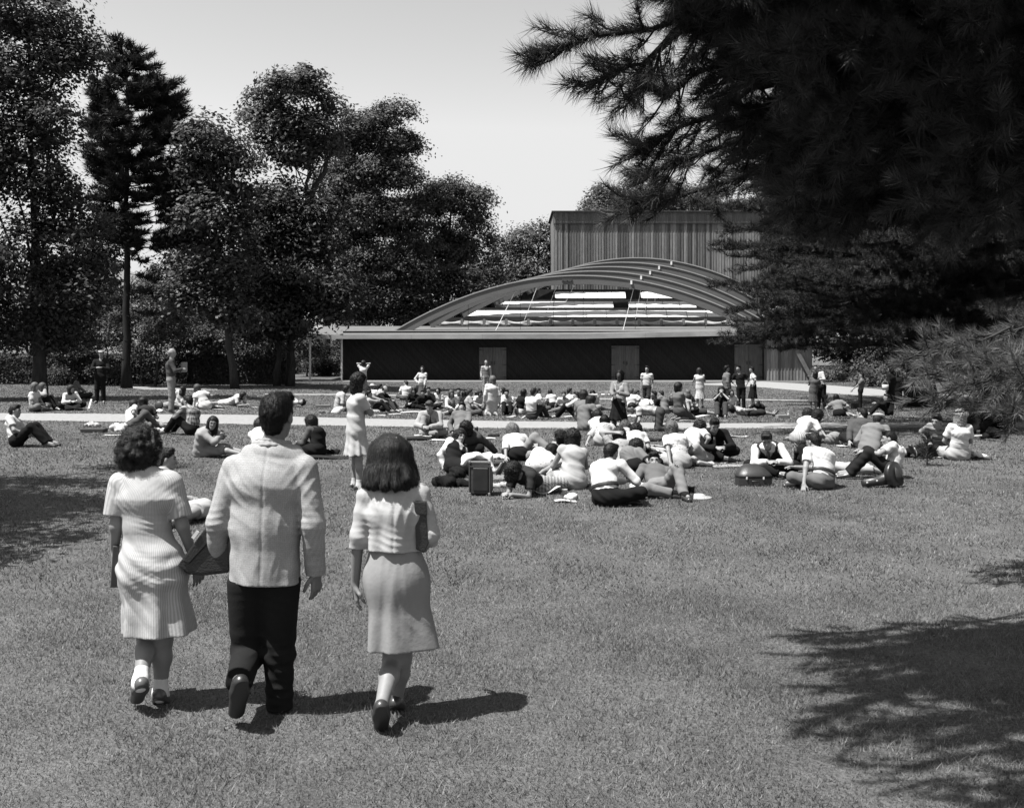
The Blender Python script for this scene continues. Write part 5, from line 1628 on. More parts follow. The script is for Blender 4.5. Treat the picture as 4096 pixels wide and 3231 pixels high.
p('broad man in white shirt with his back turned at the edge of the gravel path', (2135, 1569), (2128, 1678), 38, 'up', 'knees', (.82, 'short', 'shirt'), (TR, .13), ('short', .05), hunch=.8, belt=.03, **M)
p('head in profile just behind the broad man in the white shirt', (2154, 1566), None, 70, 'cross', 'lap', (.7, 'short', 'shirt'), (TR, .2), ('short', .08), **M)
p('woman in white blouse with shoulder-length hair turned from the camera, mid crowd', (2200, 1568), (2214, 1632), 330, 'sideR', 'lap', (W8, 'short', 'blouse'), (SK, .05), ('bob', .07), hyaw=20)
p('boy in white tee shirt leaning on his right hand', (2256, 1580), (2256, 1650), 190, 'sideR', ('lap', 'side'), (.8, 'short', 'shirt'), (TR, .3), ('crew', .07), hyaw=-10, **M)
p('dark-haired person in white behind the man with dark waistcoat and glasses', (2279, 1566), None, 30, 'cross', 'lap', (.7, 'short', 'shirt'), (TR, .1), ('short', .05), hyaw=30, **M)
p('man with dark waistcoat, white sleeves and glasses, knees drawn up, facing left', (2305, 1584), (2308, 1675), 285, 'up', 'knees', (.78, 'long', 'shirt'), (TR, .025), ('short', .04), extra={'vest': .03}, hyaw=-20, **M)
p('curly-headed person sitting behind the man in the suit jacket, left of the tray', (2337, 1580), None, 30, 'cross', 'lap', (.3, 'short', 'shirt'), (TR, .1), ('curly', .05), **M)
p('woman in white blouse behind the tray, leaning on a stiff arm', (2371, 1573), (2385, 1640), 180, 'sideL', ('prop', 'lap'), (W8, 'short', 'blouse'), (SK, .4), ('curly', .04))
p('man in light grey suit jacket bending forward, seated on the near edge of the path', (2367, 1604), (2338, 1722), 68, 'cross', 'work', (.30, 'long', 'jacket'), (TR, .06), ('curly', .045), hunch=1.0, hpitch=-20, **M)
p('standing woman in pale bolero, white blouse and long black skirt carrying a tray of cups', (2478, 1500), (2474, 1748), 205, 'stand', ('front', (-.02, .40, 1.05)), (.36, 'long', 'blouse'), (SK, .02), ('bob', .02), skinv=.085, extra={'vest': .6}, hemz=.36, flare=1.1)
p('curly dark-haired person just behind the patterned blouse, left of the black skirt', (2394, 1664), (2392, 1745), 40, 'cross', 'lap', (.8, 'short', 'shirt'), (TR, .2), ('curly', .05))
p('woman in finely patterned blouse with smooth dark hair, leaning away to the left', (2420, 1684), (2412, 1782), 18, 'sideR', ('prop', 'lap'), (.62, 'half', 'blouse', 'print'), (SK, .5), ('bob', .025))
# --- right of the tray
p('fair-haired person in white behind the man in profile, right of the black skirt', (2527, 1566), None, 30, 'cross', 'lap', (.8, 'short', 'shirt'), (TR, .2), ('short', .16), **M)
p('man in white shirt in profile to the right, beside the black skirt', (2549, 1572), (2534, 1640), 80, 'up', 'knees', (.82, 'short', 'shirt'), (TR, .3), ('short', .09), hunch=.5, **M)
p('man in short-sleeved white shirt and grey trousers walking out from the hall', (2588, 1476), (2587, 1632), 192, 'walk', 'down', (.72, 'short', 'shirt'), (TR, .10), ('short', .035), hyaw=15, **M)
p('woman in white with dark ponytail kneeling above the crawling boy', (2592, 1595), (2576, 1662), 30, 'heels', 'lap', (.82, 'short', 'dress'), (SK, .82), ('long', .03), S=.88)
p('man in black suit facing left beside the woman with the ponytail', (2615, 1577), (2622, 1654), 265, 'cross', 'lap', (.035, 'long', 'jacket'), (TR, .03), ('short', .09), **M)
p('balding man in grey jacket reaching an arm to the left', (2643, 1576), (2660, 1655), 300, 'cross', ('reach', 'lap'), (.34, 'long', 'jacket'), (TR, .04), ('crew', .06), **M)
p('fair-haired woman holding a plate, right of the balding man', (2688, 1588), (2682, 1650), 190, 'sideL', 'work', (.2, 'short', 'blouse'), (SK, .3), ('bob', .28), hpitch=-15)
p('woman with wild dark curls looking to the right over the crowd', (2717, 1548), None, 60, 'heels', 'lap', (.26, 'short', 'blouse'), (SK, .2), ('curly', .03), hyaw=30, hh=.95)
p('fair-haired woman in dark top, partly behind the striped dress', (2752, 1570), None, 20, 'sideR', 'lap', (.06, 'short', 'blouse'), (SK, .05), ('bob', .24))
p('woman in striped dress kneeling with her back turned, pale curly hair', (2739, 1588), (2735, 1676), 5, 'heels', 'lap', (.66, 'short', 'dress', 'widestripe'), (SK, .66), ('curly', .25), S=.9)
p('boy in plaid shirt crawling on hands and knees across the path', (2528, 1632), (2640, 1725), 272, 'crawl', ((-.18, .62, .04), (.18, .66, .04)), (.72, 'short', 'shirt', 'plaid'), (TR, .16), ('crew', .03), hpitch=-40, **M)
p('standing woman in pale printed dress with bobbed fair hair, back to the camera', (2796, 1482), (2800, 1632), 3, 'stand', 'front', (.78, 'none', 'dress', 'print'), (SK, .78), ('bob', .10), sock=.7)
p('standing young man in grey jacket, leftmost of the three talking near the hall', (2908, 1474), (2910, 1640), 80, 'stand', 'down', (.28, 'long', 'jacket'), (TR, .1), ('short', .03), **M)
p('standing man in dark open-necked shirt with hands on hips, middle of the three', (2954, 1474), (2964, 1641), 190, 'stand', 'akimbo', (.06, 'short', 'shirt'), (TR, .03), ('short', .03), hyaw=40, **M)
p('standing woman in white blouse and black skirt, hand on hip, rightmost of the three', (3006, 1478), (3013, 1629), 275, 'stand', 'akimbo', (.8, 'short', 'blouse'), (SK, .025), ('short', .03))
p('woman in black top with knees drawn up, both hands raised to her mouth', (2886, 1562), (2884, 1668), 190, 'up', 'face', (.025, 'short', 'blouse'), (TR, .14), ('wavy', .05), hpitch=-10)
p('woman in white top half hidden between the woman in black and the standing man', (2926, 1570), None, 170, 'sideL', 'lap', (W8, 'short', 'blouse'), (SK, .3), ('bob', .04))
p('woman in striped blouse lying on her back, curly head to the left', (2930, 1632), (2998, 1666), 88, 'ext', 'lap', (.7, 'short', 'blouse', 'widestripe'), (SK, .09), ('curly', .06), lean=-1, hpitch=60)
p('boy in dark jacket reclining behind the woman lying on her back', (3029, 1611), (3044, 1658), 235, 'sideL', ('lap', 'face'), (.05, 'long', 'jacket'), (TR, .08), ('crew', .12), S=.8, hyaw=20, **M)
p('woman in dark blazer sitting sideways at the right of the striped dress', (2757, 1590), (2766, 1663), 95, 'ext', 'lap', (.04, 'long', 'jacket'), (SK, .12), ('curly', .10))
p('standing woman in grey printed dress with her back turned, facing the man in shade', (3262, 1497), (3253, 1644), 12, 'stand', 'front', (.22, 'short', 'dress', 'print'), (SK, .22), ('wavy', .03), shoe=.02)
p('standing man in white shirt and dark trousers behind the woman in the grey dress', (3262, 1472), (3286, 1638), 195, 'stand', 'front', (.7, 'long', 'shirt'), (TR, .03), ('short', .14), **M)
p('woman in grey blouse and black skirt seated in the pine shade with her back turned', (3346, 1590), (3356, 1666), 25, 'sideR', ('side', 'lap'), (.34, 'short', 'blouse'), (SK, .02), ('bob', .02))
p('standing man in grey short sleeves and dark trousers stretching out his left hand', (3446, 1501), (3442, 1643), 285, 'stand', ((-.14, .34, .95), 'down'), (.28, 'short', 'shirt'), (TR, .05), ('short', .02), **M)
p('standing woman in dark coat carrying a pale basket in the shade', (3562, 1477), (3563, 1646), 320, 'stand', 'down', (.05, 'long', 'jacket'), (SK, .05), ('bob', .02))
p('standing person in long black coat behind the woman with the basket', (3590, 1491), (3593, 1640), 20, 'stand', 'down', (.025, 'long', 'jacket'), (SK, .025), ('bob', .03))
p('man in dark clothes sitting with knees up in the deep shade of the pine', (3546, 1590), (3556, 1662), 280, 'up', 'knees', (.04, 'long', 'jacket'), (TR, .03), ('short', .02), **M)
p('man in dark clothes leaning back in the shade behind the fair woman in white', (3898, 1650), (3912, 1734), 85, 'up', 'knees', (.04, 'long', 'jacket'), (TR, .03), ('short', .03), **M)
# --- near right groups
p('woman in white blouse and pleated skirt leaning over her lunch, dark curly hair', (3274, 1664), (3190, 1772), 72, 'sideL', ('lap', (.12, .62, .10)), (.82, 'short', 'blouse'), (SK, .6, 'widestripe'), ('curly', .05), hpitch=-25, hunch=.8)
p('woman with curled hair just behind the one in the pleated skirt', (3235, 1656), (3222, 1752), 50, 'sideR', 'lap', (.8, 'short', 'blouse'), (SK, .4), ('curly', .07))
p('man in white shirt, grey waistcoat and tie looking down at cards in his hands', (3067, 1760), (3086, 1897), 192, 'cross', 'work', (.82, 'long', 'shirt'), (TR, .05), ('short', .09), extra={'vest': .10}, tie=.05, hpitch=-35, hunch=.7, **M)
p('dark-haired man resting his chin on his hand, lying behind the card player in white', (3206, 1808), (3262, 1893), 275, 'prone', ('elbows', 'face'), (.05, 'long', 'shirt'), (TR, .6), ('short', .025), hh=.45, **M)
p('man in white shirt and grey trousers sitting cross-legged, back to the camera', (3252, 1768), (3292, 1957), 322, 'cross', ('side', 'work'), (.84, 'short', 'shirt'), (TR, .28), ('short', .045), hunch=.8, belt=.03, hpitch=-15, **M)
p('man in flat cap and pale tweed jacket with his back turned', (3516, 1681), (3478, 1816), 42, 'cross', 'lap', (.34, 'long', 'jacket'), (TR, .1), ('short', .1), cap=('flat', .55), hyaw=15, hunch=.7, **M)
p('young man in grey suit beside the flat cap, leaning back on his left hand', (3446, 1657), (3446, 1790), 15, 'cross', ('prop', 'lap'), (.18, 'long', 'jacket'), (TR, .06), ('short', .04), hyaw=-60, **M)
p('man with glasses and camera strap, knees drawn up, arms stretched over them', (3553, 1757), (3566, 1916), 282, 'up', 'knees', (.74, 'short', 'shirt'), (TR, .06), ('short', .04), hunch=.6, hyaw=-5, **M)
p('smiling man in banded knitted sweater, legs stretched to the left', (3746, 1684), (3768, 1822), 240, 'ext', ('side', 'lap'), (.5, 'long', 'sweater', 'hoops'), (TR, .04), ('short', .05), hyaw=-15, sock=.8, **M)
p('fair-haired woman in white blouse and pale skirt, legs tucked to the right', (3838, 1664), (3834, 1840), 2, 'sideR', 'lap', (.82, 'short', 'blouse'), (SK, .6), ('wavy', .6), sock=.8)
p('woman holding her neck, dotted frock, among the near picnickers', (2478, 1741), (2490, 1882), 12, 'sideR', ('hairback', 'lap'), (.5, 'short', 'dress', 'print'), (SK, .5), ('curly', .09))
p('curly fair-haired woman at the back of the near group, facing away', (2502, 1708), (2502, 1800), 10, 'sideR', 'lap', (.6, 'short', 'blouse'), (SK, .3), ('curly', .16))
p('dark-curled woman in plain white blouse with her back turned, near group', (2545, 1720), (2540, 1815), 8, 'sideR', 'lap', (.84, 'short', 'blouse'), (SK, .7), ('curly', .045))
p('woman in grey blouse bending over a book, head low, dark bobbed hair', (2550, 1788), (2528, 1892), 75, 'sideR', 'work', (.34, 'short', 'blouse'), (SK, .03), ('curly', .06), hpitch=-35, hunch=1.0)
p('fair-haired woman in white blouse and finely striped skirt, braced on her left arm', (2684, 1712), (2722, 1872), 345, 'sideR', ('prop', 'lap'), (.82, 'short', 'blouse', 'print'), (SK, .6, 'stripe'), ('wavy', .24), hyaw=10)
p('curly-haired woman in white blouse and pale trousers folded under her, facing the dark suit', (2804, 1710), (2764, 1848), 58, 'heels', ('lap', 'lap'), (.82, 'short', 'blouse'), (TR, .62), ('curly', .05), hunch=.6, S=.9, hpitch=-15)
p('man in dark suit sitting cross-legged, looking down at a game between his knees', (2859, 1702), (2850, 1836), 178, 'cross', 'work', (.04, 'long', 'jacket'), (TR, .03), ('short', .05), tie=.12, hpitch=-28, hunch=.6, **M)
p('heavy-set man in white shirt and black trousers, nearest of the picnickers, back turned', (2446, 1812), (2424, 2024), 40, 'cross', 'work', (.84, 'long', 'shirt'), (TR, .022), ('short', .04), hunch=.9, hpitch=-20, belt=.02, **M)
p('young man in grey jersey reclining with one knee up, staring at the camera', (2617, 1846), (2640, 1978), 165, 'oneL', ((-.12, .30, .44), 'side'), (.27, 'long', 'sweater'), (TR, .36), ('short', .03), lean=-1, hyaw=20, sock=.05, S=.98, **M)
p('fair woman in white blouse and black skirt with rolled hair, leaning on a stiff arm', (2051, 1722), (2074, 1842), 350, 'sideR', ('prop', 'lap'), (.84, 'half', 'blouse'), (SK, .03), ('curly', .30), hyaw=15)
p('smiling dark-haired man lounging on his side, one knee raised, facing left', (2236, 1750), (2205, 1845), 280, 'oneR', ('lap', 'side'), (.5, 'short', 'shirt'), (TR, .40), ('wavy', .03), lean=-1, **M)
p('woman in light cap-sleeved frock, dark hair to her neck, her broad back to the camera', (2287, 1750), (2290, 1955), 340, 'sideL', 'front', (.58, 'none', 'dress'), (SK, .58), ('wavy', .045), S=1.0)
p('woman in flowered white dress bent over, her dark hair falling forward', (2212, 1806), (2138, 1890), 88, 'sideR', 'work', (.76, 'short', 'dress', 'print'), (SK, .76), ('bob', .03), hpitch=-50, hunch=1.0)
p('girl with thick dark curls lying on her front reading a paper, checked skirt', (2061, 1885), (2150, 1972), 220, 'prone', 'elbows', (.10, 'short', 'blouse'), (SK, .66, 'gingham'), ('curly', .035), hh=.42, hyaw=-150, hpitch=-10)
# ------------------------------------------------------------------ the three who walk towards the picnic
def front(label, B, J, **kw):
    J = {k: (np.asarray(v, float) - B if k not in ('lat', 'f', 'sp', 'cf', 'hf', 'hu', 'hr', 'up') and not k.startswith(('hd', 'hn')) and isinstance(v, np.ndarray) else v) for k, v in J.items()}
    return build_person(B, J, label, h=kw.pop('h', .0062), **kw)


def frame(J, yaw, hyaw, hpitch=0, sp=(0, 0, 1)):
    a = math.radians(yaw); J['f'] = A(math.sin(a), math.cos(a), 0); J['sp'] = nrm(sp)
    r_ = A(math.cos(a), -math.sin(a), 0); J['lat'] = nrm(r_ - J['sp'] * (r_ @ J['sp'])); J['cf'] = nrm(np.cross(J['sp'], J['lat']))
    a = math.radians(yaw + hyaw); hp = math.radians(hpitch); hf = A(math.sin(a), math.cos(a), 0)
    J['hf'] = nrm(hf * math.cos(hp) + A(0, 0, math.sin(hp))); J['hr'] = nrm(np.cross(J['hf'], A(0, 0, 1))); J['hu'] = np.cross(J['hr'], J['hf'])
    J['upright'] = True


class Coat(Field):
    """a garment with flat cut hem and folds"""


def folds(c, n, amp, z0, z1, sd, extra=0.0):
    def f(X, Y, Z):
        an = np.arctan2(Y - c[1], X - c[0]); k = np.clip((z0 - Z) / max(z0 - z1, 1e-3), 0, 1)
        d = amp * k * np.sin(n * an + sd + .9 * np.sin(3 * an + 2 * sd) + 1.2 * (z0 - Z))
        g = np.sin(27 * X + 13 * Z + sd + 2.2 * np.sin(9 * Z + 5 * X + sd)); m = .5 + .5 * np.sin(8 * Z - 11 * X + 2 * sd)
        d = d + .0045 * m * (1 - 2 * np.abs(g)) * .6 + .0022 * np.sin(48 * Z + 21 * X + 3 * np.sin(10 * X - 6 * Z + sd)) * (1 - m)
        return d + extra * np.sin(70 * Z + 20 * X + 3 * np.sin(12 * X + sd)) * np.exp(-((Z - z0) / .12) ** 2)
    return f


hh_ = .0062
# ---------------------------------------------------------------- man in the tweed jacket
Ym = 6.08
B = A(pp(575, 1512, Ym)[0], Ym, 0.0)
g_ = lambda u, v, dy=0.0: pp(u, v, Ym + dy)
J = {}
frame(J, 2, 14, -3, (.01, .05, 1))
J.update(hip=g_(560, 1215, .02), waist=g_(562, 1120, .02), chest=g_(565, 1015, .02), neck=g_(575, 938, .03), head=g_(588, 880, .06),
         shL=g_(502, 985, .02), shR=g_(640, 985, .0), elL=g_(462, 1105, .02), wrL=g_(462, 1196, .13), elR=g_(662, 1108, -.03), wrR=g_(667, 1208, .03),
         hpL=g_(525, 1235), hpR=g_(592, 1235), knL=g_(524, 1385, .06), anL=g_(506, 1442, -.28), toeL=g_(495, 1516, -.14),
         knR=g_(588, 1380, .05), anR=g_(592, 1487, .08), toeR=g_(612, 1500, .26),
         hdR=nrm(A(.05, .15, -1)), hnR=nrm(A(-.8, .5, 0)), hdL=nrm(A(.5, .6, -.35)), hnL=nrm(A(.2, .2, .9)), curlR=.55, curlL=.5)
man = front('tall man in checked tweed jacket and black trousers, walking away with a briefcase', B, J, female=False, S=1.03, skinv=.34,
            top=(.5, 'long', 'shirt'), bottom=(TR, .03), hair=('short', .03), shoe=.02, group='trio walking to the picnic', seed=3)
for ch in list(man.children):
    if ch.name.split('.')[0] in ('shirt', 'trousers'): bpy.data.objects.remove(ch)
Jl = {k: (v - B if isinstance(v, np.ndarray) and k not in ('lat', 'f', 'sp', 'cf', 'hf', 'hu', 'hr') and not k.startswith(('hd', 'hn')) else v) for k, v in J.items()}
q = lambda u, v, dy=0.0: g_(u, v, dy) - B
ft = Field(); lat = Jl['lat']
ft.add(cone(q(558, 1205), q(560, 1150), .118, .115, lat, 1.42, .05))
for (L, a, k_, e) in (('L', q(524, 1232), q(523, 1385, .05), q(506, 1438, -.26)), ('R', q(594, 1232), q(589, 1382, .04), q(592, 1497, .06))):
    ft.add(cone(a, k_, .104, .082, A(1, 0, 0), 1.08, .035), cone(k_, e, .082, .074, k=.03, cb=True))
zk = q(0, 1390)[2]
ft.disp = lambda X, Y, Z: .005 * np.sin(60 * Z + 26 * X + 2 * np.sin(21 * X)) * np.exp(-((Z - zk) / .13) ** 2) + .003 * np.sin(80 * Z - 30 * X) * np.exp(-((Z - .12) / .10) ** 2) + .003 * np.sin(24 * X + 7 * Z)
fd5 = ft.disp
cr5 = creases([(q(525, 1395, -.1), A(.2, 0, 1), .05, .008, .10), (q(592, 1470, -.05), A(.3, 0, 1), .055, .008, .10), (q(590, 1390, -.08), A(-.3, 0, 1), .06, .006, .12), (q(558, 1265, -.1), A(.2, 0, 1), .06, .005, .16)], 5.0)
ft.disp = lambda X, Y, Z: fd5(X, Y, Z) + cr5(X, Y, Z)
ft.obj('trousers', hh_, cloth(.06), man)
fj = Field()
fj.add(cone(q(562, 1262), q(562, 1110), .152, .138, lat, 1.34, .06), cone(q(562, 1110), q(565, 1020), .138, .142, lat, 1.38, .06),
       cone(q(565, 1020), q(573, 962), .142, .080, lat, 1.62, .05), cone(q(510, 988), q(636, 988), .060, k=.05),
       cone(q(530, 960, .02), q(622, 960, .02), .048, k=.05))
for (a, e, w_) in ((q(497, 990, .02), q(462, 1105, .0), q(462, 1185, .10)), (q(643, 990), q(662, 1108, -.04), q(667, 1215, .02))):
    fj.add(cone(a, e, .076, .068, k=.014), cone(e, w_, .068, .060, k=.02, cb=True))
fj.planes.append((q(560, 1229), A(-.03, 0, -1)))
c_ = q(560, 1200)
fj.disp = folds(c_, 5, .006, q(0, 1050)[2], q(0, 1229)[2], .6, .0)
fd1 = fj.disp
cr = creases([(q(655, 1105, -.05), A(.2, 0, 1), .045, .007, .10), (q(462, 1105, -.03), A(-.2, 0, 1), .045, .007, .10), (q(500, 1020, -.1), A(.8, 0, .6), .06, .006, .12), (q(632, 1020, -.1), A(-.8, 0, .6), .06, .007, .12),
              (q(560, 960, -.08), A(.1, 0, 1), .05, .004, .12), (q(560, 1150, -.15), A(1, 0, .15), .11, .006, .28), (q(610, 1150, -.12), A(1, 0, -.25), .08, .006, .20), (q(520, 1060, -.12), A(.5, 0, 1), .09, .005, .16), (q(668, 1185, 0), A(0, 0, 1), .04, .005, .07)], 1.0)
sm = lambda X, Y, Z, x0, d=.004: d * np.exp(-((X - x0 - .03 * (Z - 1.1)) / .007) ** 2) * (Y < .06)
xs_ = q(566, 1100)[0]
fj.disp = lambda X, Y, Z: fd1(X, Y, Z) + cr(X, Y, Z) + sm(X, Y, Z, xs_)
fj.cuts += [cone(q(577, 935, .05), q(582, 900, .06), .060, .07)]
jk = fj.obj('jacket', hh_, cloth(.55, 'tweed'), man)
fc = Field()                                     # folded collar round the neck
an = np.linspace(math.radians(-40), math.radians(220), 15); cc = q(575, 936, .05)
ring = [cc + A(-math.cos(t) * .098, -math.sin(t) * .083, .010 * math.sin(t)) for t in an]
for a, b in zip(ring[:-1], ring[1:]): fc.add(cone(a, b, .0125, k=.008), cone(a + A(0, 0, -.022) + (a - cc) * .10, b + A(0, 0, -.022) + (b - cc) * .10, .0105, k=.014), cone(a + A(0, 0, -.042) + (a - cc) * .22, b + A(0, 0, -.042) + (b - cc) * .22, .008, k=.014))
fc.obj('collar', hh_, cloth(.55, 'tweed'), jk)
# ---------------------------------------------------------------- woman in the striped dress
Yw = 6.22
B1 = A(pp(322, 1490, Yw)[0], Yw, 0.0)
g_ = lambda u, v, dy=0.0: pp(u, v, Yw + dy)
J = {}
frame(J, 8, 48, 2, (-.02, .02, 1))
J.update(hip=g_(328, 1205), waist=g_(312, 1120), chest=g_(308, 1045), neck=g_(308, 1000, .02), head=g_(309, 947, .05),
         shL=g_(253, 1018), shR=g_(362, 1016), elL=g_(246, 1112, -.02), wrL=g_(242, 1165, .05), elR=g_(386, 1112, .0), wrR=g_(413, 1188, .06),
         hpL=g_(305, 1225), hpR=g_(355, 1225), knL=g_(311, 1345, .05), anL=g_(297, 1440, -.16), toeL=g_(285, 1478, .02),
         knR=g_(345, 1350, .06), anR=g_(339, 1463, .04), toeR=g_(352, 1484, .20), hemz=0.5,
         hdL=nrm(A(-.1, .1, -1)), hnL=nrm(A(.9, .3, 0)), hdR=nrm(A(.2, .15, -1)), hnR=nrm(A(-.7, .6, 0)), curlL=.75, curlR=.6)
wom = front('woman in belted striped dress and white socks, ribbon in her curls, carrying a book', B1, J, female=True, S=.93, skinv=.40,
            top=(.5, 'short', 'dress'), bottom=(SK, .5), hair=('curly', .04), shoe=.07, sock=.95, group='trio walking to the picnic', seed=5)
for ch in list(wom.children):
    if ch.name.split('.')[0] == 'dress': bpy.data.objects.remove(ch)
q = lambda u, v, dy=0.0: g_(u, v, dy) - B1
lat = J['lat']; fd_ = Field()
fd_.add(cone(q(309, 1105), q(308, 1050), .104, .114, lat, 1.26, .05), cone(q(308, 1050), q(308, 1005), .120, .06, lat, 1.7, .04), cone(q(257, 1018), q(358, 1016), .055, k=.05),
        cone(q(310, 1122), q(309, 1105), .098, .104, lat, 1.24, .03))
for (a, e) in ((q(252, 1022), q(244, 1092, -.01)), (q(364, 1020), q(382, 1096, .0))):
    fd_.add(cone(a, a + (e - a) * .95, .060, .066, k=.016, cb=True))
fd_.add(cone(q(311, 1122), q(322, 1200), .100, .142, lat, 1.26, .04), cone(q(322, 1200), q(343, 1372), .142, .182, lat, 1.18, .10), cone(q(300, 1185, -.04), q(296, 1215, -.05), .09, k=.06), cone(q(345, 1185, -.04), q(352, 1215, -.05), .09, k=.06))
fd_.planes.append((q(342, 1336), A(.03, -.02, -1)))
fd_.disp = folds(q(325, 1200), 7, .016, q(0, 1190)[2], q(0, 1336)[2], 1.1, .004)
fd2 = fd_.disp
cr2 = creases([(q(315, 1180, -.14), A(.10, 0, 1), .030, .0025, .15), (q(335, 1235, -.15), A(.3, 0, 1), .036, .003, .16), (q(300, 1230, -.15), A(-.3, 0, 1), .036, .0025, .14), (q(310, 1095, -.1), A(.1, 0, 1), .035, .005, .11),
               (q(262, 1050, -.05), A(.6, 0, .8), .04, .005, .09), (q(350, 1050, -.05), A(-.6, 0, .8), .04, .005, .09), (q(340, 1295, -.15), A(1, 0, .5), .07, .006, .16)], 2.0)
fd_.disp = lambda X, Y, Z: fd2(X, Y, Z) + cr2(X, Y, Z)
fd_.cuts += [cone(q(310, 995, .06), q(311, 960, .07), .062, .06)]
dr_ = fd_.obj('dress', hh_, cloth(.68, 'stripe'), wom)
fb_ = Field(); fb_.add(cone(q(311, 1129), q(311, 1114), .109, .108, lat, 1.25, .01, ca=True, cb=True)); fb_.obj('belt', hh_, cloth(.62, 'stripe'), wom)
# curls and a ribbon on her head
fh = Field(); hc = q(309, 947, .05)
r2 = np.random.default_rng(3)
for i in range(230):
    d = unit(1)[0]
    pz = d[2]
    c = hc + J['hr'] * d[0] * .092 + J['hf'] * (d[1] * .10 - .035) + A(0, 0, 1) * (d[2] * .125 - .01)
    if (c - hc) @ J['hf'] > .035 and d[2] < .62: continue
    fh.add(cone(c, c + unit(1)[0] * .022, .0155, .013, k=.010))
fh.add(ell(hc - J['hf'] * .03 + A(0, 0, .02), np.array([J['hr'], J['hf'], J['hu']]), A(.088, .10, .11), .02))
fh.cuts += [ell(hc + J['hf'] * .095 - A(0, 0, .045), np.array([J['hr'], J['hf'], J['hu']]), A(.075, .075, .10))]
for ch in list(wom.children):
    if ch.name.split('.')[0] == 'hair': bpy.data.objects.remove(ch)
hr_ = fh.obj('hair', .0055, hairm(.09), wom, strands=dict(n=4500, ln=.05, wd=.0016, curl=.9, lift=.012, seed=4))
fr = Field(); top = hc + A(0, 0, .115)
pts = [hc + J['hr'] * (.098 * math.cos(t)) + A(0, 0, .02 + .108 * math.sin(t)) + J['hf'] * .012 for t in np.linspace(-.1, math.pi + .1, 14)]
for i, (a, b) in enumerate(zip(pts[:-1], pts[1:])): fr.add(cone(a, b, .0105 + .003 * (i % 2), .0105 + .003 * ((i + 1) % 2), k=.004))
for s_ in (-1, 1): fr.add(ell(top + J['hr'] * s_ * .035 + A(0, 0, .018) + J['hf'] * .01, np.array([J['hr'], J['hf'], J['hu']]), A(.034, .012, .020), .006))
fr.obj('ribbon', .005, cloth(.25), hr_)
# ---------------------------------------------------------------- woman in the bolero
Yb = 6.02
B2 = A(pp(825, 1520, Yb)[0], Yb, 0.0)
g_ = lambda u, v, dy=0.0: pp(u, v, Yb + dy)
J = {}
frame(J, 4, -6, -4, (0, .03, 1))
J.update(hip=g_(838, 1225), waist=g_(833, 1150), chest=g_(831, 1070), neck=g_(830, 1015, .03), head=g_(826, 966, .06),
         shL=g_(775, 1038), shR=g_(886, 1036), elL=g_(757, 1135, -.02), wrL=g_(751, 1235, .05), elR=g_(914, 1130, -.02), wrR=g_(902, 1150, .20),
         hpL=g_(815, 1245), hpR=g_(862, 1245), knL=g_(831, 1395, .06), anL=g_(806, 1492, -.24), toeL=g_(806, 1548, -.10),
         knR=g_(850, 1390, .08), anR=g_(838, 1478, .12), toeR=g_(850, 1494, .30), hemz=.5,
         hdL=nrm(A(.03, .12, -1)), hnL=nrm(A(.9, .35, 0)), hdR=nrm(A(-.4, .9, .1)), hnR=nrm(A(-.8, 0, -.3)), curlL=.45, curlR=.8)
wb = front('woman in pale cropped jacket and grey skirt, a dark purse under her arm', B2, J, female=True, S=.93, skinv=.40,
           top=(.5, 'long', 'blouse'), bottom=(SK, .5), hair=('none', 0), shoe=.03, group='trio walking to the picnic', seed=7)
for ch in list(wb.children):
    if ch.name.split('.')[0] in ('blouse', 'skirt'): bpy.data.objects.remove(ch)
q = lambda u, v, dy=0.0: g_(u, v, dy) - B2
lat = J['lat']
fk = Field(); fk.add(cone(q(834, 1150), q(838, 1225), .110, .128, lat, 1.24, .05), cone(q(838, 1225), q(853, 1400), .128, .178, lat, 1.24, .1))
fk.planes.append((q(852, 1366), A(.04, -.02, -1)))
fk.disp = folds(q(838, 1225), 5, .014, q(0, 1220)[2], q(0, 1366)[2], 2.2, .002)
ch_ = q(838, 1225); zt_, zb_ = q(0, 1200)[2], q(0, 1366)[2]


def fd3(X, Y, Z):
    an = np.arctan2(Y - ch_[1], X - ch_[0]); k = np.clip((zt_ - Z) / (zt_ - zb_), 0, 1)
    return .015 * k * np.sin(6 * an + 1.2 + .8 * np.sin(3 * an)) + .0012 * np.sin(60 * X + 9 * Z) * np.sin(17 * Z - 8 * X)


cr3 = creases([(q(835, 1275, -.14), A(1, 0, .25), .085, .0035, .22), (q(805, 1300, -.12), A(1, 0, -.15), .08, .003, .22), (q(870, 1300, -.13), A(1, 0, .35), .09, .005, .22), (q(838, 1180, -.1), A(1, 0, 0), .05, .003, .10)], 3.0)
fk.disp = lambda X, Y, Z: fd3(X, Y, Z) + cr3(X, Y, Z)
fk.obj('skirt', hh_, cloth(.46), wb)
fj = Field(); fj.add(cone(q(833, 1190), q(832, 1080), .138, .122, lat, 1.18, .05), cone(q(832, 1080), q(831, 1030), .122, .068, lat, 1.62, .05), cone(q(790, 1036), q(872, 1034), .056, k=.05))
fj.add(cone(q(779, 1046), q(760, 1135, -.02), .066, .054, k=.014), cone(q(760, 1135, -.02), q(755, 1168, .0), .054, .052, k=.02, cb=True))
fj.add(cone(q(883, 1044), q(908, 1128, -.02), .068, .058, k=.014), cone(q(908, 1128, -.02), q(905, 1143, .12), .058, .050, k=.02, cb=True))
fj.planes.append((q(832, 1160), A(-.02, 0, -1)))
fj.disp = folds(q(832, 1100), 6, .008, q(0, 1040)[2], q(0, 1160)[2], .3, .002)
fd4 = fj.disp
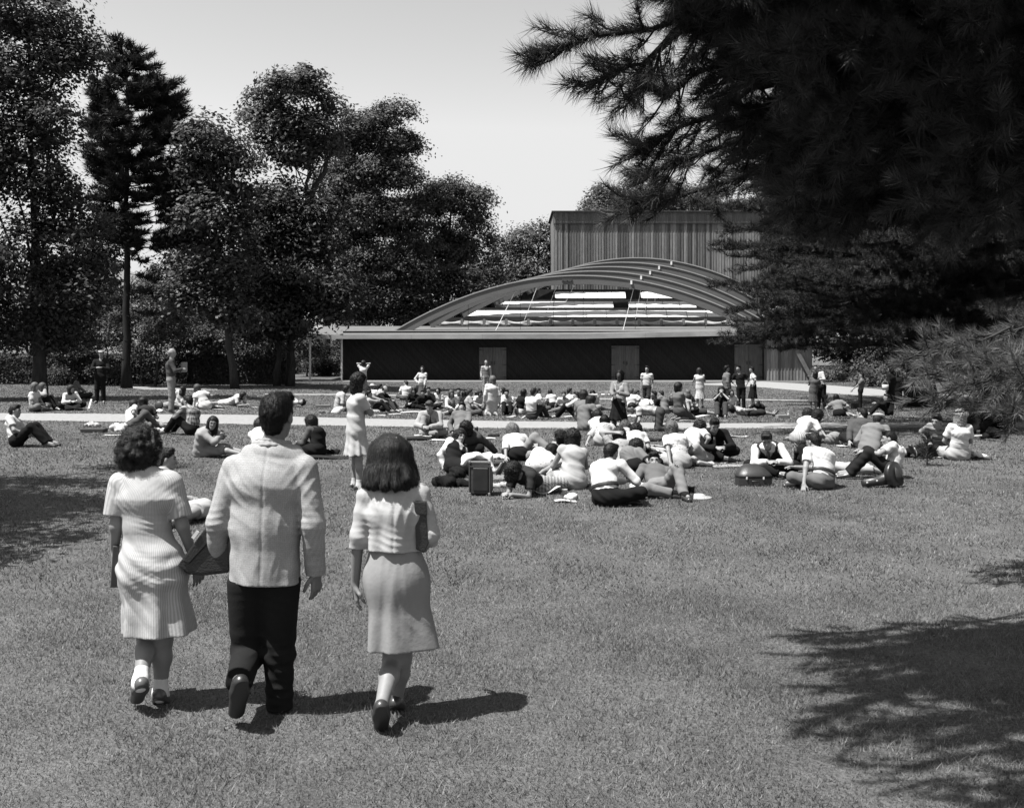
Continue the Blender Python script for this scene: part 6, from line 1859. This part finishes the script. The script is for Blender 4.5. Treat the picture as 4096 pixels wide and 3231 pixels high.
cr4 = creases([(q(800, 1080, -.1), A(1, 0, .4), .06, .007, .14), (q(860, 1090, -.1), A(1, 0, -.5), .06, .008, .14), (q(830, 1135, -.12), A(.2, 0, 1), .045, .005, .13), (q(905, 1110, -.04), A(.3, 0, 1), .04, .007, .09), (q(762, 1120, -.04), A(0, 0, 1), .04, .006, .09),
               (q(880, 1050, -.05), A(1, 0, .3), .035, .005, .07), (q(785, 1050, -.05), A(1, 0, -.3), .035, .005, .07), (q(830, 1050, -.1), A(.3, 0, 1), .05, .004, .12)], 4.0)
xs2 = q(838, 1100)[0]
fj.disp = lambda X, Y, Z: fd4(X, Y, Z) + cr4(X, Y, Z) + sm(X, Y, Z, xs2)
fj.cuts += [cone(q(830, 1012, .06), q(830, 980, .07), .060, .06)]
fj.obj('jacket', hh_, cloth(.64), wb)
fh = Field(); hc = q(826, 966, .06); R = np.array([J['hr'], J['hf'], J['hu']])
Q_ = lambda x, y, z: hc + J['hr'] * x + J['hf'] * y + A(0, 0, 1) * z
fh.add(ell(Q_(0, -.02, .035), R, A(.092, .105, .095), .02), cone(Q_(0, -.055, .02), Q_(0, -.07, -.075), .085, .088, lat, 1.22, .04))
for i in range(22):                               # the ends turn under in thick uneven locks
    t = math.pi * (1.0 + 1.0 * i / 21); w_ = r2.uniform(.88, 1.12)
    c = Q_(.110 * math.cos(t) * w_, -.055 + .080 * math.sin(t) * w_, -.105 + r2.uniform(-.022, .02))
    tq = A(-math.sin(t), 0, 0) * .012 * r2.choice([-1, 1])
    fh.add(cone(c + A(0, 0, .03), c + A(0, 0, -.028) + (c - hc) * A(.25, .25, 0) * r2.uniform(.3, 1.2) + tq, .027 * r2.uniform(.8, 1.2), .019 * r2.uniform(.7, 1.3), k=.010))
for i in range(16):                               # waves over the back of the head
    t = math.pi * (1.04 + .92 * r2.uniform()); z0 = r2.uniform(-.06, .07)
    c = Q_(.098 * math.cos(t), -.045 + .082 * math.sin(t), z0)
    fh.add(cone(c, c + A(.012 * r2.normal(), 0, -.05), .016, .014, k=.016))
for s_ in (-1, 1): fh.add(cone(Q_(s_ * .078, .005, .04), Q_(s_ * .098, -.01, -.11), .038, .042, k=.03))
fh.cuts += [ell(Q_(0, .10, -.05), R, A(.075, .08, .11))]


def locks(X, Y, Z, hc=hc):
    an = np.arctan2(Y - hc[1], X - hc[0]); k = np.clip((hc[2] + .10 - Z) / .2, .15, 1)
    return .0022 * k * np.sin(29 * an + 6 * np.sin(9 * Z + 3 * an)) + .0012 * k * np.sin(71 * an + 30 * Z)


fh.disp = locks
hb = fh.obj('hair', .005, hairm(.118), wb, strands=dict(n=8000, ln=.10, wd=.0010, curl=.30, lift=.009, seed=5))
cl = MB(); cl.box(Q_(.015, -.075, .108), (.055, .03, .014), bev=.004); cl.obj('hair_clip', cloth(.75), hb)
# what they carry
bk = MB(); a = pp(243, 1192, Yw + .06); R_ = Rz(.35) @ np.array([[math.cos(.06), 0, math.sin(.06)], [0, 1, 0], [-math.sin(.06), 0, math.cos(.06)]])
bk.box((0, 0, 0), (.036, .17, .235), R_, bev=.003); pg = MB(); pg.box(R_ @ A(.0, .003, 0), (.028, .172, .228), R_)
o_ = tag(bk.obj('book', plain('book_cover', .045, .6), None, a), 'grey hardbound book carried at the side of the woman in the striped dress', 'book'); pg.obj('page_block', plain('paper', .35, .9), o_)
# leather briefcase held under the man's arm, with flap, gusset and lock
bc = empty('briefcase', pp(432, 1160, 6.12), 'black leather briefcase held under the arm of the man in tweed', 'briefcase')
Yc = 6.10
outl = [(375, 1195), (437, 1112), (482, 1118), (484, 1206), (425, 1212), (395, 1209)]


def prism(name, pts, Y0, Y1, mat, parent, o):
    f_ = np.array([pp(u, v, Y0) for (u, v) in pts]); b_ = np.array([pp(u, v, Y0) + A(0, Y1 - Y0, 0) for (u, v) in pts]); n = len(pts)
    import bmesh
    bm = bmesh.new(); fv = [bm.verts.new(x - o) for x in f_]; bv = [bm.verts.new(x - o) for x in b_]
    bm.faces.new(fv[::-1]); bm.faces.new(bv)
    for i in range(n): bm.faces.new([fv[i], fv[(i + 1) % n], bv[(i + 1) % n], bv[i]])
    bmesh.ops.recalc_face_normals(bm, faces=bm.faces)
    bmesh.ops.bevel(bm, geom=bm.edges[:], offset=.006, segments=2, affect='EDGES', profile=.6)
    me = bpy.data.meshes.new(name); bm.to_mesh(me); bm.free()
    return obj(name, me, mat, parent)


leather = plain('black_leather', .014, .38, .5, .3, 14, .4, 90)
ob_ = pp(432, 1160, 6.12)
prism('case_body', outl, Yc, Yc + .05, leather, bc, ob_)
prism('gusset', [(379, 1200), (440, 1119), (480, 1124), (482, 1211), (428, 1217), (398, 1214)], Yc + .053, Yc + .10, leather, bc, ob_)
prism('flap', [(384, 1186), (437, 1113), (483, 1119), (483, 1150), (440, 1147), (399, 1192)], Yc - .012, Yc - .002, leather, bc, ob_)
lk = MB(); lk.box(pp(413, 1130, Yc - .02) - ob_, (.018, .008, .05), np.array([[.8, 0, .6], [0, 1, 0], [-.6, 0, .8]])); lk.obj('lock', plain('nickel', .5, .3, .5), bc)
# purse under the arm of the woman in the bolero
po = pp(892, 1115, 6.03); pu = empty('purse', po, 'dark leather purse tucked under the arm of the woman in the cropped jacket', 'purse')
prism('purse_body', [(876, 1066), (900, 1066), (906, 1150), (898, 1168), (880, 1162)], 5.93, 6.14, leather, pu, po)
prism('purse_flap', [(875, 1060), (901, 1061), (903, 1090), (877, 1088)], 5.92, 6.15, leather, pu, po)
# ------------------------------------------------------------------ things lying about on the grass
GP = 'picnic things on the grass'


def at(u, v): return gpix(u, v)


def sheet(u, v, w_, d_, rot, label, val=.75, cat='paper', curl=.02, name='paper', group='papers on the grass', tilt=0.0):
    o = at(u, v); n, m = 12, 9; V = []
    ph = rng.uniform(0, 6)
    for j in range(m):
        for i in range(n):
            x, y = (i / (n - 1) - .5) * w_, (j / (m - 1) - .5) * d_
            z = .012 + curl * (.5 + .5 * math.sin(5 * x / w_ + ph)) * (.4 + .6 * abs(2 * j / (m - 1) - 1)) + tilt * (y + d_ / 2)
            V.append(Rz(rot) @ A(x, y, z))
    V = np.array(V)
    Fq = []
    for j in range(m - 1):
        for i in range(n - 1): Fq.append([j * n + i, j * n + i + 1, (j + 1) * n + i + 1, (j + 1) * n + i])
    V2 = np.concatenate([V, V - A(0, 0, .003)]); k = n * m
    Fq = np.array(Fq); Fq = np.concatenate([Fq, Fq[:, ::-1] + k])
    return tag(obj(name, mesh(name, V2, Fq), cloth(val) if cat in ('blanket', 'napkin') else plain('paper', .45 * val, .9, .1, .12, 5), None, o), label, cat, group)


def crumple(u, v, size, label, val, name, cat, seed=0, flat=.45, group=GP, z=0.0, o=None):
    o = at(u, v) + A(0, 0, z) if o is None else o; r = np.random.default_rng(seed + 50); f_ = Field(); sx, sy, sz = size
    for i in range(9):
        c = A(r.uniform(-.36, .36) * sx, r.uniform(-.3, .3) * sy, r.uniform(.1, flat) * sz)
        e = c + A(r.normal() * sx * .22, r.normal() * sy * .2, r.normal() * sz * .12)
        f_.add(cone(c, e, sz * r.uniform(.22, .42), sz * r.uniform(.15, .3), k=.04))
    f_.disp = lambda X, Y, Z: .008 * (1 - 2 * np.abs(np.sin(40 * X + 30 * Z + seed + 2 * np.sin(22 * Y)))) + .005 * np.sin(70 * Y + 40 * X + seed)
    f_.planes.append((A(0, 0, 0), A(0, 0, -1)))
    return tag(f_.obj(name, max(.008, min(.016, size[0] / 45)), cloth(val), None) if False else _at(f_.obj(name, max(.008, min(.016, size[0] / 45)), cloth(val)), o), label, cat, group)


def _at(o, loc):
    o.location = [float(c) for c in loc]; return o


def cup(u, v, label, val=.78, h=.11, r=.038, o=None):
    o = at(u, v) if o is None else o
    m = MB(); m.lathe([(0, .004), (r * .72, .004), (r * .75, 0), (r, h), (r * 1.06, h), (r * .94, h - .004), (r * .7, .012), (0, .012)], n=16)
    return tag(m.obj('paper_cup', plain('waxed_paper', .45 * val, .6, .3), None, o, True), label, 'cup', 'paper cups at the picnic')


def bottle(u, v, label, val=.7):
    m = MB(); m.lathe([(0, 0), (.042, 0), (.044, .012), (.044, .11), (.036, .145), (.018, .18), (.018, .205), (.021, .208), (.021, .222), (0, .224)], n=16)
    b = m.obj('bottle', plain('milk_bottle', .45 * val, .25, .5), None, at(u, v), True)
    s = MB(); s.tube([A(.004, 0, .2), A(.03, .01, .29)], .004, 6); s.obj('straw', plain('straw', .4, .7), b)
    return tag(b, label, 'bottle', GP)


def book(u, v, w_, d_, h_, rot, label, val, cat='book', name='book', group=GP, z=0.0):
    R = Rz(rot); m = MB().box((0, 0, h_ / 2 + .01), (w_, d_, h_), R, bev=.004)
    return tag(m.obj(name, plain('book_cloth', val, .7, .2, .1, 8), None, at(u, v) + A(0, 0, z)), label, cat, group)


# upright dark case with metal edges, a white coat thrown over it
o = at(1918, 1984); ca = empty('instrument_case', o, 'tall dark upright case with metal-bound edges and a white coat on top', 'case')
R = Rz(-.12)
MB().box(R @ A(0, .16, .245), (.285, .32, .45), R, bev=.02).obj('case_shell', plain('case_fibre', .035, .55, .3, .35, 7, .3, 30), ca)
MB().box(R @ A(.015, -.006, .225), (.20, .012, .30), R, bev=.004).obj('front_panel', plain('case_panel', .016, .4, .4, .5, 6), ca)
for sx in (-1, 1):
    MB().box(R @ A(sx * .137, -.003, .245), (.014, .014, .44), R).obj('edge_trim', plain('edge_trim', .05, .5, .4), ca)
    for sz in (.03, .455): MB().box(R @ A(sx * .132, -.008, sz), (.03, .012, .03), R, bev=.003).obj('corner_plate', plain('corner_plate', .15, .4, .5), ca)
MB().box(R @ A(0, -.004, .395), (.27, .012, .012), R).obj('lid_seam', plain('edge_trim', .05, .5, .4), ca)
hd_ = MB(); hd_.tube([R @ A(-.06, .16, .47), R @ A(-.05, .16, .50), R @ A(.05, .16, .50), R @ A(.06, .16, .47)], .010, 8); hd_.obj('handle', leather, ca, None, True)
ct = Field()
for (a, b, r0) in ((A(-.20, .12, .50), A(.14, .16, .515), .05), (A(-.17, .22, .50), A(.12, .24, .51), .045), (A(.13, .10, .50), A(.20, .02, .33), .03), (A(-.18, .08, .50), A(-.23, .04, .42), .04), (A(-.05, .1, .52), A(.1, .12, .53), .04)):
    ct.add(cone(a, b, r0, r0 * .8, A(0, 1, 0), 1.5, .04))
ct.disp = lambda X, Y, Z: .010 * np.sin(24 * X + 12 * Y + 2 * np.sin(18 * Z)) + .006 * np.sin(55 * Y + 31 * X)
tag(_at(ct.obj('coat', .009, cloth(.85)), o), 'white coat draped over the tall upright case', 'coat')
crumple(1800, 1944, (.50, .26, .20), 'dark rolled coat lying on the grass left of the tall upright case', .04, 'coat', 'coat', 1)
crumple(1836, 1912, (.24, .2, .20), 'black curly lamb collar or bag resting against the left of the tall case', .02, 'bag', 'bag', 2)
sheet(1800, 1928, .34, .2, .3, 'white paper poking out between the rolled coat and the white cardigan', .8)
crumple(1985, 1835, (.42, .30, .12), 'white cloth bundle on the grass beside the fair woman with rolled hair', .82, 'cloth', 'cloth', 3)
book(1990, 1862, .34, .20, .045, .1, 'black flat box on the grass just right of the tall case', .02, 'box', 'flat_box')
book(2030, 1874, .2, .14, .03, -.3, 'dark book in front of the black flat box', .05)
crumple(1992, 1920, (.45, .3, .10), 'crumpled striped jacket on the ground between the tall case and the reading girl', .35, 'jacket', 'jacket', 4)
crumple(1990, 1950, (.4, .22, .08), 'folded pale coat lying in front of the crumpled striped jacket', .6, 'coat', 'coat', 5)
sheet(2170, 1972, .42, .36, .25, 'large open newspaper curling up before the girl lying on her front', .78, 'newspaper', .10, 'newspaper', None, .25)
crumple(2283, 1998, (.20, .16, .10), 'crumpled white napkin on the grass beside the heavy-set man', .85, 'napkin', 'napkin', 6)
sheet(2262, 2008, .28, .16, .1, 'white paper lying under the crumpled napkin', .75)
cup(2259, 1990, 'white paper cup left of the crumpled napkin')
crumple(2556, 1982, (.14, .12, .20), 'white paper bag standing between the heavy-set man and the reclining youth', .8, 'paper_bag', 'bag', 7, .6)
sheet(2550, 1996, .24, .16, .2, 'flat white wrapper in front of the white paper bag', .7)
cup(2764, 1973, 'dark tin cup lying by the knee of the reclining youth', .05, .10, .055)
o = at(2795, 1990); hat_ = MB(); hat_.lathe([(0, .05), (.06, .05), (.085, .035), (.10, .014), (.17, .010), (.175, .004), (.17, 0)], n=28)
tag(hat_.obj('cloth_hat', cloth(.58), None, o, True), 'soft pale cloth hat lying at the right of the reclining youth', 'hat')
crumple(2530, 1925, (.30, .22, .14), 'dark leather shoes and folded coat behind the reclining youth', .06, 'coat', 'coat', 8)
sheet(2600, 1786, .50, .30, .4, 'newspaper spread on the grass left of the woman braced on her arm', .7, 'newspaper', .03, 'newspaper')
sheet(2650, 1800, .42, .26, -.3, 'second newspaper half overlapping, nearer the woman braced on her arm', .66, 'newspaper', .03, 'newspaper')
crumple(2613, 1765, (.3, .2, .1), 'dark folded cardigan above the spread newspaper', .1, 'cardigan', 'cardigan', 9)
sheet(2920, 1866, .60, .34, .05, 'game board of pale card in front of the man in the dark suit', .42, 'board', .008, 'game_board', None)
for i, (u, v) in enumerate(((2893, 1856), (2935, 1870), (2962, 1862))):
    sheet(u, v, .09, .06, .3 * i, ('small white card at the left of the game board', 'small white card on the near edge of the game board', 'small white card at the right end of the game board')[i], .8, 'card', .005, 'card', 'cards on the game board')
crumple(2838, 1862, (.10, .08, .07), 'light crumpled wrapper by the shoe of the curly-haired woman', .6, 'wrapper', 'wrapper', 10)
sheet(2945, 1748, .5, .2, .1, 'folded white newspaper alone on the grass behind the card player', .8, 'newspaper', .03, 'newspaper')
crumple(2905, 1744, (.2, .15, .06), 'pale glove-like cloth left of the lone folded newspaper', .55, 'cloth', 'cloth', 11)
# lute-shaped hard case with a domed lid
o = at(3016, 1942); vc = empty('instrument_case', o, 'dark domed instrument case, wide at one end, lying before the card player', 'case')
outl_ = [(-.25, .06), (-.235, .20), (-.17, .31), (-.05, .33), (.06, .24), (.14, .13), (.25, .08), (.25, -.04), (.12, -.07), (-.10, -.08), (-.22, -.04)]


def loft(name, levels, mat, parent, smooth=True):
    V = []; n = len(outl_)
    for (z, s, dy) in levels: V += [[x * s - .02 * (1 - s), (y - .1) * s + .1 + dy, z] for x, y in outl_]
    Fq = [];
    for k in range(len(levels) - 1):
        for i in range(n): Fq.append([k * n + i, k * n + (i + 1) % n, (k + 1) * n + (i + 1) % n, (k + 1) * n + i])
    m = MB().add(np.array(V), np.array(Fq)[:, ::-1])
    import bmesh
    me = m.mesh(name, smooth); bm = bmesh.new(); bm.from_mesh(me); bm.verts.ensure_lookup_table()
    bm.faces.new([bm.verts[(len(levels) - 1) * n + i] for i in range(n)]); bm.faces.new([bm.verts[i] for i in range(n)][::-1])
    bmesh.ops.recalc_face_normals(bm, faces=bm.faces)
    for f_ in bm.faces: f_.smooth = smooth
    bm.to_mesh(me); bm.free()
    return obj(name, me, mat, parent)


hide = plain('case_hide', .022, .42, .45, .3, 10, .25, 60)
loft('case_base', [(0, .97, 0), (.01, 1, 0), (.115, 1, 0)], hide, vc, False)
loft('lid', [(.119, 1.01, 0), (.15, 1.0, .004), (.20, .86, .015), (.25, .66, .03), (.285, .42, .04), (.295, .2, .045)], hide, vc)
for x in (-.12, .12): MB().box((x, -.085, .115), (.022, .016, .035), bev=.003).obj('latch', plain('nickel', .5, .3, .5), vc)
hd_ = MB(); hd_.tube([A(-.05, -.08, .08), A(-.04, -.11, .075), A(.04, -.11, .075), A(.05, -.08, .08)], .009, 8); hd_.obj('handle', leather, vc, None, True)
# horn case: tapering body that ends in an upright round bell cover
o = at(3500, 1950); hc_ = empty('horn_case', o, 'dark horn case tapering from a round studded bell cover, beside the man with glasses', 'case')
L0 = A(-.17, 0, .06); L1 = A(.24, .08, .13)
t = MB(); t.tube([L0, L0 * .5 + L1 * .5 - A(0, 0, .012), L1, A(.31, .10, .17)], [.055, .065, .10, .18], 18); t.obj('case_body', hide, hc_, None, True)
ax = nrm(A(.62, -.76, .12)); Rb = np.array([nrm(np.cross(A(0, 0, 1), ax)), nrm(np.cross(ax, nrm(np.cross(A(0, 0, 1), ax)))), ax]).T
t = MB(); t.lathe([(0, .045), (.15, .045), (.178, .035), (.185, .015), (.185, -.03), (.17, -.045), (0, -.045)], A(.27, .02, .185), 30, Rb); t.obj('bell_cover', plain('case_bell', .012, .35, .5, .3, 10, .2, 60), hc_, None, True)
for i in range(7):
    a = i * 2 * math.pi / 7; c = A(.27, .02, .185) + Rb @ A(.13 * math.cos(a), .13 * math.sin(a), -.047)
    MB().box(c, (.011, .011, .011), bev=.003).obj('stud', plain('nickel', .5, .3, .5), hc_)
for tt in (.1, .45, .8): MB().box(L0 + (L1 - L0) * tt + A(0, -.066 - .03 * tt, .012), (.024, .014, .022), bev=.003).obj('latch', plain('nickel', .5, .3, .5), hc_)
# lunches near the right groups
crumple(3334, 1777, (.20, .12, .24), 'standing brown paper bag in front of the woman in the pleated skirt', .42, 'paper_bag', 'bag', 12, .8)
bottle(3402, 1779, 'milk bottle with a straw between the paper bag and the young man in grey suit')
sheet(3392, 1786, .40, .22, .1, 'white napkin under the milk bottle', .8, 'napkin', .01, 'napkin', None)
crumple(3372, 1772, (.18, .14, .14), 'open sandal and dark purse next to the standing paper bag', .2, 'purse', 'purse', 13)
book(3295, 1748, .30, .22, .12, .2, 'dark handbag behind the elbow of the woman in the pleated skirt', .08, 'handbag', 'handbag')
sheet(3660, 1822, .62, .34, .1, 'white cloth with lunch spread beside the man in the banded sweater', .75, 'napkin', .01, 'napkin', None)
cup(3616, 1826, 'white paper cup at the left end of the lunch cloth')
book(3642, 1818, .11, .09, .06, .2, 'small pale carton on the lunch cloth', .30, 'carton', 'carton')
book(3672, 1812, .13, .08, .05, -.2, 'second small carton on the lunch cloth, nearer the sweater', .24, 'carton', 'carton')
sheet(3772, 1832, .42, .22, -.1, 'white paper between the pine seedling and the fair woman in white', .8)
cup(3913, 1742, 'paper cup standing in the shade at the right edge')
sheet(3935, 1746, .5, .2, .1, 'white paper lying in the shade behind the fair woman', .6)
crumple(3960, 1752, (.5, .3, .14), 'dark heap of clothes in the shade at the right edge', .05, 'coat', 'coat', 14)
book(3420, 1636, .24, .2, .22, .1, 'round dark bag on the grass by the man in grey short sleeves', .012, 'bag', 'bag')
# mid crowd
o_ = at(1675, 1752); book(1675, 1760, .50, .34, .05, .1, 'black leather portfolio lying on the grass before the pale suited man', .014, 'portfolio', 'portfolio')
pz = sheet(1692, 1756, .36, .24, .1, 'white sheet of music lying on top of the black portfolio', .85); pz.location[2] += .055
cup(1748, 1753, 'white paper cup on the napkin right of the black portfolio', .8, .13, .045)
sheet(1760, 1762, .44, .24, .05, 'white napkin spread beneath the paper cup, by the pale suited man', .82, 'napkin', .01, 'napkin', None)
crumple(1786, 1748, (.14, .1, .07), 'crumpled wrapper at the right end of the white napkin', .8, 'wrapper', 'wrapper', 15)
sheet(1948, 1757, .36, .28, .1, 'white cardboard tray lying alone on the grass right of the open grey jacket', .8, 'tray', .02, 'cardboard_tray', None)
crumple(1975, 1746, (.24, .14, .07), 'dark glove lying beyond the lone white cardboard tray', .1, 'glove', 'glove', 16)
cup(1545, 1660, 'white paper cup at the feet of the balding man in dark jacket', .8)
crumple(1513, 1650, (.30, .2, .14), 'pale bundle in front of the balding man in dark jacket', .4, 'bundle', 'bundle', 17)
sheet(1575, 1658, .5, .3, .2, 'white paper on the grass right of the balding man', .75)
sheet(1650, 1650, .9, .5, .1, 'pale blanket under the woman in the black dress', .7, 'blanket', .03, 'blanket', None)
sheet(1518, 1663, .4, .24, -.1, 'white napkin on the near edge of the crowd by the pale bundle', .78, 'napkin', .01, 'napkin', None)
crumple(1348, 1655, (.26, .16, .26), 'white paper bag by the stooping woman in pale coat left of the crowd', .8, 'paper_bag', 'bag', 18, .7)
book(1293, 1629, .52, .34, .08, .1, 'flat grey suitcase lying on the lawn left of the crowd', .11, 'suitcase', 'suitcase')
crumple(1290, 1652, (.5, .26, .10), 'grey coat spread on the lawn below the flat suitcase', .28, 'coat', 'coat', 19)
sheet(2090, 1672, .20, .2, .1, 'white picnic carton left of the broad man in the white shirt', .8, 'carton', .05, 'carton', None)
sheet(2040, 1670, .5, .26, .5, 'rolled paper and coat on the path edge before the man in the open white shirt', .5, 'paper', .05)
sheet(2195, 1668, .6, .3, .1, 'grey cardboard and papers right of the broad man in the white shirt', .35, 'paper', .02)
sheet(2270, 1668, .4, .24, .1, 'bright napkin under the knees of the man with the dark waistcoat', .85, 'napkin', .02, 'napkin', None)
crumple(2525, 1668, (.45, .25, .12), 'white shirt or cloth on the grass right of the black skirt', .82, 'cloth', 'cloth', 20)
sheet(2755, 1684, .5, .12, 0, 'long white paper on the grass below the striped dress', .78)
sheet(2820, 1668, .6, .36, .2, 'heap of newspapers between the striped dress and the woman in black', .8, 'newspaper', .05, 'newspaper')
book(3128, 1674, .34, .2, .10, .2, 'wooden paint box lying open at the feet of the woman on her back', .17, 'box', 'paint_box')
bottle(3154, 1674, 'small bottle standing at the right end of the paint box', .6)
sheet(2880, 1684, .4, .1, 0, 'thin white paper below the woman in black at the crowd edge', .7)
# left side
book(377, 1728, .50, .34, .07, .05, 'folded dark blanket on the lawn near the left edge', .035, 'blanket', 'folded_blanket')
crumple(372, 1722, (.36, .22, .16), 'pale sweater folded on top of the dark blanket near the left edge', .62, 'sweater', 'sweater', 21, z=.08)
sheet(456, 1742, .42, .16, .05, 'white newspaper on the lawn left of the couple by the path', .85, 'newspaper', .01, 'newspaper')
crumple(478, 1724, (.30, .2, .20), 'crumpled white lunch bags beside the newspaper by the path', .82, 'paper_bag', 'bag', 22, .6)
crumple(505, 1750, (.36, .2, .12), 'grey bag and coat just behind the curls of the woman in the striped dress', .3, 'bag', 'bag', 23)
crumple(650, 1728, (.4, .2, .14), 'white cloth and lunch at the feet of the man in plaid', .8, 'cloth', 'cloth', 24)
sheet(360, 1634, .05, .3, .1, 'tall white card stuck in the grass beside the woman in white at far left', .85, 'card', .0, 'card', None, .9)
o = at(636, 1640); m_ = MB(); m_.lathe([(0, .03), (.10, .03), (.125, .015), (.13, 0), (.125, -.02), (0, -.03)], A(0, 0, .14), 24, np.array([[1, 0, 0], [0, .25, -.97], [0, .97, .25]]))
tag(m_.obj('round_case', plain('round_case', .012, .5, .4), None, o, True), 'round black case standing on edge behind the bald man', 'case')
crumple(640, 1648, (.22, .14, .10), 'white cloth lying by the round black case', .82, 'cloth', 'cloth', 25)
sheet(868, 1640, .4, .16, .1, 'pale papers behind the woman in belted dress', .7)
crumple(872, 1738, (.28, .16, .12), 'dark bag on the grass behind the woman in pale coat', .05, 'bag', 'bag', 26)
sheet(1030, 1632, .5, .2, .1, 'newspaper read by the person lying face down', .8, 'newspaper', .02, 'newspaper')
sheet(1290, 1833, .9, .4, .15, 'dark travelling rug under the woman with the dark waistcoat', .08, 'blanket', .03, 'blanket', None)
crumple(1330, 1815, (.36, .14, .10), 'dark jacket lying behind the woman with the dark waistcoat', .03, 'jacket', 'jacket', 27)
# carried things
o = pix(2408, 1580, 24.3); t = MB(); t.lathe([(0, 0), (.20, 0), (.235, .02), (.24, .02), (.20, -.008), (0, -.008)], n=28, sx=1.25)
tag(t.obj('tray', plain('tin_tray', .34, .4, .5), None, o, True), 'round tin tray carried by the woman in the black skirt', 'tray')
cup(0, 0, 'white cup on the tray, nearest the woman carrying it', .8, .08, .05, o + A(.10, 0, .004)); cup(0, 0, 'cup on the far side of the tray from the woman', .5, .06, .05, o + A(-.06, .02, .004))
o = pix(3541, 1560, gpix(3563, 1646)[1] - .3); t = MB(); t.lathe([(0, 0), (.10, 0), (.115, .20), (.12, .20), (.11, .01), (0, .01)], n=18)
bk_ = tag(t.obj('basket', plain('wicker', .33, .8, .2, .3, 30), None, o, True), 'pale round basket carried by the woman in the dark coat', 'basket')
hd_ = MB(); hd_.tube([A(-.115, 0, .2), A(-.07, 0, .32), A(.07, 0, .32), A(.115, 0, .2)], .008, 6); hd_.obj('handle', plain('wicker', .33, .8, .2, .3, 30), bk_, None, True)
o = pix(1678, 1552, gpix(1689, 1610)[1] - .35); t = MB(); t.lathe([(0, -.04), (.13, -.04), (.18, -.015), (.18, .015), (.13, .04), (0, .04)], (0, 0, 0), 24, np.array([[1, 0, 0], [0, 0, -1], [0, 1.15, 0]]))
tag(t.obj('bag', plain('round_case', .012, .5, .4), None, o, True), 'round black bag held by the woman in white blouse and patterned skirt', 'bag')
yb = gpix(1944, 1617)[1]; book(1912, 1600, .3, .1, .3, .2, 'dark briefcase at the side of the bald man before the first door', .015, 'briefcase', 'briefcase', None, .05)
o = pix(735, 1470, 31.2); m_ = MB()
for i in range(3): m_.box(A(.01 * i, .006 * i, .01 * i), (.20, .004, .27), Rz(.9 + .05 * i))
tag(m_.obj('paper_sheaf', plain('paper', .16, .9), None, o), 'sheaf of papers read by the standing bald man', 'papers')
